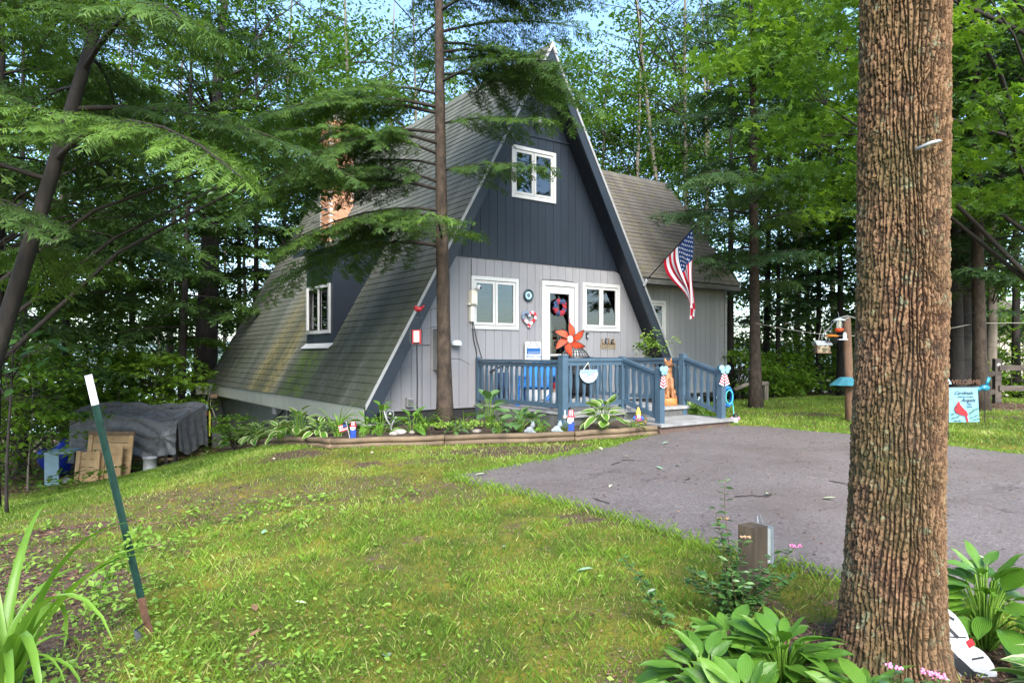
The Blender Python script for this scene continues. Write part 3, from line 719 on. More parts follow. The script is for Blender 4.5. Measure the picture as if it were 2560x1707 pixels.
# dormer
dm = hp('dormer', M_navy, lambda m: (m.box((-3.385, 3.1, 1.86), (-3.33, 3.2, 3.9)), m.box((-3.385, 4.6, 1.86), (-3.33, 4.7, 3.9)), m.box((-3.385, 3.2, 1.86), (-3.33, 4.6, 2.12)), m.box((-3.385, 3.2, 3.15), (-3.33, 4.6, 3.9))))
for v in (3.1, 4.66):
    hp('cheek', M_navy, lambda m: m.prism([(-3.328, 1.90), (-3.328, 3.9), (-1.95, 4.34), (-2.03, 4.25)], lambda s, z: (s, v, z), lambda s, z: (s, v + .04, z)), dm)
hp('roof', M_sh, lambda m: m.prism([(-3.62, 3.84), (-1.9, 4.40), (-1.9, 4.48), (-3.62, 3.93)], lambda s, z: (s, 2.92, z), lambda s, z: (s, 4.9, z)), dm)
hp('fascia', M_navy, lambda m: m.prism([(-3.64, 3.83), (-3.62, 3.83), (-3.62, 3.945), (-3.64, 3.945)], lambda s, z: (s, 2.92, z), lambda s, z: (s, 4.9, z)), dm)
hp('flashing', M_white, lambda m: m.prism([(-3.50, 1.77), (-3.39, 1.87), (-3.39, 1.89), (-3.51, 1.785)], lambda s, z: (s, 3.05, z), lambda s, z: (s, 4.75, z)), dm)
hp('frame', M_white, lambda m: (m.box((-3.42, 3.2, 2.1), (-3.386, 3.27, 3.15)), m.box((-3.42, 4.53, 2.1), (-3.386, 4.6, 3.15)), m.box((-3.42, 3.27, 3.08), (-3.386, 4.53, 3.15)), m.box((-3.42, 3.27, 2.1), (-3.386, 4.53, 2.17)), m.box((-3.41, 3.87, 2.17), (-3.386, 3.93, 3.08))), dm)
hp('pane', M_glassdk, lambda m: m.box((-3.37, 3.27, 2.17), (-3.362, 4.53, 3.08)), dm)
hp('open_sash', M_white, lambda m: (m.bar((-3.43, 4.53, 2.17), (-3.43, 4.53, 3.08), .05, .04), m.bar((-3.60, 4.02, 2.17), (-3.60, 4.02, 3.08), .05, .04), m.bar((-3.43, 4.53, 2.2), (-3.60, 4.02, 2.2), .04, .06), m.bar((-3.43, 4.53, 3.05), (-3.60, 4.02, 3.05), .04, .06)), dm)
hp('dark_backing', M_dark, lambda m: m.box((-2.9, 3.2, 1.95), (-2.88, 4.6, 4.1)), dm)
# chimney, brick by brick
CS, CV = -1.55, 7.6
chim = hp('chimney', M_mortar, lambda m: (m.box((CS - .34, CV - .38, 4.2), (CS + .34, CV + .38, 7.55)), m.box((CS - .18, CV - .22, 7.55), (CS + .18, CV + .22, 8.28))))
bm_ = MB(); bm_.box((-.095, -.01, -.031), (.095, .012, .031)); brick_me = bm_.mesh('brick', M_brick)
nb = 0
for row in range(44):
    z = 4.75 + row * .075
    for face in range(2):
        wdt = .76 if face == 1 else .68; n = 4 if face == 1 else 3; off = (.1 if row % 2 else 0)
        for k in range(n):
            t = -wdt / 2 + .1 + k * .2 + off * .9
            if t > wdt / 2 - .06 or nb >= 300: continue
            if face == 0: s, v, a = CS + t, CV - .38, TH
            else: s, v, a = CS - .34, CV + t, TH - math.pi / 2
            if z < zroof(s) - .2: continue
            p = P(s, v, z); nb += 1
            link('brick', brick_me, chim, False, Matrix.Translation(p) @ Matrix.Rotation(a, 4, 'Z'))
hp('cap', M_dark, lambda m: m.box((CS - .40, CV - .44, 7.55), (CS + .40, CV + .44, 7.63)), chim)
hp('flue_collar', M_dark, lambda m: m.box((CS - .25, CV - .29, 8.28), (CS + .25, CV + .29, 8.34)), chim)
hp('flue_hood', M_dark, lambda m: m.box((CS - .30, CV - .34, 8.52), (CS + .30, CV + .34, 8.56)), chim)
for ss in (-.18, .18): hp('hood_leg', M_dark, lambda m: m.box((CS + ss - .02, CV - .25, 8.34), (CS + ss + .02, CV - .21, 8.52)), chim)
# fixtures of the front
fl = hp('floodlight', M_black, lambda m: (m.box((-.10, .46, 6.52), (-.02, .498, 6.64)), m.tube([(-.06, .46, 6.58), (-.06, .38, 6.55), (-.03, .34, 6.50)], .022, 6)))
fm = MB(); fm.T = MH @ Matrix.Translation((-.03, .34, 6.47)) @ Matrix.Rotation(R(30), 4, 'X') @ Matrix.Rotation(R(14), 4, 'Y'); fm.lathe([(.075, -.11), (.07, -.09), (.05, 0), (.03, .05)], 12); fm.obj('lamp_head', M_grmetal, fl, True)
hp('meter_box', M_cream, lambda m: (m.box((-1.66, .38, 2.62), (-1.53, .498, 2.88)), m.box((-1.70, .42, 2.60), (-1.50, .498, 2.63)), m.box((-1.655, .42, 2.28), (-1.575, .49, 2.57))))
cm = hp('camera', M_whitewood, lambda m: (m.box((-1.56, .36, 2.86), (-1.50, .498, 2.92)),))
fm = MB(); fm.T = MH; fm.ball((-1.53, .33, 2.93), .055, 10, 8); fm.obj('camera_head', M_whitewood, cm, True)
fm = MB(); fm.T = MH; fm.ball((-1.52, .29, 2.925), .026, 8, 6); fm.obj('camera_lens', M_black, cm, True)
hp('service_cable', M_black, lambda m: (m.tube([(-1.6, .45, 2.28), (-1.56, .47, 1.95), (-1.50, .48, 1.75), (-1.47, .48, 1.56)], .010, 5), m.tube([(-1.58, .45, 2.28), (-1.5, .47, 1.98), (-1.42, .48, 1.75), (-1.36, .48, 1.57)], .008, 5), m.tube([(-1.6, .485, 3.5), (-1.6, .485, 2.9)], .008, 5)))
box = hp('electric_panel', M_grmetal, lambda m: (m.box((-2.43, .34, 1.36), (-2.17, .498, 2.12)),))
hp('panel_lid', mat('panel_edge', (.55, .55, .53), .5, .1, 6), lambda m: m.box((-2.44, .325, 1.35), (-2.16, .338, 2.13)), box)
hp('conduit', M_grmetal, lambda m: m.tube([(-2.30, .43, 1.36), (-2.30, .43, .3)], .045, 10))
hp('wall_meter', mat('meter_glass', (.6, .68, .72), .2, .05, 9), lambda m: m.lathe([(.10, 0), (.10, .05), (.07, .09), (0.01, .10)], 14, (-1.98, .4, 1.82)))
hp('siding_trim', M_grey, lambda m: m.box((-3.9, .485, .625), (3.9, .498, .66)))
# ------------------------------------------------------------------ porch deck
ZD, ZP = .70, .52
S0, SA, SB, V0, VF, VS = -1.484, -.15, 1.42, .48, -2.15, -3.02
deck = thing('porch_deck', 'weathered wooden porch with blue-grey railing in front of the house door', 'deck', tuple(P(0, -1, ZD)), TH)
def dp(name, mats, fn, kind=None): return hp(name, mats, fn, deck, kind=kind)
n = 18; wdt = (V0 - VF + .05) / n
for i in range(n):
    v = VF - .05 + i * wdt
    dp('deck_board', M_deck, lambda m: m.box((S0 - .05, v + .004, ZD - .035), (SB + .10, v + wdt - .004, ZD)))
for i in range(7):
    v = VS - .12 + i * .142
    dp('platform_board', M_deck, lambda m: m.box((SA - .12, v + .004, ZP - .035), (SB + .16, v + .138, ZP)))
dp('deck_skirt', M_skirt, lambda m: (m.box((S0 - .03, VF - .02, .18), (SA, VF + .01, ZD - .04)), m.box((S0 - .03, VF + .01, .18), (S0, V0, ZD - .04)), m.box((SB + .05, VF, .2), (SB + .08, V0, ZD - .04))))
dp('deck_fascia', M_deck, lambda m: (m.box((S0 - .06, VF - .075, ZD - .09), (SA, VF - .055, ZD - .037)),))
dp('step_riser', M_skirt, lambda m: (m.box((SA, VF - .04, ZP + .002), (SB + .1, VF - .01, ZD - .037)),))
dp('step_nosing', M_deck, lambda m: (m.box((SA, VF - .085, ZD - .06), (SB + .1, VF - .055, ZD - .003)),))
dp('platform_skirt', mat('platform_skirt', (.115, .075, .062), .85, .35, 5, bump=.4), lambda m: (m.box((SA - .10, VS - .10, .25), (SB + .14, VS - .07, ZP - .037)), m.box((SA - .10, VS - .07, .25), (SA - .07, VF, ZP - .037)), m.box((SB + .11, VS - .07, .25), (SB + .14, VF, ZP - .037))))
dp('platform_edge', M_deck, lambda m: m.box((SA - .13, VS - .155, ZP - .05), (SB + .17, VS - .122, ZP - .002)))
def post(s, v, z0, z1, w=.095):
    dp('post', M_blue, lambda m: (m.box((s - w / 2, v - w / 2, z0), (s + w / 2, v + w / 2, z1)),))
    dp('post_cap', M_blue, lambda m: m.prism([(s - w / 2 - .008, v - w / 2 - .008), (s + w / 2 + .008, v - w / 2 - .008), (s + w / 2 + .008, v + w / 2 + .008), (s - w / 2 - .008, v + w / 2 + .008)], lambda a, b: (a, b, z1 + .002), lambda a, b: (s + (a - s) * .8, v + (b - v) * .8, z1 + .018)))
post(S0, VF, .35, 1.62, .12); post(SA, VF, ZD, 1.60); post(SB, VF, .45, 1.65, .11)
post(SA, VS, ZP, 1.42, .11); post(SB, VS, ZP, 1.43, .11); post(S0, V0 - .06, .4, 1.58, .07); post(SB, V0 - .06, ZD, 1.58, .07)
dp('post', M_wood, lambda m: m.box((.62, V0 - .12, ZD), (.70, V0 - .04, 1.60)))
# picket profile: shaped flat board
hw = [(0, .031), (.06, .031), (.16, .021), (.24, .017), (.36, .024), (.5, .034), (.64, .034), (.78, .026), (.88, .020), (.94, .029), (1, .029)]
pk = MB()
poly = [(x, t) for t, x in hw] + [(-x, t) for t, x in reversed(hw)]
pk.prism(poly[::-1], lambda a, b: (a, -.016, b), lambda a, b: (a, .016, b))
pick_me = pk.mesh('baluster', M_blue)
def rail(p0, p1, zt0, zt1, zb0, zb1, n):
    s0, v0 = p0; s1, v1 = p1
    dp('top_rail', M_blue, lambda m: m.bar((s0, v0, zt0), (s1, v1, zt1), .085, .045))
    dp('upper_rail', M_blue, lambda m: m.bar((s0, v0, zt0 - .062), (s1, v1, zt1 - .062), .04, .07))
    dp('bottom_rail', M_blue, lambda m: m.bar((s0, v0, zb0), (s1, v1, zb1), .045, .075))
    ang = math.atan2(v1 - v0, s1 - s0)
    for i in range(n):
        t = (i + .6) / (n + .2); s = s0 + (s1 - s0) * t; v = v0 + (v1 - v0) * t
        za = zb0 + (zb1 - zb0) * t; zb = zt0 + (zt1 - zt0) * t - .04
        link('baluster', pick_me, deck, False, Matrix.Translation(P(s, v, za)) @ Matrix.Rotation(TH + ang, 4, 'Z') @ Matrix.Diagonal((1, 1, zb - za, 1)))
rail((S0, V0 - .1), (S0, VF + .06), 1.535, 1.535, .80, .80, 15)
rail((S0 + .06, VF), (SA - .05, VF), 1.56, 1.56, .82, .82, 8)
rail((SB, V0 - .1), (SB, VF + .05), 1.56, 1.56, .82, .82, 15)
rail((SA, VF - .05), (SA, VS + .05), 1.555, 1.34, .84, .62, 5)
rail((SB, VF - .05), (SB, VS + .05), 1.575, 1.35, .86, .63, 5)

# ------------------------------------------------------------------ log edging of the bed
edg = thing('log_edging', 'stacked round landscape logs edging the planting bed in front of the house', 'edging', (LOGP[2][0], LOGP[2][1], .3))
for i in range(len(LOGP) - 1):
    a, b = LOGP[i], LOGP[i + 1]
    sub = 2 if math.hypot(b[0] - a[0], b[1] - a[1]) > 2.6 else 1
    for k in range(sub):
        x0, y0 = a[0] + (b[0] - a[0]) * k / sub, a[1] + (b[1] - a[1]) * k / sub; x1, y1 = a[0] + (b[0] - a[0]) * (k + 1) / sub, a[1] + (b[1] - a[1]) * (k + 1) / sub
        for lay in range(2):
            dz = .040 + lay * .082; r = .042 + .004 * random.random(); off = (random.random() - .5) * .02
            N = 7; dx, dy = (x1 - x0), (y1 - y0); L = math.hypot(dx, dy)
            pts = []
            for j in range(N):
                t = .006 / L + (1 - .012 / L) * j / (N - 1); x = x0 + dx * t; y = y0 + dy * t
                pts.append((x + off * dy / L, y - off * dx / L, h(x0, y0) * (1 - t) + h(x1, y1) * t + dz + .006 * math.sin(j * 1.7 + i)))
            MB().tube(pts, r, 10).obj('log', M_log, edg, True)

# ------------------------------------------------------------------ things on the porch and the wall
def houseT(s, v, z, rz=0): return MH @ Matrix.Translation((s, v, z)) @ Matrix.Rotation(rz, 4, 'Z')
def htag(name, label, cat, s, v, z, rz=0, group=None): return thing(name, label, cat, tuple(P(s, v, z)), TH + rz, group)
def ho(name, mats, t, fn, smooth=False, **k):        # part built in the thing's own frame
    m = MB(); fn(m); return m.obj(name, mats, t, smooth, True, **k)
def text(name, s, size, mt, parent, M, shear=0, ext=.002, align='CENTER'):
    cu = bpy.data.curves.new(name, 'FONT'); cu.body = s; cu.size = size; cu.extrude = ext; cu.align_x = align; cu.shear = shear; cu.resolution_u = 3
    o = bpy.data.objects.new('tmp', cu); COL.objects.link(o)
    me = bpy.data.meshes.new_from_object(o.evaluated_get(bpy.context.evaluated_depsgraph_get())); bpy.data.objects.remove(o)
    me.materials.clear(); me.materials.append(mt)
    return link(name, me, parent, True, M)
RX = Matrix.Rotation(R(90), 4, 'X')
def star(m, cx, cz, r, y):
    p = [(cx + (r if k % 2 == 0 else r * .42) * math.sin(k * math.pi / 5), y, cz + (r if k % 2 == 0 else r * .42) * math.cos(k * math.pi / 5)) for k in range(10)]
    n = len(m.v); m.add(p + [(cx, y, cz)], [(10, (k + 1) % 10, k) for k in range(10)])
# welcome board leaning by the door
wb = htag('welcome_sign', 'tall white board with blue star band and the word Welcome by the door', 'sign', -.16, .42, ZD)
for k in range(3):
    x0 = -.20 + k * .135
    ho('plank', M_whitewood, wb, lambda m: m.prism([(x0, 0), (x0 + .131, 0), (x0 + .131, 1.18), (x0 + .11, 1.21), (x0 + .02, 1.21), (x0, 1.18)], lambda a, b: (a, -.01 + .02 * (1 - b), b), lambda a, b: (a, .012 + .02 * (1 - b), b)))
ho('sign_panel', M_whitewood, wb, lambda m: m.box((-.165, -.035, .50), (.165, -.018, .955)))
ho('blue_band', M_blue_print, wb, lambda m: m.box((-.167, -.039, .957), (.167, -.018, 1.075)))
ho('sign_stars', M_whitewood, wb, lambda m: [star(m, -.13 + .052 * k, .99, .02, -.041) for k in range(6)])
ho('hanging_cord', M_black, wb, lambda m: (m.tube([(-.15, -.02, 1.08), (-.06, -.014, 1.19)], .005, 5), m.tube([(.15, -.02, 1.08), (.06, -.014, 1.19)], .005, 5)))
text('sign_lettering', 'Welcome', .10, M_blue_print, wb, Matrix.Translation((0, -.036, .875)) @ RX, .3)
# round wall thermometer
th = htag('wall_clock', 'round dark-rimmed wall clock with pale blue face between window and door', 'clock', -.235, .495, 2.855)
def rot_disc(m, prof, n=24): m.T = Matrix.Rotation(R(90), 4, 'X'); m.lathe(prof, n)
ho('rim', mat('clock_rim', (.02, .045, .06), .35, .1, 9), th, lambda m: m.torus((0, -.03, 0), .105, .022, 'y', 28, 8), True)
ho('face', mat('clock_face', (.40, .60, .68), .4, .15, 14), th, lambda m: rot_disc(m, [(.1, 0), (.1, .03), (.09, .031)]))
ho('picture_disc', mat('clock_picture', (.10, .15, .18), .5, .6, 60), th, lambda m: (rot_disc(m, [(.045, .031), (.045, .034), (.03, .0345)])))
ho('numerals', M_black_print, th, lambda m: [m.box((.078 * math.sin(k * math.pi / 6) - .004, -.035, .078 * math.cos(k * math.pi / 6) - .008), (.078 * math.sin(k * math.pi / 6) + .004, -.031, .078 * math.cos(k * math.pi / 6) + .008)) for k in range(12)])
# heart wreath
hw_ = htag('heart_wreath', 'heart-shaped flag wreath of red, white and blue rag flowers on the grey wall', 'wreath', -.225, .49, 2.39)
cols = {'red_flowers': M_flagred, 'white_flowers': M_flagwhite, 'star_flowers': mat('grey_blue_cloth', (.15, .2, .27), .8, .5, 90)}
hb = {k: MB() for k in cols}
for i in range(70):
    t = 2 * math.pi * i / 70; x = .012 * 16 * math.sin(t) ** 3 * .82; z = .012 * (13 * math.cos(t) - 5 * math.cos(2 * t) - 2 * math.cos(3 * t) - math.cos(4 * t)) * .82
    k = 'star_flowers' if (x < -.0 and z > -.02) else ('red_flowers' if int(t * 2.6) % 2 else 'white_flowers')
    for j in range(3):
        a = random.random() * 6.28; rr = .022 * random.random()
        hb[k].ball((x + rr * math.cos(a), -.03 - .02 * random.random(), z + rr * math.sin(a)), (.024, .016, .024), 6, 4)
for k, mt in cols.items(): hb[k].obj(k, mt, hw_, False, True)
# wreath on the door glass
dw = htag('door_wreath', 'round red and blue flower wreath hanging on the door glass', 'wreath', .58, .48, 2.64)
for nm, mt, ph in (('red_flowers', mat('dull_red_cloth', (.30, .02, .035), .8, .3, 50), 0), ('blue_flowers', mat('dull_blue_cloth', (.03, .055, .13), .8, .3, 50), 1)):
    b = MB()
    for i in range(26):
        if int(i / 3.3) % 2 != ph: continue
        a = 6.283 * i / 26; rr = .13
        for j in range(3): b.ball((rr * math.cos(a) + .05 * (random.random() - .5), -.02 - .03 * random.random(), rr * math.sin(a) + .05 * (random.random() - .5)), (.038, .024, .038), 7, 5)
    b.obj(nm, mt, dw, False, True)
# key rack of little birds
kr = htag('bird_rack', 'tan metal trellis rack with black birds along its top on the wall', 'wall ornament', 1.995, .49, 1.80)
def rack(m):
    for z in (0, .035, .07): m.bar((-.23, 0, z), (.23, 0, z), .012, .012)
    for k in range(7): m.bar((-.22 + k * .073, -.004, -.04), (-.22 + k * .073, -.004, .08), .012, .012)
ho('trellis', M_tan, kr, rack)
for k, (x, hgt) in enumerate(((-.17, .12), (-.08, .13), (.02, .135), (.10, .10), (.17, .125))):
    b = MB(); b.ball((x, -.012, .075 + hgt * .42), (.022, .018, hgt * .40), 8, 6); b.ball((x + (.012 if k % 2 else -.008), -.015, .08 + hgt * .85), .02, 8, 6); b.bar((x + .02, -.012, .10), (x + .06, -.012, .075), .008, .016)
    b.obj('bird', M_black if k % 2 else mat('bird_tan_black', (.20, .13, .06), .5, .5, 20), kr, True, True)
lb = htag('door_bell', 'small black and silver doorbell box under the right window', 'doorbell', 1.375, .49, 2.06)
ho('casing', M_black, lb, lambda m: m.box((-.03, -.02, -.07), (.03, .009, .06))); ho('button', M_grmetal, lb, lambda m: m.box((-.02, -.03, -.05), (.02, -.0205, .02)))
rl = htag('red_wall_ornament', 'small red ornament on the wall left of the front hemlock trunk', 'wall ornament', -2.22, .49, 2.62)  # plain red wall decoration, not a light source
ho('tag', M_red, rl, lambda m: m.box((-.05, -.02, -.05), (.04, .008, .06))); ho('centre', M_whitewood, rl, lambda m: m.box((-.02, -.024, -.02), (.015, -.0205, .03)))
# black wire fire pit behind the railing
fp = htag('fire_pit', 'black round wire-mesh fire pit with domed lid behind the railing', 'fire pit', -.55, -1.35, ZD + .09)
def fire(m):
    m.lathe([(.10, .30), (.26, .36), (.335, .50), (.345, .52), (.33, .52), (.25, .38), (.08, .33)], 20)
def legs(m):
    for k in range(4):
        a = k * math.pi / 2 + .6; m.tube([(.20 * math.cos(a), .20 * math.sin(a), .36), (.32 * math.cos(a), .32 * math.sin(a), -.09)], .018, 6)
    m.torus((0, 0, .12), .28, .012, 'z', 20, 5)
ho('bowl', M_black, fp, fire, True); ho('legs_frame', M_black, fp, legs)
def dome(m):
    for k in range(26):
        a = k * 2 * math.pi / 26; m.tube([(.32 * math.cos(t) * math.cos(a), .32 * math.cos(t) * math.sin(a), .55 + .46 * math.sin(t)) for t in np.linspace(0, 1.5, 8)], .008, 4, False)
    for t in np.linspace(0, 1.35, 9): m.torus((0, 0, .55 + .46 * math.sin(t)), .32 * math.cos(t), .005, 'z', 22, 4)
    m.torus((0, 0, .54), .335, .014, 'z', 24, 6)
ho('mesh_lid', M_black, fp, dome)
ho('lid_band', M_black, fp, lambda m: m.lathe([(.325, .55), (.315, .70), (.27, .82), (.25, .82), (.29, .69), (.30, .56)], 22))
ho('drum', M_black, fp, lambda m: m.lathe([(.24, .10), (.30, .18), (.315, .45), (.28, .46), (.22, .15)], 20))
ho('lid_ring', M_grmetal, fp, lambda m: m.torus((0, 0, 1.02), .035, .007, 'y', 14, 5))
def lower(m):
    for k in range(30):
        a = k * 2 * math.pi / 30; m.tube([(.33 * math.cos(a), .33 * math.sin(a), .52), (.27 * math.cos(a), .27 * math.sin(a), .14)], .008, 4)
ho('side_bars', M_black, fp, lower)
# red pinwheel in front of the door
pw = htag('pinwheel', 'large orange-red six-bladed pinwheel spinner standing behind the corner post', 'pinwheel', -1.18, -1.95, ZD + .16, -TH + R(6))
ho('pole', M_black, pw, lambda m: m.tube([(0, .05, -.16), (0, .05, 1.02)], .009, 6))
bl_t = []
for k in range(6):
    a = k * math.pi / 3 + .35
    t = np.linspace(0, 1, 9); inner = []; outer = []
    for x in t:
        rr = .05 + .23 * x; w = .082 * math.sin(math.pi * min(1, x * .86 + .14)) ** .8
        cx, cz = rr, .07 * x * x
        inner.append((cx, cz - w)); outer.append((cx, cz + w * .55))
    def pt(x, z, y): return (x * math.cos(a) - z * math.sin(a), y, 1.04 + x * math.sin(a) + z * math.cos(a))
    b = MB()
    for i in range(8):
        def q(j, f): x, z = (inner[j][0] + (outer[j][0] - inner[j][0]) * f, inner[j][1] + (outer[j][1] - inner[j][1]) * f); return pt(x, z, -.02 - .055 * f)
        b.i = 0; b.add([q(i, .08), q(i + 1, .08), q(i + 1, .95), q(i, .95)], [(0, 1, 2, 3)])
        b.i = 1; b.bar(q(i, 0), q(i + 1, 0), .010, .010); b.bar(q(i, 1), q(i + 1, 1), .008, .008)
        if i: b.bar(q(i, .05), q(i, .97), .0035, .0035)
    b.obj('blade', [M_orange, M_black], pw, False, True)
ho('hub', mat('hub_silver', (.55, .57, .52), .3, .2, 30), pw, lambda m: m.ball((0, -.05, 1.04), (.05, .03, .07)), True)
ho('tail', M_red, pw, lambda m: m.add([(-.025, 0, 1.06), (.028, 0, 1.06), (.012, .05, 1.40), (.004, .05, 1.40), (-.025, .006, 1.06), (.028, .006, 1.06), (.012, .056, 1.40), (.004, .056, 1.40)], [(0, 1, 2, 3), (7, 6, 5, 4), (0, 3, 7, 4), (1, 5, 6, 2), (2, 6, 7, 3), (0, 4, 5, 1)]))
# blue plastic chair
bc = htag('plastic_chair', 'bright blue plastic chair standing on the porch behind the left railing', 'chair', -.78, -.55, ZD, R(-50))
for k in range(5):
    x = -.25 + k * .125
    ho('back_slat', M_brightblue, bc, lambda m: m.prism([(x - .058, .28), (x + .058, .28), (x + .062, .78), (x + .03, .84 - abs(k - 2) * .04), (x - .03, .84 - abs(k - 2) * .04), (x - .062, .78)], lambda a, b: (a, .12 + .28 * (b - .3), b), lambda a, b: (a, .145 + .28 * (b - .3), b)))
for k in range(4): ho('seat_slat', M_brightblue, bc, lambda m: m.box((-.29, -.30 + k * .11, .30 + .015 * (3 - k)), (.29, -.205 + k * .11, .325 + .015 * (3 - k))))
for x in (-.31, .31):
    ho('arm', M_brightblue, bc, lambda m: m.box((x - .05, -.34, .52), (x + .05, .25, .55)))
    for y in (-.28, .2): ho('leg', M_brightblue, bc, lambda m: m.box((x - .03, y - .04, 0), (x + .03, y + .04, .515)))
bg2 = htag('garden_cart', 'dark blue folded lawn cart with black handle by the porch wall', 'cart', -1.15, .0, ZD, .2)
ho('frame', M_black, bg2, lambda m: (m.tube([(-.2, 0, .02), (.05, .1, .75)], .018, 6), m.tube([(-.02, 0, .02), (.2, .1, .75)], .018, 6), m.tube([(-.45, -.05, .62), (-.1, .0, .72), (.3, .1, .82)], .02, 6)))
ho('cloth', mat('navy_canvas', (.02, .04, .10), .8, .2, 9), bg2, lambda m: m.box((-.16, .06, .08), (.18, .10, .60)))
# red and white porch figure
sf = htag('porch_figure', 'white and red patriotic figurine with blue arm on the porch floor', 'figurine', -.95, -1.30, ZD, R(-40))
ho('body', M_whitewood, sf, lambda m: m.lathe([(.10, 0), (.12, .06), (.11, .20), (.06, .28)], 12), True)
ho('head', mat('skin_paint', (.6, .38, .28), .6, .1, 9), sf, lambda m: m.ball((0, 0, .32), .062), True)
ho('hat', M_red, sf, lambda m: m.lathe([(.085, .35), (.085, .362), (.055, .365), (.05, .45)], 12))
ho('arm', M_brightblue, sf, lambda m: m.tube([(-.1, 0, .22), (-.17, -.04, .13)], .035, 7)); ho('shoe', M_red, sf, lambda m: (m.ball((.06, -.10, .03), (.05, .07, .03)), m.ball((-.06, -.10, .03), (.05, .07, .03))))
# half-round mosaic sign on the railing
hs = htag('half_round_sign', 'half-round pale mosaic plaque hung by a cord from the front railing', 'plaque', -.98, VF - .05, 1.345)
R0 = .19
ho('plate', mat('plaque_grey', (.28, .27, .32), .6, .15, 30), hs, lambda m: m.prism([(-R0, 0)] + [(R0 * math.cos(t), R0 * .86 * math.sin(t)) for t in np.linspace(math.pi, 2 * math.pi, 20)][1:-1] + [(R0, 0)], lambda a, b: (a, 0, b), lambda a, b: (a, -.012, b)))
ho('title_band', mat('plaque_band', (.22, .29, .45), .6, .1, 20), hs, lambda m: m.box((-R0, -.016, -.005), (R0, 0, .052)))
ho('rim', mat('plaque_rim', (.45, .60, .66), .5, .1, 20), hs, lambda m: m.tube([(R0 * math.cos(t), -.010, R0 * .86 * math.sin(t)) for t in np.linspace(math.pi, 2 * math.pi, 22)], .010, 6), True)
def mosaic(m):
    for r in (.05, .075, .10, .125, .15, .17):
        n = int(r * 3.14 / .02)
        for k in range(n):
            t = math.pi + math.pi * (k + .5) / n; m.ball((r * math.cos(t), -.0125, r * .84 * math.sin(t)), (.0075, .004, .0065), 5, 3)
ho('mosaic_tile', mat('mosaic', (.42, .38, .42), .4, .4, 40), hs, mosaic, kind='stuff')
ho('blue_fan', M_lblue, hs, lambda m: m.prism([(-.035, -.005), (-.028, -.04), (0, -.052), (.028, -.04), (.035, -.005)], lambda a, b: (a, -.013, b), lambda a, b: (a, -.018, b)))
ho('cord', M_rope, hs, lambda m: (m.tube([(-.12, -.006, .05), (-.02, -.02, .17)], .005, 5), m.tube([(.03, -.006, .05), (-.02, -.02, .17)], .005, 5)))
# hanging basket under the right roof edge
hbk = htag('hanging_basket', 'hanging basket of pale green leaves under the right roof edge', 'hanging plant', 2.52, -.32, 1.62)
ho('pot', M_black, hbk, lambda m: m.lathe([(.10, 0), (.17, .16), (.18, .17)], 14))
ho('hanger', M_twig, hbk, lambda m: [m.tube([(.16 * math.cos(a), .16 * math.sin(a), .16), (0, 0, .75)], .004, 4) for a in (0, 2.1, 4.2)] + [m.tube([(0, 0, .75), (.0, .3, 1.3)], .004, 4)])
# bows on the stair posts
for s, lab, rz in ((SA, 'starry blue and red-striped bow on the left stair post', .25), (SB, 'starry blue and red-striped bow on the right stair post', -.25)):
    bw = htag('flag_bow', lab, 'bow', s, VS - .065, 1.36, rz, 'striped bows on the stair posts')
    for sg in (-1, 1):
        ho('loop', M_lblue, bw, lambda m: (m.ball((sg * .065, -.02, .045), (.06, .03, .055), 10, 7), m.ball((sg * .045, -.025, -.02), (.045, .025, .035), 8, 6)), True)
        b = MB()
        for k in range(10):
            b.i = k % 2; z0, z1 = -.01 - k * .024, -.01 - (k + 1) * .024
            w0, w1 = .012 + k * .0035, .012 + (k + 1) * .0035
            xc0, xc1 = sg * (.012 + k * .005), sg * (.012 + (k + 1) * .005); sl = .018 * sg
            b.hexa([(xc0 - w0, -.010, z0 - sl), (xc0 + w0, -.010, z0 + sl * -1 * -1), (xc0 + w0, -.004, z0 + sl), (xc0 - w0, -.004, z0 - sl), (xc1 - w1, -.012, z1 - sl), (xc1 + w1, -.012, z1 + sl), (xc1 + w1, -.006, z1 + sl), (xc1 - w1, -.006, z1 - sl)])
        b.obj('striped_tail', [M_flagred, M_flagwhite], bw, False, True)
    ho('knot', M_lblue, bw, lambda m: m.ball((0, -.035, .01), .025), True)
    b = MB()
    for sg in (-1, 1):
        for k in range(5): star(b, sg * (.04 + .02 * (k % 3)), .02 + .018 * k, .009, -.055)
    b.obj('star_dots', M_whitewood, bw, False, True)
# carved cat
def blob(balls, vox, name, mt, parent, smooth=6):
    m = MB()
    for c, r in balls:
        if isinstance(c, tuple): m.ball(c, r, 12, 9)
        else: m.tube(c, r, 9)
    o = bpy.data.objects.new('tmp', m.mesh('tmp', mt)); COL.objects.link(o)
    a = o.modifiers.new('r', 'REMESH'); a.mode = 'VOXEL'; a.voxel_size = vox
    b = o.modifiers.new('s', 'SMOOTH'); b.iterations = smooth; b.factor = .5
    me = bpy.data.meshes.new_from_object(o.evaluated_get(bpy.context.evaluated_depsgraph_get())); bpy.data.objects.remove(o)
    me.name = name; me.materials.clear(); me.materials.append(mt); me.polygons.foreach_set('use_smooth', [True] * len(me.polygons))
    return link(name, me, parent, True)
ct = htag('carved_cat', 'glossy carved wooden cat sitting upright on a log stump on the porch', 'statue', 1.17, -2.0, ZD, R(-22))
ho('stump', mat('stump_wood', (.34, .12, .03), .5, .35, 14, (.5, .2, .06), bump=.5, bscale=40, stretch=(1, 1, .2)), ct, lambda m: m.lathe([(.17, 0), (.18, .02), (.175, .13), (.165, .14)], 18), True)
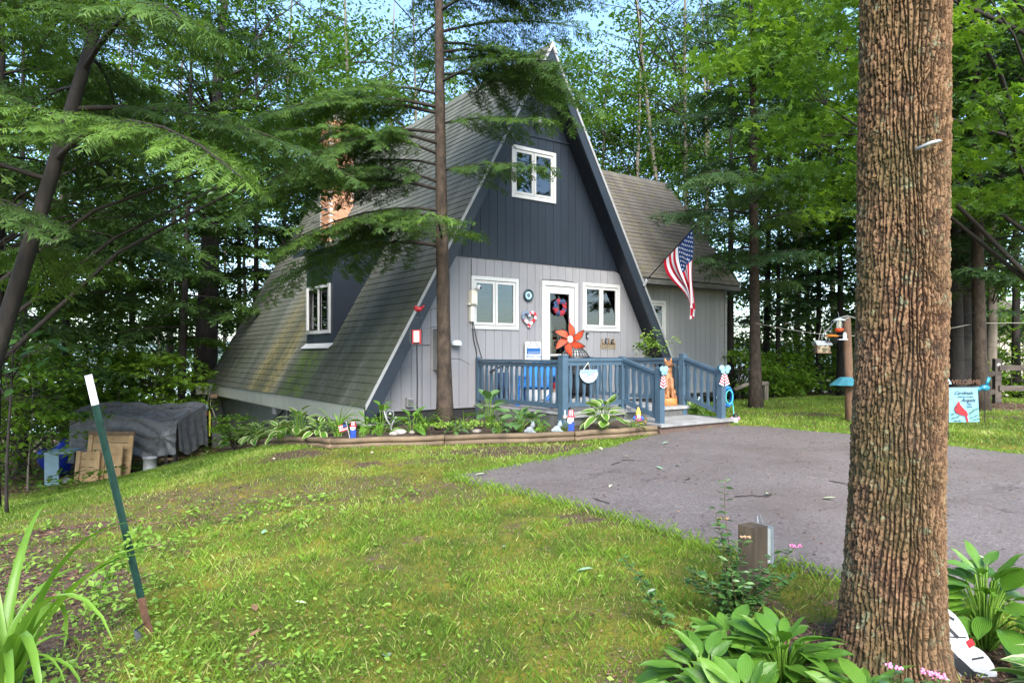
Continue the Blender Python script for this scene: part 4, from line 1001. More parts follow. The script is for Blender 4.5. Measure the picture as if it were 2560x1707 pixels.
blob([((0, .06, .24), (.13, .13, .13)), ((0, .03, .38), (.105, .10, .17)), ((0, -.005, .54), (.092, .085, .12)), ((0, -.02, .66), (.075, .075, .10)),
      ((0, -.045, .765), (.078, .075, .07)), ((0, -.115, .755), (.04, .05, .033)), ((0, -.15, .762), (.018, .018, .014)), ((-.04, -.085, .745), (.03, .04, .028)), ((.04, -.085, .745), (.03, .04, .028)),
      ([(-.052, -.02, .81), (-.062, -.02, .865), (-.066, -.018, .90)], [.034, .02, .005]), ([(.052, -.02, .81), (.062, -.02, .865), (.066, -.018, .90)], [.034, .02, .005]),
      ([(-.05, -.05, .50), (-.048, -.085, .32), (-.046, -.10, .17)], [.05, .038, .032]), ([(.05, -.05, .50), (.048, -.085, .32), (.046, -.10, .17)], [.05, .038, .032]),
      ((-.046, -.125, .155), (.034, .05, .022)), ((.046, -.125, .155), (.034, .05, .022)), ((-.115, .02, .23), (.05, .10, .09)), ((.115, .02, .23), (.05, .10, .09)),
      ((-.12, -.07, .16), (.035, .07, .025)), ((.12, -.07, .16), (.035, .07, .025)), ([(.02, .16, .18), (-.12, .16, .17), (-.17, .05, .165), (-.16, -.06, .165)], [.04, .04, .036, .028])],
     .014, 'body', M_carve, ct, 4)
for sg in (-1, 1):
    ho('eye', M_black, ct, lambda m: m.ball((sg * .035, -.107, .785), (.014, .01, .010), 8, 5), True)
ho('nose', M_black, ct, lambda m: m.ball((0, -.166, .766), (.011, .007, .008), 8, 5), True)
# flag on the right bargeboard
F0 = P(2.60, -.03, 3.24); Ft = P(2.52, -1.55, 4.28)
fg = thing('american_flag', 'American flag hanging in folds from an angled pole on the right roof edge', 'flag', tuple(F0))
MB().tube([F0, Ft], .013, 8).obj('pole', M_black, fg)
MB().tube([F0 + Vector((0, 0, -.06)), F0 + (Ft - F0) * .06], .032, 8).obj('bracket', M_whitewood, fg)
MB().ball(tuple(Ft), .028).obj('finial', M_black, fg, True)
dr = (Ft - F0); top = F0 + dr * .93; botm = F0 + dr * .40
GATH = top + (botm - top) * .05
def flagp(t, w):        # t: 0 top of hoist .. 1 bottom, w: 0 hoist .. 1 fly
    a = top + (botm - top) * t
    g = np.clip(w * 1.15, 0, 1); g = g * g * (3 - 2 * g)
    g *= .93
    xy = Vector((a.x + (GATH.x - a.x) * g, a.y + (GATH.y - a.y) * g, 0))
    hor = math.hypot(xy.x - a.x, xy.y - a.y)
    L = 1.46 * w; drop = math.sqrt(max(L * L - (hor * .9) ** 2, (.45 * L) ** 2))
    fold = math.sin(t * 17 + 1.2 * w) * .050 * (w ** .8) + .02 * math.sin(w * 7 + t * 3)
    return Vector((xy.x + fold * .9 + .05 * t * w, xy.y - abs(fold) * 1.2 - .01, a.z - drop))
NT_, NW = 52, 40
V = [flagp(i / NT_, j / NW) for i in range(NT_ + 1) for j in range(NW + 1)]; FF = []; mi = []
for i in range(NT_):
    for j in range(NW):
        FF.append((i * (NW + 1) + j, i * (NW + 1) + j + 1, (i + 1) * (NW + 1) + j + 1, (i + 1) * (NW + 1) + j))
        st = i // 4; mi.append(2 if (st < 7 and j < 16) else st % 2)
fm_ = [leafmat(n, [(0, c), (1, c)], .25, .8, (1, 1, 1), .1, None) for n, c in (('flag_cloth_red', (.46, .012, .03)), ('flag_cloth_white', (.72, .72, .72)), ('flag_cloth_blue', (.012, .04, .14)))]
link('cloth', npmesh('cloth', [tuple(v) for v in V], FF, fm_, mi, smooth=True), fg)
b = MB()
for r_ in range(9):
    for c_i in range(6 - r_ % 2):
        t = (r_ + .8) / 9.6 * (7 / 13); w = .4 * (c_i + .55 + .5 * (r_ % 2)) / 6.1
        o = flagp(t, w); ex = (flagp(t, w + .01) - o).normalized(); ey = (flagp(t + .012, w) - o).normalized(); nn = ex.cross(ey).normalized()
        if nn.y > 0: nn = -nn
        b.add([o + nn * .006 + (ex * math.sin(k * math.pi / 5) + ey * math.cos(k * math.pi / 5)) * (.024 if k % 2 == 0 else .010) for k in range(10)], [tuple(range(10))])
b.obj('star', M_flagwhite, fg, kind='stuff')
# ------------------------------------------------------------------ garden ornaments and yard things
def gt(name, label, cat, px, py, D, rz=0, group=None, dz=0):
    p = at(px, py, D); z = bedz(p.x, p.y) if inside(np.array([p.x]), np.array([p.y]), BED)[0] else h(p.x, p.y)
    return thing(name, label, cat, (p.x, p.y, z + dz), rz, group)
bf = gt('bird_feeder_pole', 'red wooden bird feeder on a thin black pole before the grey wall', 'bird feeder', 1042, 1060, 11.6)
ho('pole', M_black, bf, lambda m: m.tube([(0, 0, 0), (.01, 0, .75), (.0, 0, 1.42)], .012, 6))
ho('house_box', M_red, bf, lambda m: (m.box((-.07, -.05, 1.42), (-.05, .05, 1.66)), m.box((.05, -.05, 1.42), (.075, .05, 1.66)), m.box((-.05, .03, 1.42), (.05, .05, 1.66))))
ho('front_panel', mat('pale_pink_wood', (.6, .45, .42), .6, .1, 10), bf, lambda m: m.box((-.048, -.04, 1.45), (.048, -.028, 1.64)))
ho('tray', M_black, bf, lambda m: m.box((-.06, -.09, 1.39), (.22, .05, 1.412))); ho('roof', M_black, bf, lambda m: m.box((-.12, -.04, 1.44), (-.09, .04, 1.66)))
cb = gt('cardinal_ornament', 'red cardinal bird ornament on a swing hanging above the red feeder', 'bird ornament', 1046, 1060, 11.55)
ho('body', M_red, cb, lambda m: (m.ball((0, 0, 2.0), (.075, .035, .045)), m.ball((-.045, 0, 2.03), (.03, .028, .032)), m.bar((.05, 0, 2.01), (.10, 0, 2.06), .02, .03)), True)
ho('swing', M_black, cb, lambda m: (m.tube([(0, 0, 1.96), (-.035, 0, 1.86)], .003, 4), m.tube([(0, 0, 1.96), (.04, 0, 1.86)], .003, 4), m.bar((-.05, 0, 1.855), (.06, 0, 1.855), .015, .015)))
ho('rod', M_twig, cb, lambda m: m.tube([(.06, .03, 0), (.06, .03, 1.6), (.0, .02, 2.0)], .004, 4))
us = gt('patriotic_figure', 'flat painted wooden figure with striped hat and blue coat behind the log edging', 'garden figure', 883, 1080, 10.4)
def patriot(t, w, hgt):
    ho('coat', mat('cobalt_paint', (.012, .05, .27), .5, .1, 9), t, lambda m: m.box((-w, -.012, 0), (w, .012, hgt * .5)))
    ho('face', M_flagwhite, t, lambda m: m.prism([(-w * .9, hgt * .72), (-w * .9, hgt * .55), (-w * .2, hgt * .47), (w * .8, hgt * .55), (w * .9, hgt * .72)], lambda a, b: (a, -.016, b), lambda a, b: (a, .012, b)))
    ho('hat_brim', M_flagred, t, lambda m: m.box((-w * 1.25, -.018, hgt * .70), (w * 1.25, .014, hgt * .76)))
    b = MB()
    for k in range(5):
        b.i = k % 2; b.box((-w * .85 + k * w * .34, -.014, hgt * .762), (-w * .85 + (k + 1) * w * .34 - .0005, .012, hgt))
    b.obj('striped_hat', [M_flagred, M_flagwhite], t, False, True)
patriot(us, .042, .25)
us2 = gt('patriotic_stake', 'tall flat patriotic figure with raised striped hat and blue coat by the log joint', 'garden figure', 1428, 1078, 10.55, -.1)
patriot(us2, .045, .36); ho('stick', M_whitewood, us2, lambda m: m.box((-.10, -.01, .20), (-.085, .005, .36))); ho('beard', M_flagwhite, us2, lambda m: m.ball((-.02, -.02, .20), (.04, .012, .05)))
ho('dark_bird', M_black, us2, lambda m: m.ball((-.07, 0, .22), (.045, .02, .02)))
sfl = gt('small_flag', 'little American stick flag leaning in the bed next to a painted figure', 'flag', 872, 1080, 10.42, .1)
ho('stick', M_whitewood, sfl, lambda m: m.tube([(.015, 0, 0), (-.04, 0, .25)], .004, 5))
b = MB()
for k in range(7):
    b.i = k % 2; z0 = .225 - k * .014; b.add([(-.036 + k * .0035, -.002, z0), (-.155 + k * .003, -.006, z0 - .035), (-.155 + k * .003, -.006, z0 - .049), (-.036 + k * .0035, -.002, z0 - .014)], [(0, 1, 2, 3)])
b.i = 2; b.add([(-.035, -.006, .226), (-.09, -.008, .21), (-.085, -.008, .155), (-.025, -.006, .172)], [(0, 1, 2, 3)]); b.obj('cloth', [M_flagred, M_flagwhite, M_flagblue], sfl, False, True)
gn = gt('garden_gnome', 'colourful gnome with a tall yellow hat standing on the logs by the stair', 'gnome', 1596, 1068, 11.15, -.3, dz=.06)
ho('hat', M_yellow, gn, lambda m: m.lathe([(.045, .15), (.043, .17), (.028, .23), (.008, .28)], 12), True)
ho('body', mat('gnome_coat', (.35, .03, .16), .5, .2, 12), gn, lambda m: m.lathe([(.05, .03), (.06, .06), (.05, .13), (.03, .15)], 12), True)
ho('face', mat('gnome_skin', (.6, .34, .24), .6, .1, 9), gn, lambda m: m.ball((0, -.015, .15), .035), True); ho('beard', M_flagwhite, gn, lambda m: m.ball((.01, -.04, .12), (.03, .015, .035)), True)
for sg in (-1, 1):
    ho('arm', mat('gnome_blue', (.03, .10, .5), .5, .1, 12), gn, lambda m: m.tube([(sg * .05, 0, .125), (sg * .075, -.03, .09)], .018, 6)); ho('boot', M_red if sg < 0 else M_yellow, gn, lambda m: m.ball((sg * .035, -.03, .02), (.028, .045, .02)), True)
ho('pale_base', M_whitewood, gn, lambda m: m.lathe([(.075, 0), (.075, .015)], 12)); ho('frog', mat('frog_bronze', (.16, .13, .05), .4, .3, 20), gn, lambda m: (m.ball((.11, 0, .05), (.03, .03, .045)), m.ball((.125, -.01, .10), .022)), True)
for nm, lab, px, D, mt in (('rabbit_figurine', 'grey speckled rabbit figurine among hosta leaves in front of the porch', 1324, 10.6, mat('speckled_stone', (.20, .22, .23), .7, .4, 60)), ('bird_figurine', 'pale bluish crouching figurine left of the log joint', 1392, 10.6, mat('pale_blue_stone', (.24, .30, .32), .6, .3, 50))):
    t = gt(nm, lab, 'figurine', px, 1075, D, .4)
    blob([((0, 0, .06), (.07, .05, .06)), ((.045, -.02, .135), (.042, .036, .04)), ([(.05, 0, .16), (.03, .01, .21)], [.014, .006]), ([(.065, -.01, .16), (.07, 0, .215)], [.014, .006]), ((-.07, 0, .05), (.03, .025, .025)), ((.06, -.04, .03), (.03, .04, .022))], .010, 'body', mt, t, 3)
    ho('eye', M_black, t, lambda m: m.ball((.06, -.052, .145), .006, 6, 4))
dsk = gt('frog_ornament', 'glass globe ornament on a bent metal frame among big hosta leaves', 'garden ornament', 975, 1070, 10.9)
ho('globe', glassmat('green_globe', (.55, .62, .3), .15), dsk, lambda m: m.ball((0, 0, .30), .055, 14, 10), True)
ho('frame', M_grmetal, dsk, lambda m: (m.tube([(-.09, 0, .34), (-.05, -.02, .22), (.02, 0, .10), (.02, 0, 0)], .014, 6), m.tube([(.1, 0, .26), (.05, -.01, .18), (.02, 0, .10)], .014, 6), m.torus((0, 0, .30), .06, .006, 'y', 16, 5)))
ho('core', mat('globe_core', (.20, .25, .06), .5, .4, 30), dsk, lambda m: m.ball((0, 0, .295), .04), True)
for k, (px, D, r) in enumerate(((1000, 10.75, .09), (985, 10.6, .07), (1030, 10.8, .06), (1190, 10.9, .07))):
    t = gt('garden_stone', ('large pale flat stone in the bed under the globe ornament', 'pale stone at the front edge of the bed left of the hemlock', 'small reddish stone beside the hemlock trunk base', 'pinkish stone right of the hemlock trunk base')[k], 'stone', px, 1080, D, k)
    b = MB(); b.ball((0, 0, r * .35), (r * 1.2, r * .8, r * .5), 9, 6); b.v = [(x * (1 + .2 * math.sin(y * 60 + k)), y * (1 + .2 * math.cos(z * 70)), z) for x, y, z in b.v]; b.obj('stone_body', M_stone, t, True, True)
wv = gt('grey_vent_box', 'square grey vent cover low on the grey front wall', 'vent', 1019, 1040, 12.15)
wv.location = P(-2.95, .46, .78); wv.rotation_euler = (0, 0, TH); ho('cover', M_greyside, wv, lambda m: m.box((-.06, -.06, -.08), (.06, .03, .08))); ho('louvre', M_black, wv, lambda m: [m.box((-.05, -.064, -.06 + .03 * k), (.05, -.0605, -.045 + .03 * k)) for k in range(4)])
# ------------------------------------------------------------------ steel post, foreground left
b0 = ground(374, 1592); tp = at(219, 938, b0.y + .02)
post_t = thing('steel_fence_post', 'leaning green studded steel fence post with white painted top', 'fence post', tuple(b0))
dirp = (tp - b0); LP = dirp.length; zq = dirp.to_track_quat('Z', 'Y')
post_t.rotation_euler = zq.to_euler()
WM[post_t.name] = Matrix.LocRotScale(b0, zq, None)
tw = Matrix.Rotation(R(-18) , 4, 'Z')
for nm, z0, z1, mt in (('green_shaft', LP * .15, LP * .885, M_green), ('white_top', LP * .885, LP, mat('worn_white', (.42, .42, .45), .6, .25, 30, bump=.2)), ('rusty_foot', -.15, LP * .15, M_rust)):
    m = MB(); m.T = tw; m.box((-.018, -.005, z0), (.018, .0, z1)); m.box((-.003, .0003, z0), (.003, .036, z1)); m.obj(nm, mt, post_t, False, True)
for i in range(24):
    z = LP * (.05 + .82 * i / 23); m = MB(); m.T = tw; m.box((-.007, -.016, z), (.007, -.0053, z + .018)); m.obj('stud', M_green if i > 4 else M_rust, post_t, False, True)
m = MB(); m.T = tw
for i, z in enumerate((.99, .975, .965, .958, .945, .93, .92, .908, .897)):
    m.box((-.011 + .004 * (i % 2), -.0065, LP * z - .006), (.008 + .003 * (i % 3), -.0053, LP * z - (.002 if i % 2 else -.004)))
m.obj('worn_lettering', M_black_print, post_t, False, True)
m = MB(); m.add([(-.03, -.05, .0), (.0, -.06, .06), (.09, -.03, -.01), (.10, -.02, .09), (.05, .0, .10), (-.02, .01, .09), (-.03, -.06, .0), (.0, -.07, .06), (.09, -.04, -.01)], [(0, 1, 3, 2), (1, 4, 3), (1, 5, 4)]); m.obj('steel_plate', M_grmetal, post_t, False, True)
# low timber post with outlet box
b1 = ground(1882, 1502); lp = thing('outlet_post', 'short square timber post with a grey outlet box on its side', 'post', tuple(b1), R(33))
hh = at(1882, 1312, b1.y).z - b1.z
ho('timber', mat('old_timber', (.035, .025, .017), .8, .35, 6, (.13, .095, .06), bump=.5, bscale=30, stretch=(1, 1, .25)), lp, lambda m: m.prism([(-.065, -.065), (.065, -.065), (.065, .065), (-.065, .065)], lambda a, b: (a, b, -.2), lambda a, b: (a, b, hh)))
ho('white_wear', mat('flaking_white', (.55, .52, .48), .9, .3, 40), lp, lambda m: [m.box((.0655, -.05 + .02 * k, .0), (.0665, -.035 + .02 * k, .10 + .05 * ((k * 7) % 4) / 3)) for k in range(5)])
ob = ho('outlet_box', mat('outlet_grey', (.42, .44, .42), .5, .1, 9), lp, lambda m: m.box((.067, -.05, hh - .25), (.115, .055, hh - .03)))
ho('cover', mat('outlet_cover', (.30, .34, .35), .4, .1, 9), ob, lambda m: m.hexa([(.118, -.06, hh - .26), (.15, -.05, hh - .25), (.15, .055, hh - .25), (.118, .065, hh - .26), (.118, -.06, hh - .01), (.145, -.05, hh - .02), (.145, .055, hh - .02), (.118, .065, hh - .01)]))
ho('hook', M_grmetal, ob, lambda m: (m.tube([(.05, 0, hh + .005), (.06, .01, hh + .05), (.085, .01, hh + .05), (.10, 0, hh + .0)], .006, 6), m.tube([(.10, 0, hh - .27), (.13, 0, hh - .29), (.14, 0, hh - .26)], .010, 6)))
# painted snow-face board leaning on the big tree
b2 = ground(2440, 1690); sn = thing('painted_board', 'white painted wooden lobed board with black brush strokes and red dab at the tree foot', 'yard ornament', (b2.x, b2.y, b2.z - .02), R(0), None, (R(-14), R(-24), R(12)))
M_snow = mat('worn_white_board', (.30, .31, .33), .7, .3, 14, (.46, .47, .49))
ho('upper_disc', M_snow, sn, lambda m: m.prism([(-.02 + .10 * math.cos(t), .25 + .15 * math.sin(t)) for t in np.linspace(0, 6.283, 28)[:-1]], lambda a, b: (a, -.015, b), lambda a, b: (a, .015, b)))
ho('lower_disc', M_snow, sn, lambda m: m.prism([(.0 + .12 * math.cos(t), .03 + .15 * math.sin(t)) for t in np.linspace(0, 6.283, 28)[:-1]], lambda a, b: (a, -.013, b), lambda a, b: (a, .013, b)))
ho('black_strokes', M_black_print, sn, lambda m: [m.bar((x0, -.0165, z0), (x1, -.0165, z1), w, .004, (0, 1, 0)) for x0, z0, x1, z1, w in ((-.06, .36, -.05, .34, .01), (-.02, .35, .0, .32, .014), (.0, .28, .02, .22, .016), (-.03, .25, .06, .20, .006), (-.07, .24, -.03, .10, .02), (.03, .10, .09, .08, .008), (.0, .05, .06, .0, .008), (.03, .33, .05, .30, .012))])
ho('black_scarf', M_black, sn, lambda m: m.prism([(-.10, .17), (-.03, .14), (.05, -.08), (.0, -.10)], lambda a, b: (a, -.022, b), lambda a, b: (a, -.0165, b)))
ho('red_dab', M_red, sn, lambda m: m.box((.045, -.0175, .15), (.085, -.0155, .185)))
# shed: tarp over a rack
sp = at(345, 1190, 17.0); sz = h(sp.x, sp.y)
sh = thing('tarp_rack', 'long wooden rack covered with a sagging grey tarp', 'covered rack', (sp.x, sp.y, sz), R(-7))
WL, WD, HT = 2.72, 1.3, 1.62
for x in (-1.30, -.55, .15, .55, 1.1, 1.30):
    ho('leg', mat('dark_lumber', (.035, .028, .025), .85, .4, 9), sh, lambda m: m.box((x - .045, -.55, -.1), (x + .045, -.46, .9)))
ho('shelf', M_wood, sh, lambda m: m.box((-1.3, -.55, .45), (1.3, .6, .50)))
for k in range(5): ho('split_log', M_bark, sh, lambda m: m.tube([(.62, -.3 + .2 * k, .10 + .08 * (k % 2)), (1.25, -.3 + .2 * k, .12 + .08 * (k % 2))], .07, 7))
nx, ny = 90, 44; V = []; FF = []
def tz(u_, t): return 1.70 - .26 * t * (.5 + .8 * u_) + .03 * math.sin(u_ * 9 + t * 3) + .02 * math.sin(u_ * 23 + 5 * t) - .05 * max(0, math.sin(u_ * 6.28 * 1.5)) * math.sin(math.pi * t)
def tri_(x): return abs((x / math.pi) % 2 - 1) * 2 - 1
for j in range(ny + 1):
    for i in range(nx + 1):
        u_ = i / nx; w_ = j / ny; x = -1.38 + 2.76 * u_
        if w_ < .35:
            t = w_ / .35; y = .65 - 1.2 * t; z = tz(u_, t)
        else:
            t = (w_ - .35) / .65; bot = (.50 + .10 * abs(math.sin(u_ * 8.2)) - .06 * math.sin(math.pi * u_)) if u_ > .26 else .34 + .6 * max(0, u_ - .05)
            zt_ = tz(u_, 1); z = zt_ + (bot - zt_) * t
            ax, az_ = (u_ - .88) * 2.76, (z - 1.0)               # folds fan out from a tie point at the right
            rad = math.hypot(ax, az_); an = math.atan2(az_, ax)
            fan = .055 * tri_(an * 9 + rad * 1.5) * min(1, rad * 1.6) * math.exp(-rad * .55)
            swag = .05 * tri_((z + .55 * (u_ - .45) ** 2 * 4) * 22 + 1) * math.exp(-((u_ - .58) / .22) ** 2) * t
            y = -.56 - .05 * t + fan * t + swag - .06 * math.exp(-(rad / .12) ** 2) + .03 * tri_(u_ * 40) * t * .6
        V.append((x, y, z))
for j in range(ny):
    for i in range(nx): a = j * (nx + 1) + i; FF.append((a, a + 1, a + nx + 2, a + nx + 1))
for sx, xo in ((0, -1.385), (1, 1.385)):
    SV = []; SF_ = []
    for j in range(21):
        for i in range(21):
            t = i / 20; d = j / 20; ztp = tz(sx, t) ; bot = (.62 if sx else .38) + .08 * math.sin(t * 7)
            SV.append((xo + (.03 * tri_(t * 25 + d * 2) * d + .06 * d) * (1 if sx else -1), .65 - 1.2 * t, ztp + (bot - ztp) * d))
    for j in range(20):
        for i in range(20): a = j * 21 + i; SF_.append((a, a + 1, a + 22, a + 21))
    link('tarp_side', npmesh('tarp_side', SV, SF_, M_tarp), sh, True)
link('tarp', npmesh('tarp', V, FF, M_tarp), sh, True)
b = MB()
for k in range(240):
    a = random.random() * 6.28; x, y = random.uniform(-1.3, 1.3), random.uniform(-.5, .55); r = random.uniform(.02, .06)
    z = tz((x + 1.38) / 2.76, (.65 - y) / 1.2) + .012
    b.add([(x - r * math.cos(a), y - r * math.sin(a), z), (x + r * .5 * math.sin(a), y - r * .5 * math.cos(a), z + .012), (x + r * math.cos(a), y + r * math.sin(a), z), (x - r * .5 * math.sin(a), y + r * .5 * math.cos(a), z + .01)], [(0, 1, 2, 3)])
b.obj('leaf_debris', mat('debris', (.16, .11, .08), .9, .5, 9, (.42, .38, .35)), sh, False, True, kind='stuff')
def panel(name, label, px, py, D, w, hgt, nb, vert, tilt, mt=M_pallet, rails=2):
    g = ground(px, py) if D is None else at(px, py, D); g.z = h(g.x, g.y)
    t = thing(name, label, 'wooden panel', tuple(g), R(-6), None, (R(-tilt), 0, R(-6)))
    for k in range(nb):
        if vert: ho('board', mt, t, lambda m: m.box((-w / 2 + k * w / nb + .005, 0, 0), (-w / 2 + (k + 1) * w / nb - .005, .02, hgt)))
        else: ho('board', mt, t, lambda m: m.box((-w / 2 + .02, 0, hgt * k / nb + .006), (w / 2 - .02, .02, hgt * (k + 1) / nb - .006)))
    for x in ([-w / 2, w / 2 - .09] if rails == 2 else [-w / 2, -.05, w / 2 - .10]): ho('stile', mt, t, lambda m: m.box((x, -.035, -.02), (x + .10, -.001, hgt + .02)))
    return t
pn = panel('wooden_gate_panel', 'taller framed wooden panel with open slots leaning on the tarp rack', 268, 1172, 15.75, 1.08, 1.0, 6, False, 9)
ho('top_rail', M_wood, pn, lambda m: m.box((-.56, -.04, 1.0), (.56, .03, 1.09)))
panel('pallet_panel', 'low light wooden pallet leaning in front of the taller framed panel', 216, 1184, 15.5, .56, .68, 4, False, 7)
panel('plank_panel', 'small pale plank panel between the low pallet and the steel post', 275, 1178, 15.55, .50, .72, 4, False, 8)
bk = gt('white_bucket', 'dirty white plastic bucket under the sagging tarp', 'bucket', 375, 1175, 16.1)
ho('shell', mat('dirty_white', (.55, .54, .52), .5, .25, 8, bump=.1), bk, lambda m: m.lathe([(.145, 0), (.15, .05), (.15, .055), (.145, .06), (.145, .30), (.155, .30), (.155, .34), (.135, .34), (.13, .05)], 20), True)
ho('handle', M_grmetal, bk, lambda m: m.torus((0, 0, .2), .155, .004, 'x', 14, 4, math.pi, 2 * math.pi, 1, .9))
bn = gt('grey_bench', 'pale blue-grey painted bench end standing beside a blue tarp', 'bench', 140, 1185, 15.6, .2)
ho('side', mat('pale_blue_paint', (.25, .37, .44), .6, .12, 6), bn, lambda m: (m.box((-.17, -.12, 0), (.10, -.09, .70)), m.box((-.2, -.09, .0), (-.16, .5, .70)))); ho('seat', mat('pale_blue_paint', (0, 0, 0)), bn, lambda m: m.box((-.2, -.12, .702), (.36, .4, .76))); ho('far_leg', M_black, bn, lambda m: m.box((.26, .3, 0), (.32, .36, .70)))
bt = gt('blue_tarp', 'crumpled royal blue tarp heaped behind the pale bench', 'tarp', 150, 1165, 16.9)
b = MB(); b.ball((0, 0, .42), (.45, .4, .42), 18, 12); b.v = [(x * (1 + .18 * math.sin(9 * y + 5 * z)), y * (1 + .15 * math.sin(11 * x)), max(-.02, z * (1 + .15 * math.sin(8 * x + 6 * y)))) for x, y, z in b.v]; b.obj('fold', mat('royal_tarp', (.01, .03, .30), .4, .2, 9), bt, True, True)
st = gt('grey_rock', 'grey rounded rock at the right foot of the pale bench', 'stone', 165, 1188, 15.7)
ho('rock_body', mat('rock_grey', (.25, .24, .25), .85, .3, 9, bump=.5, bscale=20), st, lambda m: m.ball((0, 0, .06), (.13, .10, .09), 9, 6), True)
# things round the oak and the far house corner
def hang(name, label, cat, px, py, D): return thing(name, label, cat, tuple(at(px, py, D)))
wp = hang('white_hanging_pot', 'square white hanging pot beside the big oak trunk', 'pot', 459, 1040, 20.5)
ho('pot', M_white, wp, lambda m: m.prism([(-.10, -.10), (.10, -.10), (.10, .10), (-.10, .10)], lambda a, b: (a, b, 0), lambda a, b: (a * 1.25, b * 1.25, .22))); ho('rim', M_whitewood, wp, lambda m: m.box((-.15, -.15, .222), (.15, .15, .35))); ho('hanger', M_rope, wp, lambda m: m.tube([(0, 0, .3), (0, 0, .9)], .012, 5))
rp = hang('red_flower_pot', 'round terracotta flower pot with orange bloom hanging by the house corner', 'flower pot', 502, 1041, 20.0)
ho('pot', M_terra, rp, lambda m: m.lathe([(.13, 0), (.20, .03), (.19, .17), (.16, .18)], 14), True); ho('leaves', mat('pot_green', (.06, .14, .03), .6, .4, 30), rp, lambda m: (m.ball((0, 0, .24), (.12, .1, .09)),), True); ho('bloom', mat('bloom_orange', (.7, .15, .02), .6, .2, 30), rp, lambda m: (m.ball((.02, -.04, .35), (.06, .05, .04)), m.ball((-.12, -.02, .24), (.04, .04, .04))), True); ho('blue_jar', mat('jar_grey', (.2, .26, .3), .4, .1, 9), rp, lambda m: m.ball((.17, -.05, .26), (.08, .08, .10)), True); ho('hook_wire', M_grmetal, rp, lambda m: (m.tube([(.17, 0, .3), (.28, .1, .95)], .008, 4), m.tube([(-.1, 0, .18), (.28, .1, .95)], .006, 4)))
ys = hang('yellow_stake', 'upright yellow plastic stake beside the oak trunk', 'stake', 524, 1090, 19.9)
ho('strip', mat('lime_yellow', (.55, .55, .08), .5, .1, 20), ys, lambda m: m.prism([(-.02, 0), (.02, 0), (.035, .6), (.0, .75), (-.02, .7)], lambda a, b: (a, 0, b), lambda a, b: (a, .012, b)))
gp = hang('gutter_hanger', 'short wooden lamp arm at the far lower corner of the roof', 'bracket', 536, 990, 20.3)
ho('arm', M_wood, gp, lambda m: m.box((-.1, -.06, -.05), (.1, .06, .06))); ho('cord', M_rope, gp, lambda m: (m.tube([(-.1, 0, 0), (-.12, 0, -.25), (.1, .0, -.8)], .01, 4)))
# bird feeding post, right
fpst = gt('feeding_station', 'brown log post with curved metal arms and a teal cone baffle', 'feeder post', 2117, 1058, 13.3)
pz = at(2117, 792, 13.3).z - fpst.location.z
ho('log_post', M_barkgrey if False else mat('feeder_post_bark', (.10, .05, .03), .85, .4, 6, (.22, .13, .08), bump=.6, bscale=25, stretch=(1, 1, .3)), fpst, lambda m: m.tube([(.06, 0, -.1), (.05, 0, .6), (.02, 0, 1.3), (0, 0, pz)], [.09, .08, .078, .068], 12), True)
bzz = at(2100, 963, 13.3).z - fpst.location.z
ho('baffle', M_teal, fpst, lambda m: m.lathe([(.30, 0), (.31, .005), (.11, .155), (.10, .16)], 10, (-.02, 0, bzz)))
ho('arm', M_grmetal, fpst, lambda m: (m.tube([(0, -.02, pz + .02), (-.18, -.02, pz - .03), (-.32, -.02, pz - .18), (-.46, -.02, pz - .34), (-.47, -.02, pz - .40)], .013, 6), m.tube([(0, -.02, pz + .02), (.2, -.02, pz - .04), (.4, -.02, pz - .12)], .013, 6), m.tube([(0, -.1, pz - .02), (-.15, -.1, pz - .06)], .01, 5)))
f1 = hang('house_feeder', 'small house-shaped grey bird feeder hanging from the long metal arm', 'bird feeder', 2056, 883, 13.3)
ho('base', M_wood, f1, lambda m: m.box((-.13, -.09, 0), (.13, .09, .02))); ho('bin', glassmat('feeder_plastic', (.6, .6, .55), .1), f1, lambda m: m.box((-.10, -.05, .021), (.10, .05, .16)))
ho('seed', mat('seed_mix', (.35, .28, .2), .9, .4, 60), f1, lambda m: m.box((-.05, -.04, .022), (.07, .04, .13))); ho('end', M_wood, f1, lambda m: (m.box((-.125, -.06, .021), (-.105, .06, .17)), m.box((.105, -.06, .021), (.125, .06, .17)))); ho('roof', mat('feeder_roof', (.40, .42, .44), .5, .1, 9), f1, lambda m: m.prism([(-.10, .155), (0, .225), (.10, .155), (.10, .17), (0, .245), (-.10, .17)], lambda a, b: (-.15, a, b), lambda a, b: (.15, a, b)))
ho('wire', M_rope, f1, lambda m: (m.tube([(-.08, 0, .22), (-.02, 0, .50)], .004, 4), m.tube([(.1, 0, .22), (.02, 0, .50)], .004, 4)))
f2 = hang('tube_feeder', 'clear tube bird feeder with pale top and orange-red base high on the log post', 'bird feeder', 2098, 826, 13.1)
ho('tube', glassmat('tube_plastic', (.75, .75, .72), .1), f2, lambda m: m.lathe([(.045, .04), (.045, .19)], 12)); ho('top', mat('feeder_white', (.6, .68, .72), .4, .1, 9), f2, lambda m: m.lathe([(.12, .185), (.11, .20), (.04, .235), (.01, .24)], 14)); ho('base', mat('feeder_red', (.6, .08, .02), .5, .1, 9), f2, lambda m: m.lathe([(.03, -.03), (.075, .0), (.08, .03), (.05, .045)], 14)); ho('cage', M_grmetal, f2, lambda m: [m.tube([(.055 * math.cos(a), .055 * math.sin(a), .03), (.055 * math.cos(a), .055 * math.sin(a), .19)], .004, 4) for a in np.linspace(0, 6.28, 7)[:-1]]); ho('wire', M_grmetal, f2, lambda m: m.tube([(0, 0, .24), (.0, .05, .36)], .004, 4))
f3 = hang('orange_feeder', 'mesh bird feeder with a flat orange lid left of the log post', 'bird feeder', 2080, 852, 13.2)
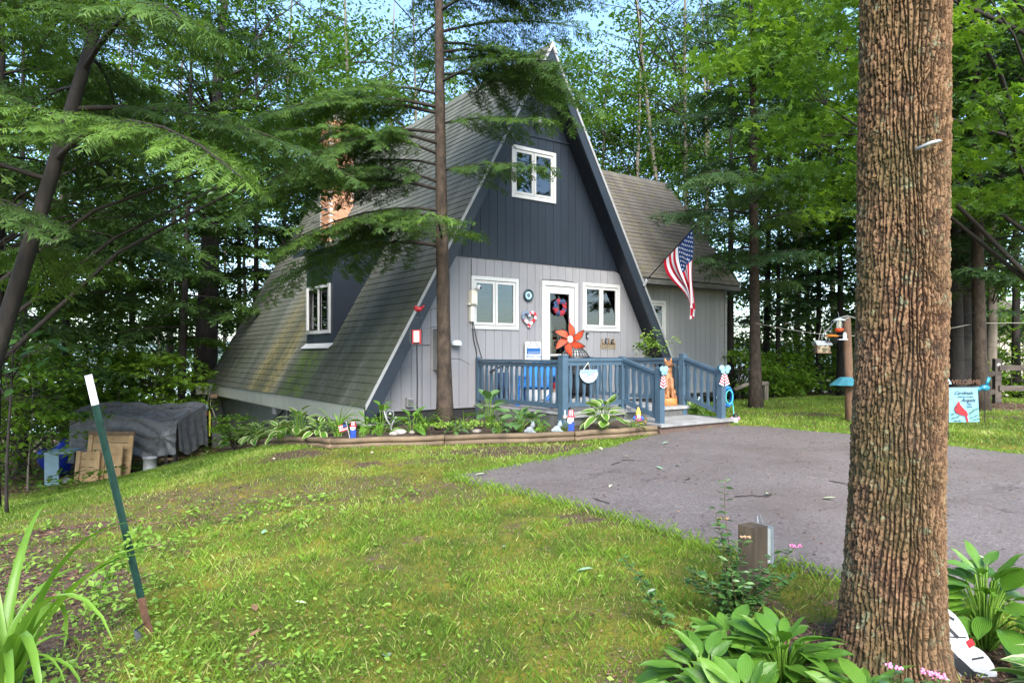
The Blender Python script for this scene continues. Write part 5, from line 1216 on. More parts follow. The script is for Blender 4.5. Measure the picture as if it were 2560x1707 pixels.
ho('lid', mat('feeder_orange', (.7, .22, .03), .5, .1, 9), f3, lambda m: m.lathe([(.12, .08), (.125, .09), (.06, .12), (.02, .125)], 14)); ho('mesh', M_black, f3, lambda m: [m.tube([(.09 * math.cos(a), .09 * math.sin(a), -.03), (.09 * math.cos(a), .09 * math.sin(a), .08)], .004, 4) for a in np.linspace(0, 6.28, 15)[:-1]] + [m.torus((0, 0, -.03), .09, .005, 'z', 14, 4)]); ho('wire', M_grmetal, f3, lambda m: m.tube([(0, 0, .125), (.0, .02, .38)], .004, 4))
f4 = hang('white_shelf_feeder', 'small white arched shelf feeder fixed to the log post', 'bird feeder', 2110, 850, 13.15)
ho('shelf', M_whitewood, f4, lambda m: m.box((-.13, -.08, 0), (.04, .0, .02))); ho('back', M_whitewood, f4, lambda m: m.prism([(-.03, .021), (.04, .021), (.04, .11), (.03, .14), (.005, .15), (-.02, .14), (-.03, .11)], lambda a, b: (a, -.03, b), lambda a, b: (a, -.01, b)))
# garden flag
gf = gt('cardinal_flag', 'pale blue garden banner with a red cardinal on a wire stand', 'garden flag', 2372, 1118, 10.9, R(-4))
gz = at(2372, 1055, 10.9).z - gf.location.z
ho('stand', M_black, gf, lambda m: (m.tube([(-.01, 0, 0), (-.01, 0, gz + .60)], .008, 6), m.tube([(-.01, 0, gz + .545), (.46, 0, gz + .565)], .007, 6)))
ho('banner', mat('banner_blue', (.13, .31, .42), .8, .12, 4, (.21, .41, .52)), gf, lambda m: m.hexa([(.0, -.006, gz - .0), (.45, -.02, gz + .01), (.45, -.015, gz + .01), (.0, -.001, gz), (.0, -.006, gz + .54), (.43, -.010, gz + .55), (.43, -.005, gz + .55), (.0, -.001, gz + .54)]))
def bt_(z, x=.2, dy=-.022): return Matrix.Translation((x, dy, gz + z)) @ RX
text('banner_lettering', 'Cardinals', .075, M_black_print, gf, bt_(.44, .21), .4); text('banner_lettering', 'APPEAR WHEN', .035, M_black_print, gf, bt_(.39, .24)); text('banner_lettering', 'Angels', .08, M_black_print, gf, bt_(.325, .28), .4); text('banner_lettering', 'ARE', .033, M_black_print, gf, bt_(.275, .30)); text('banner_lettering', 'NEAR', .033, M_black_print, gf, bt_(.235, .30))
ho('cardinal_print', M_red, gf, lambda m: (m.prism([(.08, .24), (.11, .29), (.145, .34), (.16, .28), (.20, .23), (.26, .17), (.28, .12), (.265, .10), (.285, .01), (.26, .005), (.235, .10), (.16, .12), (.10, .15), (.075, .20)], lambda a, b: (a, -.0235, gz + b), lambda a, b: (a, -.0225, gz + b)),))
ho('black_mask', M_black_print, gf, lambda m: m.prism([(.085, .225), (.105, .265), (.12, .25), (.105, .21)], lambda a, b: (a, -.025, gz + b), lambda a, b: (a, -.024, gz + b)))
ho('print_leaves', mat('print_green', (.05, .12, .08), .7, .3, 30), gf, lambda m: [m.prism([(x, z), (x + .03 * math.cos(a) - .01, z + .03 * math.sin(a) + .012), (x + .075 * math.cos(a), z + .075 * math.sin(a)), (x + .03 * math.cos(a) + .01, z + .03 * math.sin(a) - .012)], lambda p, q_: (p, -.0235, gz + q_), lambda p, q_: (p, -.0225, gz + q_)) for x, z, a in ((.03, .06, .3), (.06, .03, -.1), (.10, .07, .6), (.02, .12, .4), (.12, .03, .0), (.30, .06, .4), (.34, .04, .1), (.37, .08, .7), (.32, .10, 2.0), (.34, .16, .9), (.38, .20, .4), (.30, .14, .6), (.40, .04, .5))])
text('wire_word', 'WELCOME', .10, M_rust, gf, Matrix.Translation((.24, 0, gz + .60)) @ RX, .1, .004)
ho('white_cone', M_lblue, gf, lambda m: m.lathe([(.05, 0), (.005, .09)], 8, (-.01, 0, gz + .60)))
bb_ = gt('blue_bird_stake', 'small blue glass bird ornament on a thin garden stake beside a trunk', 'garden ornament', 2462, 1062, 13.0)
ho('stake', M_black, bb_, lambda m: m.tube([(0, 0, 0), (0, 0, .62)], .008, 5)); ho('bird', mat('bird_blue', (.03, .2, .3), .2, .4, 20), bb_, lambda m: (m.ball((0, 0, .66), (.10, .05, .06)), m.ball((-.12, 0, .64), (.06, .04, .045)), m.bar((.03, 0, .70), (.08, 0, .86), .02, .06)), True)
# hose reel and gnome by the right stair post
hr = gt('hose_hanger', 'coil of bright blue garden hose on a black stake behind the right stair post', 'garden hose', 1812, 1050, 12.9)
ho('stake', M_black, hr, lambda m: m.tube([(0, 0, 0), (0, 0, .75)], .012, 6)); ho('coil', mat('hose_blue', (.01, .16, .55), .4, .2, 9), hr, lambda m: [m.torus((.03, -.03 - .02 * k, .45), .10 + .012 * (k % 3), .017, 'y', 22, 6, sx=.75, sz=1.5) for k in range(5)], True); ho('loose_hose', mat('hose_teal', (.05, .35, .35), .4, .2, 9), hr, lambda m: (m.tube([(.12, -.04, .45), (.15, -.05, .15), (.10, -.1, .03), (-.1, -.2, .02)], .010, 6), m.torus((.04, -.14, .45), .09, .012, 'y', 22, 5, sx=.7, sz=1.4)), True)
gn2 = gt('little_gnome', 'tiny black and pink garden figure beside the right end of the step', 'figurine', 1838, 1052, 12.6)
ho('body', M_whitewood, gn2, lambda m: m.lathe([(.05, 0), (.055, .05), (.03, .12)], 10), True); ho('hat', M_black, gn2, lambda m: m.lathe([(.05, .12), (.04, .16), (.03, .17)], 10)); ho('arm', M_pink, gn2, lambda m: (m.ball((-.06, 0, .09), .03), m.ball((.06, 0, .09), .03)), True)
# rail fence at the right, log rail behind the right hemlock
def fence(name, label, posts, rails, mt, r=.06, ph=1.1):
    t = thing(name, label, 'fence', (posts[0][0], posts[0][1], h(*posts[0])))
    for x, y in posts: z = h(x, y); MB().box((x - .075, y - .06, z - .2), (x + .075, y + .06, z + ph)).obj('post', mt, t)
    for a, b, ha, hb in rails:
        MB().bar((a[0], a[1] - .07, h(*a) + ha), (b[0], b[1] - .07, h(*b) + hb), .06, .13).obj('rail', mt, t)
    return t
fx = [((2492 - 1280) / 1729.5 * 17, 17.0), (14.8, 17.2), (17.8, 17.4)]
fn = fence('rail_fence', 'dark split-rail fence at the right edge of the yard', fx, [(fx[i], fx[i + 1], hh_, hh_) for i in range(2) for hh_ in (.88, .38)], mat('dark_rail', (.035, .028, .025), .9, .4, 9, (.09, .075, .06), stretch=(.3, 1, 1)))
for ha, hb in ((.75, .05), (.30, -.3)):
    MB().bar((fx[0][0] - .08, 16.95, h(*fx[0]) + ha), (fx[0][0] - 1.7, 17.6, h(*fx[0]) + hb), .06, .12).obj('rail', MATS['dark_rail'], fn)
MB().add([tuple(Vector((fx[0][0], 16.93, h(*fx[0]) + .95)) + Vector(d)) for d in ((-.05, 0, 0), (0, 0, -.05), (.05, 0, 0), (0, 0, .05))], [(0, 1, 2, 3)]).obj('reflector', M_whitewood, fn)
q1, q2 = at(1880, 1000, 18.3), at(1915, 1000, 18.3); q0 = at(1838, 1000, 18.0)
lr = thing('log_rail', 'bent round log rail on two posts behind the right hemlock trunk', 'fence', (q1.x, q1.y, h(q1.x, q1.y)))
for p_ in (q1, q2): MB().tube([(p_.x, p_.y, h(p_.x, p_.y) - .1), (p_.x, p_.y, at(0, 962, 18.3).z)], .07, 8).obj('post', M_barkgrey, lr)
MB().tube([tuple(at(1836, 974, 18.1)), tuple(at(1866, 961, 18.2)), tuple(at(1920, 958, 18.3))], .055, 8).obj('rail', M_barkgrey, lr, True)
wr_ = thing('white_line', 'thin pale cord strung between the yard trees behind the feeder post', 'cord', tuple(at(1890, 808, 15.7)))
MB().tube([tuple(at(px, py, D)) for px, py, D in ((1890, 808, 15.7), (1960, 822, 14.8), (2040, 834, 13.8), (2115, 840, 13.4))], .006, 4).obj('line', M_rope, wr_); MB().tube([tuple(at(px, py, D)) for px, py, D in ((2115, 840, 13.4), (2300, 836, 14.2), (2420, 812, 15.1), (2460, 808, 15.2), (2700, 806, 15.5))], .006, 4).obj('line', M_rope, wr_)
# neighbour's house, far right
nb_ = thing('neighbour_house', 'beige neighbouring house glimpsed through the trees at the right', 'house', (22, 33, h(22, 33)), R(12))
for k in range(14): ho('siding_course', M_beige, nb_, lambda m: m.hexa([(-2.2, 0, k * .25), (4, 0, k * .25), (4, .1, k * .25), (-2.2, .1, k * .25), (-2.2, .02, k * .25 + .245), (4, .02, k * .25 + .245), (4, .1, k * .25 + .245), (-2.2, .1, k * .25 + .245)]))
ho('side_wall', M_beige, nb_, lambda m: m.box((-2.2, .1, 0), (4, 6, 3.5))); ho('roof', M_shw, nb_, lambda m: m.prism([(-.4, 3.4), (3, 5.4), (6.4, 3.4), (6.4, 3.55), (3, 5.6), (-.4, 3.55)], lambda a, b: (-2.5, a, b), lambda a, b: (4.3, a, b)))
wdn = ho('window', M_white, nb_, lambda m: m.box((-1.2, -.04, 1.2), (.2, .02, 2.5))); ho('pane', M_glassdk, wdn, lambda m: m.box((-1.1, -.05, 1.3), (.1, -.041, 2.4)))
sg_ = thing('grey_garage', 'pale grey metal shed glimpsed behind the feeder post', 'shed', (15.8, 38, h(15.8, 38) + .3), R(5))
for k in range(10): ho('wall_panel', mat('pale_metal', (.62, .63, .66), .5, .06, 3), sg_, lambda m: m.box((-3.5 + k * .7 + .005, 0, 0), (-3.5 + (k + 1) * .7 - .005, .1, 2.1)))
ho('roof', M_grmetal, sg_, lambda m: m.box((-3.7, -.3, 2.1), (3.7, 3, 2.25))); ho('body', M_grmetal, sg_, lambda m: m.box((-3.5, .11, 0), (3.5, 2.9, 2.09)))
# ------------------------------------------------------------------ trees
def B(px, D): x = (px - 1280) / 1729.5 * D; return (x, D, h(x, D))
def unit(v): return v / np.maximum(np.linalg.norm(v, axis=-1, keepdims=True), 1e-9)
def frames(x, up):
    x = unit(x); y = unit(np.cross(up, x)); z = np.cross(x, y); return np.stack([x, y, z], -1)
def inst(TV, TF, pos, M, sc, tint, tt=0):
    n, nv = len(pos), len(TV)
    V = pos[:, None, :] + np.einsum('nij,vj->nvi', M, TV) * np.asarray(sc)[:, None, None]
    F = TF[None] + (np.arange(n) * nv)[:, None, None]
    T = np.clip(np.asarray(tint)[:, None] + np.zeros(nv) + tt, 0, 1)
    return V.reshape(-1, 3), F.reshape(-1, 4), T.ravel()
def spray(nt, wd, droop=.20, ang=52, sd=0):
    V = []; F = []; T = []; gg = np.random.default_rng(sd + 3)
    def dia(p, d, L, w, t0, t1):
        n = np.array([-d[1], d[0], 0]); a = len(V)
        def dr(q): return np.array([q[0], q[1], q[2] - droop * q[0] ** 2 - .25 * abs(q[1]) ** 1.5])
        for q in (p, p + d * L * .4 + n * w, p + d * L, p + d * L * .45 - n * w): V.append(dr(q))
        F.append((a, a + 1, a + 2, a + 3)); T.extend([t0, (t0 + t1) / 2, t1, (t0 + t1) / 2])
    for i in range(nt):
        t = .06 + .86 * i / nt; L = .46 * (1 - t) ** .75 + .07
        for sg in (-1, 1):
            if gg.random() < .12: continue
            a = R(ang + gg.normal() * 13); d = np.array([math.cos(a), sg * math.sin(a), gg.normal() * .30])
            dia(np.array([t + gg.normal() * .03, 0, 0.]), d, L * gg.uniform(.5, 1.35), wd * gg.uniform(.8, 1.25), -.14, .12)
    dia(np.array([.0, 0, 0.]), np.array([1., 0, 0]), 1.02, wd * .7, -.16, .14)
    return np.array(V), np.array(F), np.array(T)
SP_HI, SP_LO = [spray(8, .036, .20, 52, k) for k in range(4)], [spray(5, .070, .2, 52, 9 + k) for k in range(3)]
def tube_np(pts, rads, n=5):
    m = MB(); m.tube(pts, rads, n, False); return m
class Wood:
    def __init__(s): s.m = MB()
    def tube(s, pts, rads, n=5): s.m.tube(pts, rads, n, False)
def trunk_mesh(pts, rads, n, seed, rough=.06):
    m = MB(); m.tube(pts, rads, n, True)
    V = np.array(m.v); 
    return m
def trunk_path(base, height, lean, n=14, wob=.05, seed=0):
    g = np.random.default_rng(seed); t = np.linspace(0, 1, n)
    ph = g.random(2) * 6
    return [Vector((base[0] + lean[0] * height * k + wob * math.sin(5 * k + ph[0]) * k, base[1] + lean[1] * height * k + wob * math.sin(4 * k + ph[1]) * k, base[2] - .15 + (height + .15) * k)) for k in t]
def tree(name, label, cat, base, group): return thing(name, label, cat, tuple(base), 0, group)

fr_az = None
def hemlock(base, height, z0, Lmax, label, seed=0, lean=(0, 0), dia=.26, hi=True, step=.26, mt=L_hem, bark=M_barkhem, group='hemlock trees', keep=None, dens=1.0, ztop=99, droop=.05, tint0=.45, sprayL=None, azf=None, dead=True, name='hemlock_tree', topfac=1.0):
    g = np.random.default_rng(seed + 100); base = Vector(base)
    root = tree(name, label, 'tree', base, group)
    path = trunk_path(base, height, lean, 22, .06, seed)
    rads = [dia / 2 * (1.0 - .88 * k / 21) * (1.45 if k == 0 else (1.12 if k == 1 else 1)) for k in range(22)]
    m = MB(); m.tube(path, rads, 12, True); m.obj('trunk', bark, root, True)
    def tp(z):
        f = (z - base.z + .15) / (height + .15) * 21; i = int(np.clip(f, 0, 20)); return path[i].lerp(path[i + 1], f - i)
    wood = MB(); P0 = []; DX = []; UP = []; SCL = []; TN = []
    z = base.z + z0; az = g.random() * 6.28
    SL = sprayL or (.26 if hi else .46)
    while z < min(base.z + height - .2, ztop):
        t = (z - base.z - z0) / (height - z0)
        az += 2.4 + g.normal() * .35
        prof = (min(1, .55 + 2.2 * t) if t < .2 else 1) * (1 - t) ** .75 * topfac
        L = Lmax * prof * g.uniform(.65, 1.1) + .25
        if azf is not None: az, L = azf(az, L, z, g)
        if L < .2: z += step * g.uniform(.6, 1.4); continue
        hd = np.array([math.cos(az), math.sin(az), 0]); p = np.array(tp(z))
        a0 = g.uniform(.02, .28) * (1 - t * .3) + t * .35; dr = droop * g.uniform(.7, 1.4) * (1.6 if L > 2 else 1)
        sd_ = np.array([-hd[1], hd[0], 0]); cv = g.normal() * .06
        def bp(s): return p + hd * s + sd_ * cv * s * s * .3 + np.array([0, 0, a0 * s - dr * s * s])
        N = 7; ss = np.linspace(0, L, N); r0 = .007 + .0085 * L
        pts = [Vector(bp(s)) for s in ss]
        if keep is not None and not keep(pts[-1]) : z += step * g.uniform(.6, 1.4); continue
        wood.tube(pts, [r0 * (1 - .85 * k / (N - 1)) for k in range(N)], 5, False)
        s = L * (.14 if hi else .2); side = 1; bt = tint0 + g.normal() * .16
        sp_step = (.115 if hi else .24) / dens
        while s < L:
            side = -side; q0 = bp(s); tdir = unit(bp(s + .02) - q0)
            ls = (.50 * (L - s) + .14) * g.uniform(.6, 1.15)
            ls = min(ls, 1.1); a = R(g.uniform(42, 66)) * side
            sdir = tdir * math.cos(a) + sd_ * math.sin(a); sdir[2] -= g.uniform(.05, .28); sdir = unit(sdir)
            if ls > .3: wood.tube([Vector(q0), Vector(q0 + sdir * ls * .5 - np.array([0, 0, .02])), Vector(q0 + sdir * ls - np.array([0, 0, .10 * ls]))], [.004 + .003 * ls, .003, .0015], 3, False)
            k = 0; d = SL * .15
            while d < ls + SL * .3:
                qq = q0 + sdir * d - np.array([0, 0, .10 * d * d / max(ls, .2)])
                sg = 1 if k % 2 else -1
                aa = R(g.uniform(25, 50)) * sg if d < ls - SL * .4 else 0
                yv = np.cross(np.array([0, 0, 1.]), sdir); dd = sdir * math.cos(aa) + yv * math.sin(aa); dd[2] -= g.uniform(0, .35)
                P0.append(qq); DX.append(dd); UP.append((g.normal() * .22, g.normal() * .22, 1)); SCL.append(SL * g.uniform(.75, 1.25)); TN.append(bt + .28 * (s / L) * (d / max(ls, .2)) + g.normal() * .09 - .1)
                k += 1; d += SL * .48 / dens
            s += sp_step * g.uniform(.7, 1.3)
        P0.append(bp(L)); DX.append(unit(bp(L) - bp(L - .05))); UP.append((0, 0, 1)); SCL.append(SL * 1.2); TN.append(bt + .25)
        z += step * g.uniform(.6, 1.4) * (.85 if azf is fr_az and z < 5.0 else 1)
    if dead:
        zz = base.z + .9
        while zz < base.z + z0:
            a = g.random() * 6.28; p = np.array(tp(zz)); L = g.uniform(.15, .9) if hi else g.uniform(.3, 1.6); d = np.array([math.cos(a), math.sin(a), g.uniform(-.25, .15)])
            wood.tube([Vector(p), Vector(p + d * L * .6), Vector(p + d * L + np.array([0, 0, -.1 * L]))], [.008, .005, .002], 3, False); zz += g.uniform(.15, .5)
    wood.obj('branches', M_twig, root, True, kind='stuff')
    tpl = SP_HI if hi else SP_LO; pick = g.integers(len(tpl), size=len(P0)); P0, DX, UP, SCL, TN = map(np.array, (P0, DX, UP, SCL, TN)); VV = []; FF_ = []; TT_ = []; nn_ = 0
    for k, (tv, tf_, tt) in enumerate(tpl):
        w_ = pick == k
        if not w_.any(): continue
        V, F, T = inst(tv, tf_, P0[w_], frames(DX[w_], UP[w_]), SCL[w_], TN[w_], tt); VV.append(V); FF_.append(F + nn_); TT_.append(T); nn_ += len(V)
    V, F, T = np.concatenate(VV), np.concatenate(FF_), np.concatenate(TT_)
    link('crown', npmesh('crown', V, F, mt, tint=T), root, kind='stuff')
    return len(P0)

# leaf templates
LF_D = (np.array([(0, 0, 0), (.45, .30, .06), (1, 0, -.06), (.45, -.30, .06)]), np.array([(0, 1, 2, 3)]), np.array([-.08, 0, .08, 0]))
def maple_t():
    V = []; F = []; T = []
    for a, L, w in ((0, 1, .17), (48, .86, .15), (-48, .86, .15), (104, .55, .13), (-104, .55, .13)):
        d = np.array([math.cos(R(a)), math.sin(R(a))]); n = np.array([-d[1], d[0]]); k = len(V)
        o = np.array([.12, 0])
        for q in (o, o + d * L * .45 + n * w, o + d * L, o + d * L * .45 - n * w): V.append((q[0] - .1, q[1], -.12 * (q[0] ** 2 + q[1] ** 2)))
        F.append((k, k + 1, k + 2, k + 3)); T += [0, 0, .05, 0]
    return np.array(V), np.array(F), np.array(T)
LF_M = maple_t()
LF_O = (np.array([(0, 0, 0), (.3, .20, .04), (.72, .17, .02), (1, 0, -.08), (.72, -.17, .02), (.3, -.20, .04), (.5, 0, -.02)]), np.array([(0, 6, 2, 1), (6, 3, 2, 2), (0, 5, 4, 6), (6, 4, 3, 3)])[[0, 2]], np.zeros(7))
LF_O = (np.array([(0, 0, 0), (.34, .21, .05), (.70, .18, .03), (1, 0, -.06), (.70, -.18, .03), (.34, -.21, .05)]), np.array([(0, 1, 2, 3), (0, 3, 4, 5)]), np.zeros(6))
def leaves_at(g, centers, radii, n_each, size, flat=.5, tmpl=LF_D, tint0=.5, tvar=.2, down=.3):
    n = len(centers) * n_each
    c = np.repeat(centers, n_each, 0); r = np.repeat(radii, n_each, 0)
    off = g.normal(size=(n, 3)) * .5; off[:, 2] *= flat
    pos = c + off * r[:, None]
    az = g.random(n) * 6.283; d = np.stack([np.cos(az), np.sin(az), -down - .3 * g.random(n)], -1)
    up = np.stack([g.normal(size=n) * .45, g.normal(size=n) * .45, np.ones(n)], -1)
    ct = np.repeat(g.normal(size=len(centers)) * tvar, n_each)
    tn = tint0 + ct + g.normal(size=n) * .13
    return inst(tmpl[0], tmpl[1], pos, frames(d, up), size * g.uniform(.65, 1.25, n), tn, tmpl[2])
def broadleaf(base, height, cz, rx, rz, ncl, per, size, label, seed=0, lean=(0, 0), dia=.3, mt=L_far, bark=M_barkgrey, group='broadleaf trees', flat=.4, tmpl=LF_D, crad=.75, tint0=.45, name='broadleaf_tree', keep=None, limbs=.6, stems=1, sub=2, shape=.55, cat='tree', ctr=None):
    g = np.random.default_rng(seed + 900); base = Vector(base); root = tree(name, label, cat, base, group)
    paths = []
    for k in range(stems):
        ln = (lean[0] + (.10 * (k - (stems - 1) / 2) if stems > 1 else 0), lean[1])
        paths.append(trunk_path(base + Vector(((k - (stems - 1) / 2) * dia * .7, 0, 0)), height, ln, 14, .12, seed + k))
        m = MB(); m.tube(paths[-1], [dia / 2 * (1 - .85 * i / 13) * (1.35 if i == 0 else 1) / (1 if stems == 1 else 1.2) for i in range(14)], 10, True); m.obj('trunk', bark, root, True)
    cx, cy = (base.x + lean[0] * cz, base.y + lean[1] * cz) if ctr is None else ctr
    C_ = []
    while len(C_) < ncl:
        d = g.normal(size=3); d /= np.linalg.norm(d); rr = g.random() ** (1 / 3) * (1 - shape) + shape * g.random() ** .2
        q = np.array([cx + d[0] * rx * rr, cy + d[1] * rx * rr, base.z + cz + d[2] * rz * rr])
        if q[2] < base.z + .15 or (keep is not None and not keep(q)): 
            if g.random() < .02: C_.append(q)
            continue
        C_.append(q)
    C_ = np.array(C_); wood = MB()
    for q in C_:
        if g.random() > limbs: continue
        pa = paths[int(g.integers(stems))]
        hd = math.hypot(q[0] - base.x, q[1] - base.y)
        zt = np.clip(q[2] - hd * g.uniform(.25, .7) - .2, base.z + height * .12, base.z + height * .93)
        i = int(np.clip((zt - base.z) / height * 13, 0, 12)); p = pa[i].lerp(pa[i + 1], .5); Q = Vector(q)
        mid = p.lerp(Q, .5) + Vector((g.normal() * .1, g.normal() * .1, .10 * hd))
        r0 = .008 + .008 * hd
        wood.tube([p, p.lerp(mid, .6), mid, mid.lerp(Q, .6) , Q], [r0, r0 * .8, r0 * .6, r0 * .35, .003], 5, False)
        for k in range(sub):
            a = g.normal(size=3) * crad * .5; a[2] *= .4; wood.tube([mid.lerp(Q, .7), Q + Vector(a)], [r0 * .3 + .002, .002], 3, False)
    if wood.v: wood.obj('branches', M_twig, root, True, kind='stuff')
    V, F, T = leaves_at(g, C_, crad * g.uniform(.6, 1.3, len(C_)), per, size, flat, tmpl, tint0)
    link('crown', npmesh('crown', V, F, mt, tint=T), root, kind='stuff')

# ---- big furrowed trunk in the right foreground
def big_trunk():
    nu, nv_ = 255, 590; zb, zt = -.15, 3.65
    t = np.linspace(0, 1, nv_ + 1); z = zb + (zt - zb) * t
    D0 = 3.62
    pxc = np.interp(z, [-.1, .05, .55, 1.72, 3.5, 4.4], [2226, 2228, 2234, 2253, 2261, 2264])
    rad = .865 * np.interp(z, [-.15, 0, .08, .20, .55, .9, 1.7, 3.5, 4.4], [.45, .385, .330, .298, .268, .251, .2375, .229, .224])
    uu = np.arange(nu) / nu; uu = uu + .135 * np.sin(6.2832 * (uu - .25)) - .11 * 0        # more columns on the near side
    U_, V_ = np.meshgrid((uu + .5) % 1 if False else uu, z)
    NR = 66; c = U_ * NR
    wob = (fbm(np.sin(U_ * 6.2832) * 1.6 + 5, np.cos(U_ * 6.2832) * 1.6 + V_ * 2.0 + 8, 41, 3) - .5) * 3.2 + .5 * np.sin(V_ * 2.1 + 1)
    n1 = vnoise((c + wob) % NR, V_ * 9 + 7, 42, NR); n2 = vnoise((c * 2 + wob * 2) % (2 * NR), V_ * 26, 43, 2 * NR); n3 = vnoise((c * 3) % (3 * NR), V_ * 75, 44, 3 * NR)
    cc = c + wob + (n1 - .5) * 1.0; rid = np.floor(cc) % NR; hs = np.random.default_rng(77).random((NR + 1, 400)); wv_ = V_ * 25 + hs[rid.astype(int), 0] * 9 + (n1 - .5) * 1.2 + (n2 - .5) * .9; pid = np.floor(wv_).astype(int) % 397; prnd = hs[rid.astype(int), pid + 1]; pd_ = np.abs(wv_ - np.floor(wv_) - .5) * 2
    ridge = np.abs(((c + wob + (n1 - .5) * 1.0) % 1) - .5) * 2          # 0 at the ridge crest, 1 in the furrow
    crest = 1 - np.clip((ridge - .30 - .25 * n2) / .55, 0, 1)
    crack = np.clip((vnoise((c + wob) % NR, V_ * 42 + n2 * 1.0, 45, NR) - .28) / .35, 0, 1)
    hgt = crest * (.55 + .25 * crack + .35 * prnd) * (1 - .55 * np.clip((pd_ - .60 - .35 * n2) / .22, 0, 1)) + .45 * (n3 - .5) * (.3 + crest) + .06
    rr = rad[:, None] * (1 + .025 * np.sin(U_ * 6.283 * 2 + V_ * .8) + .02 * np.sin(U_ * 6.283 * 5 + 1) * np.clip(1 - V_ / .6, 0, 2)) + (hgt - .5) * .0175
    a = U_ * 6.2832
    x0 = (pxc - 1280) / 1729.5 * D0
    X = x0[:, None] + rr * np.cos(a); Y = D0 + rr * np.sin(a)
    idx = np.arange((nv_ + 1) * nu).reshape(nv_ + 1, nu)
    F = np.stack([idx[:-1], np.roll(idx[:-1], -1, 1), np.roll(idx[1:], -1, 1), idx[1:]], -1).reshape(-1, 4)
    m, q, b = newmat('furrowed_bark'); pos = q.pos(); at_ = q.new('Attribute', attribute_name='tint').outputs['Fac']
    nA = q.noise(2.2, pos, 4); nB = q.noise(26, pos, 4, .7); nC = q.noise(120, pos, 3, .7)
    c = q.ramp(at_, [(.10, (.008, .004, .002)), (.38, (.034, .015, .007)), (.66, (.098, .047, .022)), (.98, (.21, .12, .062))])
    xs = q.new('SeparateXYZ'); q.l.new(pos, xs.inputs[0])
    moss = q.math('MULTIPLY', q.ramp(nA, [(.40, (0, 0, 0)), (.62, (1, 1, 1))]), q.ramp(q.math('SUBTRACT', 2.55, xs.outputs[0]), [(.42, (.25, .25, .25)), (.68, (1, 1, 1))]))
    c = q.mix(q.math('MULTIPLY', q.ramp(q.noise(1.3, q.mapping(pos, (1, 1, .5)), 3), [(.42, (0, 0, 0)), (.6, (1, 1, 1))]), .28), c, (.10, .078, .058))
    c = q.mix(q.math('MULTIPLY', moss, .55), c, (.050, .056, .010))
    lich = q.ramp(q.math('ADD', q.math('MULTIPLY', nB, .55), q.math('MULTIPLY', q.noise(7, pos, 3), .5)), [(.585, (0, 0, 0)), (.66, (1, 1, 1))])
    c = q.mix(q.math('MULTIPLY', lich, q.math('MULTIPLY', at_, .8)), c, (.19, .24, .15))
    c = q.mix(q.math('MULTIPLY', nC, .35), c, (.07, .045, .03))
    q.set(b, Base_Color=c, Roughness=.9); b.inputs['Specular IOR Level'].default_value = .25
    q.l.new(q.bump(q.math('ADD', nC, nB), .6, .006), b.inputs['Normal'])
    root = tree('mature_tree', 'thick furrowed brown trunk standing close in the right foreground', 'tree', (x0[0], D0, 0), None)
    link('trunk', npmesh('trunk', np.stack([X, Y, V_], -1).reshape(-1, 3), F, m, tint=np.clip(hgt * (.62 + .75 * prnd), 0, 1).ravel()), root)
    hk = at(2330, 356, 3.36)
    MB().tube([hk + Vector((-.05, .05, -.02)), hk, hk + Vector((.035, .0, .006)), hk + Vector((.03, .03, .006))], .009, 7).obj('iron_hook', M_grmetal, root, True)
    # crown high above the frame
    g = np.random.default_rng(5); Cc = np.array([(x0[-1] + g.normal() * 2.2, D0 + g.normal() * 2.0, 9.5 + g.normal() * 1.2) for k in range(60)])
    w = MB(); w.tube([(x0[-1], D0, 3.63), (x0[-1] + .05, D0, 7), (x0[-1], D0, 10)], [.226, .19, .08], 12)
    for q_ in Cc[:20]: w.tube([(x0[-1], D0, 7.5), tuple(q_)], [.05, .01], 5)
    w.obj('upper_trunk', M_bark, root, True)
    V, F, T = leaves_at(g, Cc, np.full(60, .8), 60, .14, .4, LF_D, .5); link('crown', npmesh('crown', V, F, L_far, tint=T), root, kind='stuff')
big_trunk()

# ---- hemlock in front of the house
def fr_keep(p):
    px = 1280 + 1729.5 * p.x / p.y; py = 885.6 - 1729.5 * (p.z - CZ) / p.y
    return not (px > 1330 and py > 470) and not (1150 < px and py > 640)
fb = at(1113, 1068, 11.35)
def fr_az(az, L, z, g):
    d = (math.cos(az), math.sin(az))
    q_ = g.random()
    if z < 6.4 and q_ < (.50 if z > 5.0 else .66): az = R(g.uniform(140, 222)); L = 2.75 * g.uniform(.8, 1.25); d = (math.cos(az), math.sin(az))
    elif 4.6 < z < 8.6 and q_ < .78: az = R(g.uniform(-40, 22)); L = 2.35 * g.uniform(.75, 1.15); d = (math.cos(az), math.sin(az))
    if z < 5.2 and d[0] > .2: L *= .8
    if d[1] > .6: L *= .7
    return az, L
hemlock((fb.x, fb.y, bedz(fb.x, fb.y) - .05), 13.5, 3.05, 2.75, 'slim hemlock growing from the bed in front of the house gable', 1, lean=(-.012, 0), dia=.255, hi=True, step=.165, keep=fr_keep, dens=1.38, ztop=9.4, sprayL=.20, azf=fr_az, droop=.095, tint0=.54, topfac=1.0)
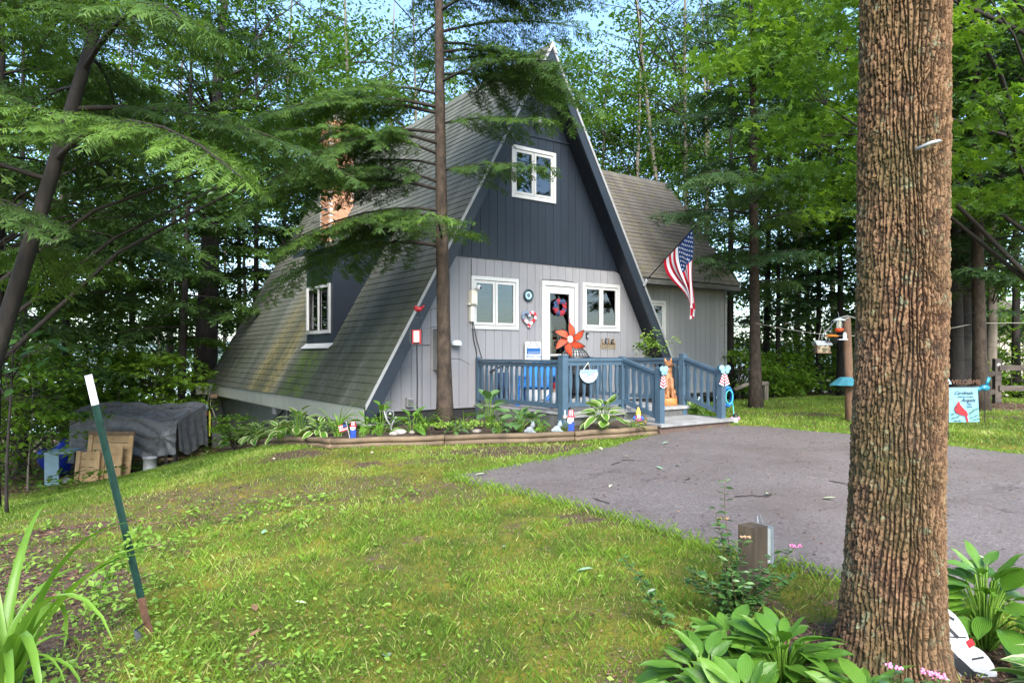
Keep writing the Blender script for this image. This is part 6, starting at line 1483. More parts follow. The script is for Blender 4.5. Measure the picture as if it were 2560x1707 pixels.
# ---- leaning dark hemlock at the left edge
def l1_az(az, L, z, g):
    c = math.cos(az)
    if c > .2 and abs(math.sin(az)) < .8: L *= 1.25
    return az, min(L, 4.4)
hemlock((-6.95, 8.3, h(-6.95, 8.3)), 12.0, 2.5, 3.6, 'leaning dark hemlock at the left edge with long drooping boughs', 2, lean=(.31, .02), dia=.24, hi=True, step=.22, dens=1.38, ztop=7.8, keep=lambda p: not (1280 + 1729.5 * p.x / p.y > 400 and 885.6 - 1729.5 * (p.z - CZ) / p.y > 520) and 885.6 - 1729.5 * (p.z - CZ) / p.y < 800, azf=l1_az, droop=.085, bark=M_bark, tint0=.56, sprayL=.20)
hemlock((-8.7, 11.5, h(-8.7, 11.5)), 13.0, 3.2, 3.4, 'dark hemlock behind the leaning one at the left', 3, lean=(.03, 0), dia=.26, hi=False, step=.22, dens=1.7, ztop=10.0, droop=.07, bark=M_bark, tint0=.38, sprayL=.40)
hemlock(B(449, 19.5), 14.0, 3.4, 3.3, 'slender hemlock left of the house near its roof dormer', 4, lean=(.03, 0), dia=.24, hi=False, step=.22, dens=1.6, ztop=13, bark=M_bark, tint0=.42, sprayL=.42)
hemlock(B(640, 24), 17, 5.0, 3.3, 'tall hemlock rising behind the far mossy roof slope', 14, dia=.26, hi=False, step=.24, dens=1.2, ztop=15, bark=M_bark, tint0=.44, sprayL=.48)
hemlock(B(800, 29), 19, 7.0, 3.4, 'tall hemlock rising behind the chimney', 15, dia=.26, hi=False, step=.26, dens=1.1, ztop=17, bark=M_bark, tint0=.46, sprayL=.52)
# ---- hemlocks at the right
hemlock(B(1890, 15.9), 14.5, 2.9, 2.7, 'tall straight hemlock on the lawn right of the house', 5, lean=(-.012, 0), dia=.27, hi=True, step=.25, mt=L_hemr, dens=1.15, ztop=11.5, tint0=.58, sprayL=.36)
hemlock(B(2452, 15), 14, 2.6, 2.9, 'hemlock with reddish trunk beside the rail fence', 6, lean=(-.015, 0), dia=.30, hi=False, step=.24, mt=L_hemr, dens=1.6, ztop=11.0, tint0=.42, sprayL=.42)
hemlock(B(2405, 17.5), 15, 3.0, 2.4, 'dark leaning hemlock just right of the big trunk', 7, lean=(.035, 0), dia=.36, hi=False, step=.34, mt=L_hemr, bark=M_bark, dens=1.3, ztop=9.5, tint0=.34)
hemlock(B(2392, 17.2), 15, 3.2, 2.2, 'dark upright hemlock half hidden by the big trunk', 8, lean=(-.01, 0), dia=.36, hi=False, step=.36, mt=L_hemr, bark=M_bark, dens=1.3, ztop=9.5, tint0=.34)
hemlock(B(2047, 21), 13, 1.6, 2.0, 'thin black-stemmed hemlock behind the house-shaped feeder', 9, dia=.17, hi=False, step=.30, mt=L_hemr, bark=M_bark, dens=1.15, tint0=.38)
hemlock(B(1945, 21), 12, 1.9, 1.7, 'thin dark hemlock right of the tall lawn hemlock', 10, dia=.15, hi=False, step=.30, mt=L_hemr, bark=M_bark, dens=1.15, tint0=.38)
hemlock(B(1912, 22.5), 13, 2.4, 1.9, 'dark hemlock stem close behind the log rail', 11, lean=(.02, 0), dia=.24, hi=False, step=.36, mt=L_hemr, bark=M_bark, dens=1.15, tint0=.38)
hemlock(B(2100, 20), 13, 2.8, 2.1, 'dark hemlock directly behind the feeder post', 12, dia=.20, hi=False, step=.32, mt=L_hemr, bark=M_bark, dens=1.15, tint0=.38)
hemlock(B(1826, 20.5), 13, 2.8, 1.9, 'shadowy hemlock at the right corner of the house', 13, dia=.24, hi=False, step=.34, mt=L_hemr, bark=M_bark, dens=.9, tint0=.38)
# ---- oak at the far left corner of the house
broadleaf((-10.0, 22.2, h(-10, 22.2)), 16, 12, 5, 4.2, 60, 60, .17, 'stout oak trunk behind the far left corner of the house', 20, lean=(.055, 0), dia=.86, bark=M_bark, group=None, name='oak_tree')
# ---- maples overhead at the right
def mk(px0, px1, py0, py1):
    def f(q):
        px = 1280 + 1729.5 * q[0] / max(q[1], .5); py = 885.6 - 1729.5 * (q[2] - CZ) / max(q[1], .5); return px0 < px < px1 and py0 < py < py1
    return f
broadleaf((9.9, 12.6, h(9.9, 12.6)), 12, 6.5, 5.0, 3.2, 200, 70, .14, 'bright green maple reaching over the drive from the right', 30, dia=.34, mt=L_maple, tmpl=LF_M, flat=.22, crad=.75, tint0=.60, limbs=.10, ctr=(7.9, 12.4), name='maple_tree', group='maple trees', keep=lambda q: q[2] > 4.2 and (mk(1960, 2900, -900, 540)(q) or mk(1640, 2000, -900, 200)(q)))
broadleaf((9.75, 18.8, h(9.75, 18.8)), 14, 8.2, 3.6, 4.4, 100, 64, .15, 'bright green maple behind the tall lawn hemlock', 31, ctr=(8.6, 18.8), limbs=.25, dia=.22, mt=L_maple, tmpl=LF_M, flat=.25, crad=.8, tint0=.55, name='maple_tree', group='maple trees', keep=lambda q: q[2] > 3.2)
broadleaf((13.5, 19.5, h(13.5, 19.5)), 14, 7.5, 4.2, 5, 110, 60, .15, 'yellow-green maple behind the rail fence', 32, dia=.3, mt=L_maple, tmpl=LF_M, flat=.25, crad=.85, tint0=.50, name='maple_tree', group='maple trees', keep=lambda q: q[2] > 2.6)
# ---- cherry bough with glossy oval leaves, left centre
broadleaf((-8.6, 10.4, h(-8.6, 10.4)), 9, 5.0, 1.9, .9, 46, 24, .15, 'young cherry tree with pale glossy oval leaves at the left', 40, lean=(.05, 0), dia=.10, mt=L_oak, bark=M_bark, tmpl=LF_O, flat=.35, crad=.5, tint0=.62, group=None, name='cherry_tree', ctr=(-4.6, 10.9), limbs=.10, keep=lambda q: q[2] > 4.0)
broadleaf((-7.3, 10.0, h(-7.3, 10.0)), 4, 2.3, .9, .5, 12, 9, .19, 'sapling with hanging dark oval leaves at the left edge', 41, dia=.05, mt=L_oak, bark=M_bark, tmpl=LF_O, flat=.6, crad=.45, tint0=.25, group=None, name='sapling', limbs=.8)
# ---- background woods: (px, D, height, crown centre, radius, half height, tint)
lab_l = ['pale', 'yellow-green', 'dark', 'mid-green']
bgt = [(-120, 20, 14, 8, 3.6, 6.2), (40, 24, 15, 8.5, 3.8, 7), (180, 21, 13, 8, 3.2, 5.5), (300, 27, 16, 9, 4, 7), (420, 24, 15, 9.5, 3.6, 5.5), (620, 30, 17, 11, 4.2, 6), (560, 36, 18, 11, 4.4, 7),
       (700, 27, 19, 14, 4.2, 5.8), (850, 33, 21, 15, 4.8, 6.5), (980, 29, 19, 13.6, 4.2, 5.6), (1110, 35, 20, 14, 4.8, 6), (1250, 33, 19, 12.5, 4.0, 5.2), (780, 38, 22, 15, 5, 7), (1340, 30, 13, 9.5, 2.6, 3.6), (900, 26, 20, 16, 4.2, 5.5), (1035, 27, 19, 15.5, 3.8, 5), (120, 33, 18, 10, 4.6, 8), (-60, 32, 18, 10, 4.6, 8), (400, 40, 20, 11, 5, 9),
       (1380, 36, 14, 9, 3.2, 4.6), (1440, 30, 16, 14, 2.7, 4.0), (1505, 29, 16, 13.2, 2.6, 4.4), (1580, 31, 18, 14.5, 3.0, 5.5), (1500, 31, 15, 9.4, 3.4, 5.2), (1590, 27, 16, 10, 3.4, 5.6), (1680, 34, 19, 12, 3.8, 6), (1780, 27, 17, 10, 3.6, 6), (1880, 33, 20, 12, 4.2, 7), (1990, 27, 18, 11, 3.6, 6.5), (2090, 31, 20, 11, 4.2, 8), (2200, 27, 18, 10.5, 4, 7), (2330, 32, 20, 11, 4.5, 8), (2450, 28, 18, 10, 4.2, 7), (2580, 25, 17, 9.5, 4, 7), (2650, 34, 20, 11, 5, 9), (2300, 22, 14, 9, 3, 4.5), (1740, 40, 20, 11, 4.6, 8), (1960, 42, 20, 9, 4.6, 8), (2520, 40, 20, 9, 5, 8)]
for i, (px, D, hh_, cz_, rx_, rz_) in enumerate(bgt):
    left = px < 1300
    where = 'near the left edge of the view' if px < 60 else 'behind the tarp rack' if px < 360 else 'left of the stout oak' if px < 480 else 'right of the stout oak' if px < 590 else 'above the far roof corner' if px < 640 else 'above the chimney' if px < 900 else 'above the mossy roof slope' if px < 1200 else 'behind the roof peak' if px < 1420 else 'above the wing roof' if px < 1640 else 'beyond the corner of the wing' if px < 1850 else 'behind the tall lawn hemlock' if px < 2020 else 'behind the feeder post' if px < 2140 else 'behind the big trunk' if px < 2380 else 'behind the rail fence'
    size = 'tallest' if cz_ in (14, 14.5, 15.5, 16, 13.2) and D < 32 else 'far' if D > 34 else 'mid-distance' if D > 28 else 'nearer'
    broadleaf(B(px, D), hh_, cz_ * .9, rx_, rz_ * 1.12, 78, 86, .21 if D > 30 else .16, f"{size} {['pale', 'yellow-green', 'deep green', 'mid-green'][i % 4]} woodland tree {where}", 200 + i, dia=.22 + .02 * (i % 5), lean=(.03 * math.sin(i * 2.1), 0), tint0=(.62, .66, .40, .52)[i % 4], flat=.35, crad=.95, group='woodland trees left of the house' if left else 'woodland trees right of the house', name='woodland_tree', limbs=.35, sub=1, mt=L_maple if i % 4 == 1 else L_far, keep=(lambda q: not (1410 < 1280 + 1729.5 * q[0] / q[1] < 1535 and 885.6 - 1729.5 * (q[2] - CZ) / q[1] < 135)))
sap = [(-30, 13.2, 1.2, .70, 'leafy sapling at the left edge behind the leaning hemlock'), (70, 14.6, 1.1, .78, 'bright sapling left of the pale bench'), (10, 17.0, 1.5, .72, 'wide pale sapling in the leaf litter at the left'), (215, 19.0, 1.1, .80, 'bright maple sapling just behind the steel post top'), (300, 19.3, 1.3, .84, 'pale maple sapling rising behind the middle of the tarp'), (390, 19.2, 1.2, .80, 'pale maple sapling behind the right end of the tarp'), (130, 19.5, 1.7, .70, 'broad sapling behind the heap of blue tarp')]
for i, (px, D, r_, tn, lab) in enumerate(sap):
    broadleaf(B(px, D), 2.6 + r_ * .8, 1.5 + r_ * .5, r_ * 1.25, r_ * .95, 34, 34, .13, lab, 700 + i, dia=.05, mt=L_maple, tmpl=LF_M if i > 2 else LF_D, flat=.22, crad=.5, tint0=tn, name='sapling', group='saplings in the left woods', limbs=.5, sub=0)
# bare-stemmed tall trees beyond the wing
for px, D, ln, st, lab in ((1712, 27, (-.055, 0), 2, 'tall grey twin-stemmed tree with thin leaves beyond the wing roof'), (1765, 31, (.0, 0), 1, 'tall grey single stem tree behind the twin-stemmed one')):
    broadleaf(B(px, D), 20, 14, 3.4, 5.0, 70, 36, .16, lab, 300 + px, lean=ln, dia=.36, stems=st, tint0=.40, name='tall_tree', group=None, limbs=.95, sub=2, crad=.8, keep=lambda q: not (1400 < 1280 + 1729.5 * q[0] / q[1] < 1490 and 885.6 - 1729.5 * (q[2] - CZ) / q[1] < 140))
# far hemlocks filling the depth
for i, (px, D, hh_, L) in enumerate(((60, 17.5, 13, 2.8), (165, 19.5, 13, 2.4), (330, 22, 14, 2.6), (250, 28, 16, 3), (600, 25, 15, 2.6), (450, 29, 16, 3), (1540, 34, 15, 2.8), (1640, 30, 15, 2.6), (2180, 24, 15, 2.6), (2540, 20, 14, 3.0), (2020, 30, 15, 2.6), (-60, 15, 12, 3.0))):
    hemlock(B(px, D), hh_, 1.8, L, ('deep green background hemlock behind the tarp rack at far left', 'greyish hemlock whose stem stands left of the steel post top', 'shadowy hemlock behind the middle of the tarp rack', 'tall hemlock far behind the tarp rack', 'hemlock behind the far end of the mossy roof', 'distant hemlock just left of the oak', 'far hemlock above the ridge of the wing', 'hemlock above the right end of the wing roof', 'hemlock hidden behind the left edge of the big trunk', 'hemlock beyond the rail fence at the right edge', 'far hemlock above the bird feeders', 'dark hemlock at the extreme left edge')[i], 400 + i, dia=.24, hi=False, step=.30, dens=.95, tint0=.36 + .06 * (i % 3), bark=M_bark, mt=L_hem if px < 1300 else L_hemr, group='background hemlocks', sprayL=.55)
# understorey shrubs
us = [(1850, 19.6, .9, .55), (1935, 19.4, .6, .6), (2000, 23.5, 1.7, .5), (2060, 24.5, 1.8, .55), (2110, 23, 1.6, .5), (1900, 28, 2.2, .5), (2500, 24, 1.8, .55), (2560, 23, 1.7, .5), (1860, 23.5, 1.6, .5), (20, 15.5, 1.3, .7), (110, 20, 1.5, .6), (60, 22, 1.6, .6), (230, 21, 1.9, .62), (330, 19.8, 1.7, .66), (410, 21, 1.6, .7), (300, 24, 2.2, .58), (180, 26, 2.2, .6), (440, 27, 1.6, .55), (-20, 18, 1.8, .6), (575, 27, 1.5, .6),
      (1850, 21.5, 1.0, .58), (1900, 24, 1.2, .62), (1960, 20, .8, .66), (2010, 22, 1.1, .62), (2075, 21.5, .8, .66), (2150, 22, 1.2, .6), (2470, 21, 1.0, .62), (2530, 20, 1.1, .66), (2420, 24, 1.2, .6), (2600, 19, 1.3, .6), (1840, 26, 1.8, .56), (2030, 28, 1.6, .55), (1990, 25, 1.3, .6)]
for i, (px, D, r_, tn) in enumerate(us):
    broadleaf(B(px, D), r_ * 1.6, r_ * .9, r_ * 1.35, r_ * .8, 26, 34, .14, f"{['small', 'mid-sized', 'tall'][int(r_ > .95) + int(r_ > 1.55)]} {['leafy', 'bushy', 'spreading'][i % 3]} shrub " + ('at the left edge of the view' if px < 90 else 'behind the blue tarp' if px < 200 else 'behind the tarp rack' if px < 360 else 'beside the stout oak' if px < 600 else 'beside the house corner' if px < 1845 else 'just right of the house corner' if px < 1855 else 'at the hemlock foot' if px < 1880 else 'behind the log rail' if px < 1930 else 'right of the log rail' if px < 1955 else 'midway to the feeder post' if px < 1985 else 'left of the feeder post' if px < 2015 else 'under the house-shaped feeder' if px < 2070 else 'behind the feeder post' if px < 2200 else 'behind the dark hemlock pair' if px < 2450 else 'behind the rail fence' if px < 2510 else 'behind the far fence rails' if px < 2545 else 'at the right picture edge') + (' deeper in the woods' if D > 22.8 else ''), 500 + i, dia=.05, mt=L_maple, flat=.35, crad=.45, tint0=tn + .22, cat='shrub', name='shrub', group='understorey shrubs at the left' if px < 1300 else 'understorey shrubs at the right', limbs=.5, sub=0)
# woods behind the camera, seen only in the window glass and felt in the light
g = np.random.default_rng(12); Cb_ = np.stack([g.uniform(-30, 30, 420), g.uniform(-24, -15, 420), 1 + 13 * g.random(420) ** .8], -1)
V, F, T = leaves_at(g, Cb_, np.full(420, 1.5), 40, .42, .5, LF_D, .5)
link('far_woods', npmesh('far_woods', V, F, L_far, tint=T), kind='stuff')
# ------------------------------------------------------------------ garden plants
def leaf_mesh(name, mts, L=1, W=.30, nl=7, nw=4, edge=False, curve=.35, cup=.10, tipw=1.0):
    V = []; F = []; UV = []; mi = []
    for i in range(nl + 1):
        t = i / nl; w = W * math.sin(math.pi * min(1, t * .93 + .035)) ** .75 * (1 - .25 * t) * tipw
        if i == nl: w = .004
        if i == 0: w = .02
        for j in range(nw + 1):
            a = j / nw * 2 - 1
            V.append((t * L, a * w, -curve * t * t * L + cup * abs(a) * w * 2 + .03 * math.sin(t * 9) * abs(a))); UV.append((j / nw, t))
    for i in range(nl):
        for j in range(nw):
            F.append((i * (nw + 1) + j, (i + 1) * (nw + 1) + j, (i + 1) * (nw + 1) + j + 1, i * (nw + 1) + j + 1)); mi.append(1 if edge and j in (0, nw - 1) else 0)
    return npmesh(name, V, F, mts, mi, smooth=True, uv=UV)
HOSTA = {'green': [leaf_mesh('leaf', [L_hosta], 1, .27, curve=c) for c in (.25, .45, .65)],
         'edged': [leaf_mesh('leaf', [L_hosta, L_hostae], 1, .31, 7, 6, True, curve=c) for c in (.25, .45, .6)],
         'blue': [leaf_mesh('leaf', [L_hostab], 1, .36, curve=c, cup=.16) for c in (.2, .4, .55)]}
def hosta(name, label, p, n, L, hgt, kind, seed, group=None, pet=.5, minel=5):
    g = np.random.default_rng(seed); t = thing(name, label, 'plant', tuple(p), 0, group); st = MB()
    for k in range(n):
        az = k * 2.4 + g.normal() * .25; f = (k + .5) / n
        el = R(minel + 62 * (1 - f) ** 1.2 + g.normal() * 7); r = L * (.15 + .62 * f ** .7); zz = hgt * (1 - .72 * f) * g.uniform(.85, 1.1)
        o = Vector((r * math.cos(az), r * math.sin(az), zz)); ll = L * g.uniform(.75, 1.15) * (.75 + .35 * f)
        M = Matrix.Translation(o) @ Matrix.Rotation(az + g.normal() * .2, 4, 'Z') @ Matrix.Rotation(-el + R(12), 4, 'Y') @ Matrix.Rotation(g.normal() * .28, 4, 'X') @ Matrix.Diagonal((ll, ll, ll, 1))
        link('leaf', HOSTA[kind][int(g.integers(3))], t, True, M)
        st.tube([(.02 * math.cos(az), .02 * math.sin(az), -.03), (o.x * .6, o.y * .6, zz * .7), tuple(o)], .004 + .012 * L * .4, 5, False)
    st.obj('stems', L_blade, t, True, True); return t
BLM = []
for c in (0, 1, 2):
    V = []; F = []; n = 10; L = 1
    ang = R(68); x = z = 0; pts = [(0, 0)]
    for i in range(n):
        ang -= (.10 + .10 * c) * (.4 + 2.0 * (i / n) ** 1.5); x += math.cos(ang) / n; z += math.sin(ang) / n; pts.append((x, z))
    for i, (x, z) in enumerate(pts):
        w = .028 * (1 - (i / n) ** 2.2) + .002
        V += [(x, -w, z + w * .6), (x, 0, z), (x, w, z + w * .6)]
    for i in range(n):
        for j in range(2): F.append((i * 3 + j, i * 3 + 3 + j, i * 3 + 4 + j, i * 3 + 1 + j))
    BLM.append(npmesh('blade', V, F, L_blade, smooth=True))
def daylily(name, label, p, n, L, seed, group=None, wid=1.0, fan=None):
    g = np.random.default_rng(seed); t = thing(name, label, 'plant', tuple(p), 0, group)
    for k in range(n):
        az = g.random() * 6.28 if fan is None else fan[0] + (g.random() - .5) * fan[1]; ll = L * g.uniform(.55, 1.15); el = g.uniform(-.05, .35)
        M = Matrix.Translation((g.normal() * .03, g.normal() * .03, -.02)) @ Matrix.Rotation(az, 4, 'Z') @ Matrix.Rotation(-el, 4, 'Y') @ Matrix.Diagonal((ll, ll * wid, ll, 1))
        link('blade', BLM[int(g.integers(3))], t, True, M)
def bp_(px, D, py=1080): 
    x = (px - 1280) / 1729.5 * D; return (x, D, bedz(x, D))
def gp_(px, D): x = (px - 1280) / 1729.5 * D; return (x, D, h(x, D))
hosta('hosta', 'large cream-edged hosta in front of the porch platform', bp_(1510, 10.95), 26, .27, .46, 'edged', 1)
hosta('hosta', 'tall blue-green hosta at the left foot of the porch', bp_(1222, 11.35), 20, .27, .52, 'blue', 2)
hosta('hosta', 'medium blue-green hosta right of the tall one by the porch', bp_(1300, 11.0), 18, .22, .32, 'blue', 3)
hosta('hosta', 'low round-leaved hosta in front of the tall blue-green one', bp_(1245, 10.75), 22, .13, .20, 'blue', 4)
hosta('hosta', 'small pale hosta between the rabbit and the logs', bp_(1352, 10.75), 14, .12, .16, 'green', 5)
hosta('hosta', 'small cream-edged hosta below the crouching figurine', bp_(1408, 10.72), 14, .10, .13, 'edged', 6)
hosta('hosta', 'big cream-edged hosta left of the grassy clump', bp_(748, 11.6), 28, .26, .46, 'edged', 7)
hosta('hosta', 'cream-edged hosta low at the bend of the logs', bp_(705, 12.1), 22, .22, .28, 'edged', 8)
hosta('hosta', 'cream-edged hosta halfway along the side wall', bp_(650, 13.6), 26, .26, .34, 'edged', 9)
hosta('hosta', 'hosta with narrow white edges near the far side wall', bp_(610, 14.8), 24, .25, .34, 'edged', 10)
hosta('hosta', 'last hosta of the side bed near the house corner', bp_(572, 16.0), 22, .25, .30, 'edged', 11)
hosta('hosta', 'small green hosta outside the far end of the logs', gp_(520, 17.0), 14, .18, .16, 'edged', 12)
hosta('hosta', 'broad green hosta behind the glass globe ornament', bp_(955, 11.15), 12, .26, .44, 'green', 13)
hosta('hosta', 'bright green hosta right of the glass globe', bp_(1030, 10.95), 13, .25, .30, 'green', 14)
hosta('hosta', 'little lime hosta in front of the frog-coloured globe', bp_(948, 10.6), 10, .15, .20, 'green', 15)
hosta('hosta', 'fresh green hosta behind the right stair railing', (P(1.9, -2.3, 0).x, P(1.9, -2.3, 0).y, h(*P(1.9, -2.3, 0)[:2])), 24, .24, .24, 'green', 16)
hosta('hosta', 'pale hosta at the right end of the stair platform', (P(2.2, -1.7, 0).x, P(2.2, -1.7, 0).y, h(*P(2.2, -1.7, 0)[:2])), 18, .22, .22, 'edged', 17)
hosta('hosta', 'front glossy hosta at the bottom edge of the foreground bed', (1.00, 2.95, h(1.02, 2.98)), 64, .215, .22, 'green', 20)
hosta('hosta', 'glossy hosta between the timber post and the big trunk', (1.32, 3.38, h(1.40, 3.42)), 64, .215, .24, 'green', 21)
hosta('hosta', 'glossy hosta touching the left foot of the big trunk', (1.50, 2.92, h(1.48, 2.92)), 60, .21, .22, 'green', 22)
hosta('hosta', 'glossy hosta at the left end of the foreground bed', (.92, 3.30, h(.88, 3.35)), 40, .20, .20, 'green', 25)
hosta('hosta', 'glossy hosta in the gap before the timber post', (1.14, 3.62, h(1.14, 3.62)), 40, .19, .20, 'green', 26)
hosta('hosta', 'lowest glossy hosta at the bottom edge under the spirea flowers', (1.24, 2.74, h(1.24, 2.74)), 44, .20, .20, 'green', 27)
hosta('hosta', 'tall leafy hosta behind the big trunk at the right', (2.60, 3.80, h(2.62, 3.80)), 60, .24, .42, 'green', 23)
hosta('hosta', 'cream-edged hosta at the bottom right corner', (2.50, 3.02, h(2.55, 3.05)), 40, .23, .26, 'edged', 24)
daylily('daylily', 'arching grassy clump in the bed at the left roof corner', bp_(845, 10.9), 34, .62, 30, None, .6)
daylily('daylily', 'tall grassy clump left of the front hemlock trunk', bp_(1062, 11.15), 22, .62, 31, None, .6)
daylily('daylily', 'thin grassy clump right of the front hemlock trunk', bp_(1165, 11.2), 12, .45, 32, None, .5)
daylily('daylily', 'grassy tuft on the lawn below the oak', gp_(475, 16.8), 16, .45, 33, None, .6)
daylily('daylily', 'large arching daylily leaves at the lower left edge', gp_(8, 3.5), 28, 1.12, 34, None, .85)
daylily('daylily', 'short fresh green tuft at the front of the bed', bp_(905, 10.55), 14, .22, 35, None, .8)
for k, (px, D, n, L, hg, kd, lab) in enumerate(((690, 13.0, 24, .24, .32, 'edged', 'cream-edged hosta behind the low one at the log bend'), (635, 14.3, 24, .24, .32, 'edged', 'crowded hosta against the side wall under the yellow shrub'), (800, 11.1, 22, .20, .26, 'edged', 'cream-edged hosta squeezed beside the grassy clump'), (590, 15.4, 22, .25, .32, 'green', 'plain green hosta near the far end of the side bed'), (1330, 11.25, 16, .20, .26, 'blue', 'blue-green hosta close under the porch skirt'), (1140, 10.75, 16, .12, .16, 'blue', 'tiny blue-green hosta right of the hemlock trunk'), (915, 11.0, 14, .18, .26, 'green', 'lime hosta between the grassy clump and the globe'), (1585, 10.98, 14, .14, .16, 'edged', 'little cream-edged hosta left of the gnome'))):
    hosta('hosta', lab, bp_(px, D), n, L, hg, kd, 60 + k)
# bright layered shrub at the house side, low weeds and the foreground spirea
broadleaf(bp_(585, 14.2), .7, .45, .45, .28, 26, 22, .085, 'bright yellow-green shrub against the side wall', 600, dia=.02, mt=L_maple, flat=.2, crad=.22, tint0=.68, cat='shrub', name='shrub', group=None, limbs=.6, sub=0)
broadleaf(bp_(1180, 10.7), .3, .12, .45, .10, 14, 16, .055, 'low pale groundcover plant beside the hemlock trunk', 601, dia=.01, mt=L_clover, flat=.25, crad=.14, tint0=.5, cat='plant', name='low_plant', group=None, limbs=.2, sub=0)
broadleaf(bp_(1080, 10.7), .3, .10, .40, .10, 14, 16, .055, 'low bright groundcover plant left of the hemlock trunk', 602, dia=.01, mt=L_clover, flat=.25, crad=.14, tint0=.6, cat='plant', name='low_plant', group=None, limbs=.2, sub=0)
# leaves of the hanging basket
g = np.random.default_rng(77); Cb = np.array([np.array(hbk.location) + np.array([g.normal() * .13, g.normal() * .13, .24 + g.normal() * .10]) for k in range(26)])
V, F, T = leaves_at(g, Cb, np.full(26, .14), 16, .085, .7, LF_O, .62); link('leaves', npmesh('leaves', V, F, L_clover, tint=T), hbk, kind='stuff')
def spirea(p, stems, label, seed):
    g = np.random.default_rng(seed); t = thing('spirea_shrub', label, 'shrub', tuple(p)); P0 = []; DX = []; UP = []; SCL = []
    for k, (dx, dy, hh, fl) in enumerate(stems):
        pts = [Vector((dx * .35 * s + .02 * math.sin(5 * s + k) + g.normal() * .002 + dx * .65 * s ** 2, dy * s, hh * s)) for s in np.linspace(0, 1, 9)]
        MB().tube(pts, [.0042 - .0030 * i / 8 for i in range(9)], 5).obj('stem', mat('red_brown_stem', (.09, .05, .03), .7, .3, 20), t, True, True)
        s = .18
        while s < 1:
            i = int(s * 8); q_ = pts[i].lerp(pts[min(i + 1, 8)], s * 8 - i)
            for sg in range(2):
                a = g.random() * 6.28; P0.append(q_); DX.append((math.cos(a), math.sin(a), g.uniform(-.2, .5))); UP.append((g.normal() * .4, g.normal() * .4, 1)); SCL.append(g.uniform(.05, .085) * (1.1 - .4 * s))
            s += .045
        if fl:
            b = MB(); q_ = pts[-1]
            for j in range(16): a = g.random() * 6.28; rr = .028 * g.random() ** .5; b.ball((q_.x + rr * math.cos(a) * 1.4, q_.y + rr * math.sin(a), q_.z + .008 * g.random()), .006, 5, 4)
            b.obj('flower_head', M_pink if fl == 1 else mat('faded_flower', (.30, .20, .12), .8, .3, 40), t, False, True)
    V, F, T = inst(LF_O[0], LF_O[1], np.array([tuple(a) for a in P0]), frames(np.array(DX), np.array(UP)), np.array(SCL), .45 + g.normal(size=len(P0)) * .15)
    link('leaves', npmesh('leaves', V, F, L_oak, tint=T), t, True, kind='stuff')
g = np.random.default_rng(3)
st_ = [(-.10, 0, .70, 0), (-.04, .02, .86, 0), (-.07, .05, .62, 2), (.04, 0, .52, 2), (.0, .04, .45, 0), (.36, -.05, .48, 1), (.30, .1, .40, 0), (-.24, 0, .34, 0), (-.30, .05, .26, 0), (.1, .05, .3, 0), (.17, 0, .33, 0)] + [(g.uniform(-.35, .35), g.uniform(-.1, .1), g.uniform(.18, .4), 0) for k in range(12)]
sp1 = ground(1835, 1560); spirea((sp1.x, sp1.y, sp1.z), st_, 'leggy spirea with small leaves and pink flower heads by the timber post', 8)
sp2 = Vector((1.55, 2.75, h(1.55, 2.75))); spirea(sp2, [(.10, -.05, .40, 1), (.16, .0, .36, 1), (-.04, 0, .40, 1), (.02, .06, .32, 0)], 'pink spirea flower stems in front of the big trunk', 9)
sp3 = ground(1660, 1575); spirea(sp3, [(-.22, .05, .42, 0), (-.14, 0, .30, 0)], 'thin arching shoot at the left of the foreground bed', 10)
# vine shoot on the steel post
vs_ = thing('vine_shoot', 'leafy green vine climbing toward the steel fence post', 'vine', tuple(ground(235, 1560)))
pv = [Vector(at(px, py, 4.25)) - Vector(vs_.location) for px, py in ((235, 1545), (245, 1500), (262, 1450), (275, 1415), (300, 1390), (330, 1365), (352, 1345), (362, 1335))]
MB().tube(pv, .004, 5).obj('stem', L_blade, vs_, True, True)
g = np.random.default_rng(9); q_ = np.array([np.array(pv[i]) * (1 - f) + np.array(pv[i + 1]) * f + g.normal(size=3) * .035 for i in range(7) for f in np.linspace(0, 1, 30)])
V, F, T = inst(LF_D[0], LF_D[1], q_, frames(g.normal(size=(len(q_), 3)), np.array([[0, -.4, 1.]] * len(q_)) + g.normal(size=(len(q_), 3)) * .3), g.uniform(.03, .06, len(q_)), .35 + g.normal(size=len(q_)) * .15); link('leaves', npmesh('leaves', V, F, L_clover, tint=T), vs_, True, kind='stuff')
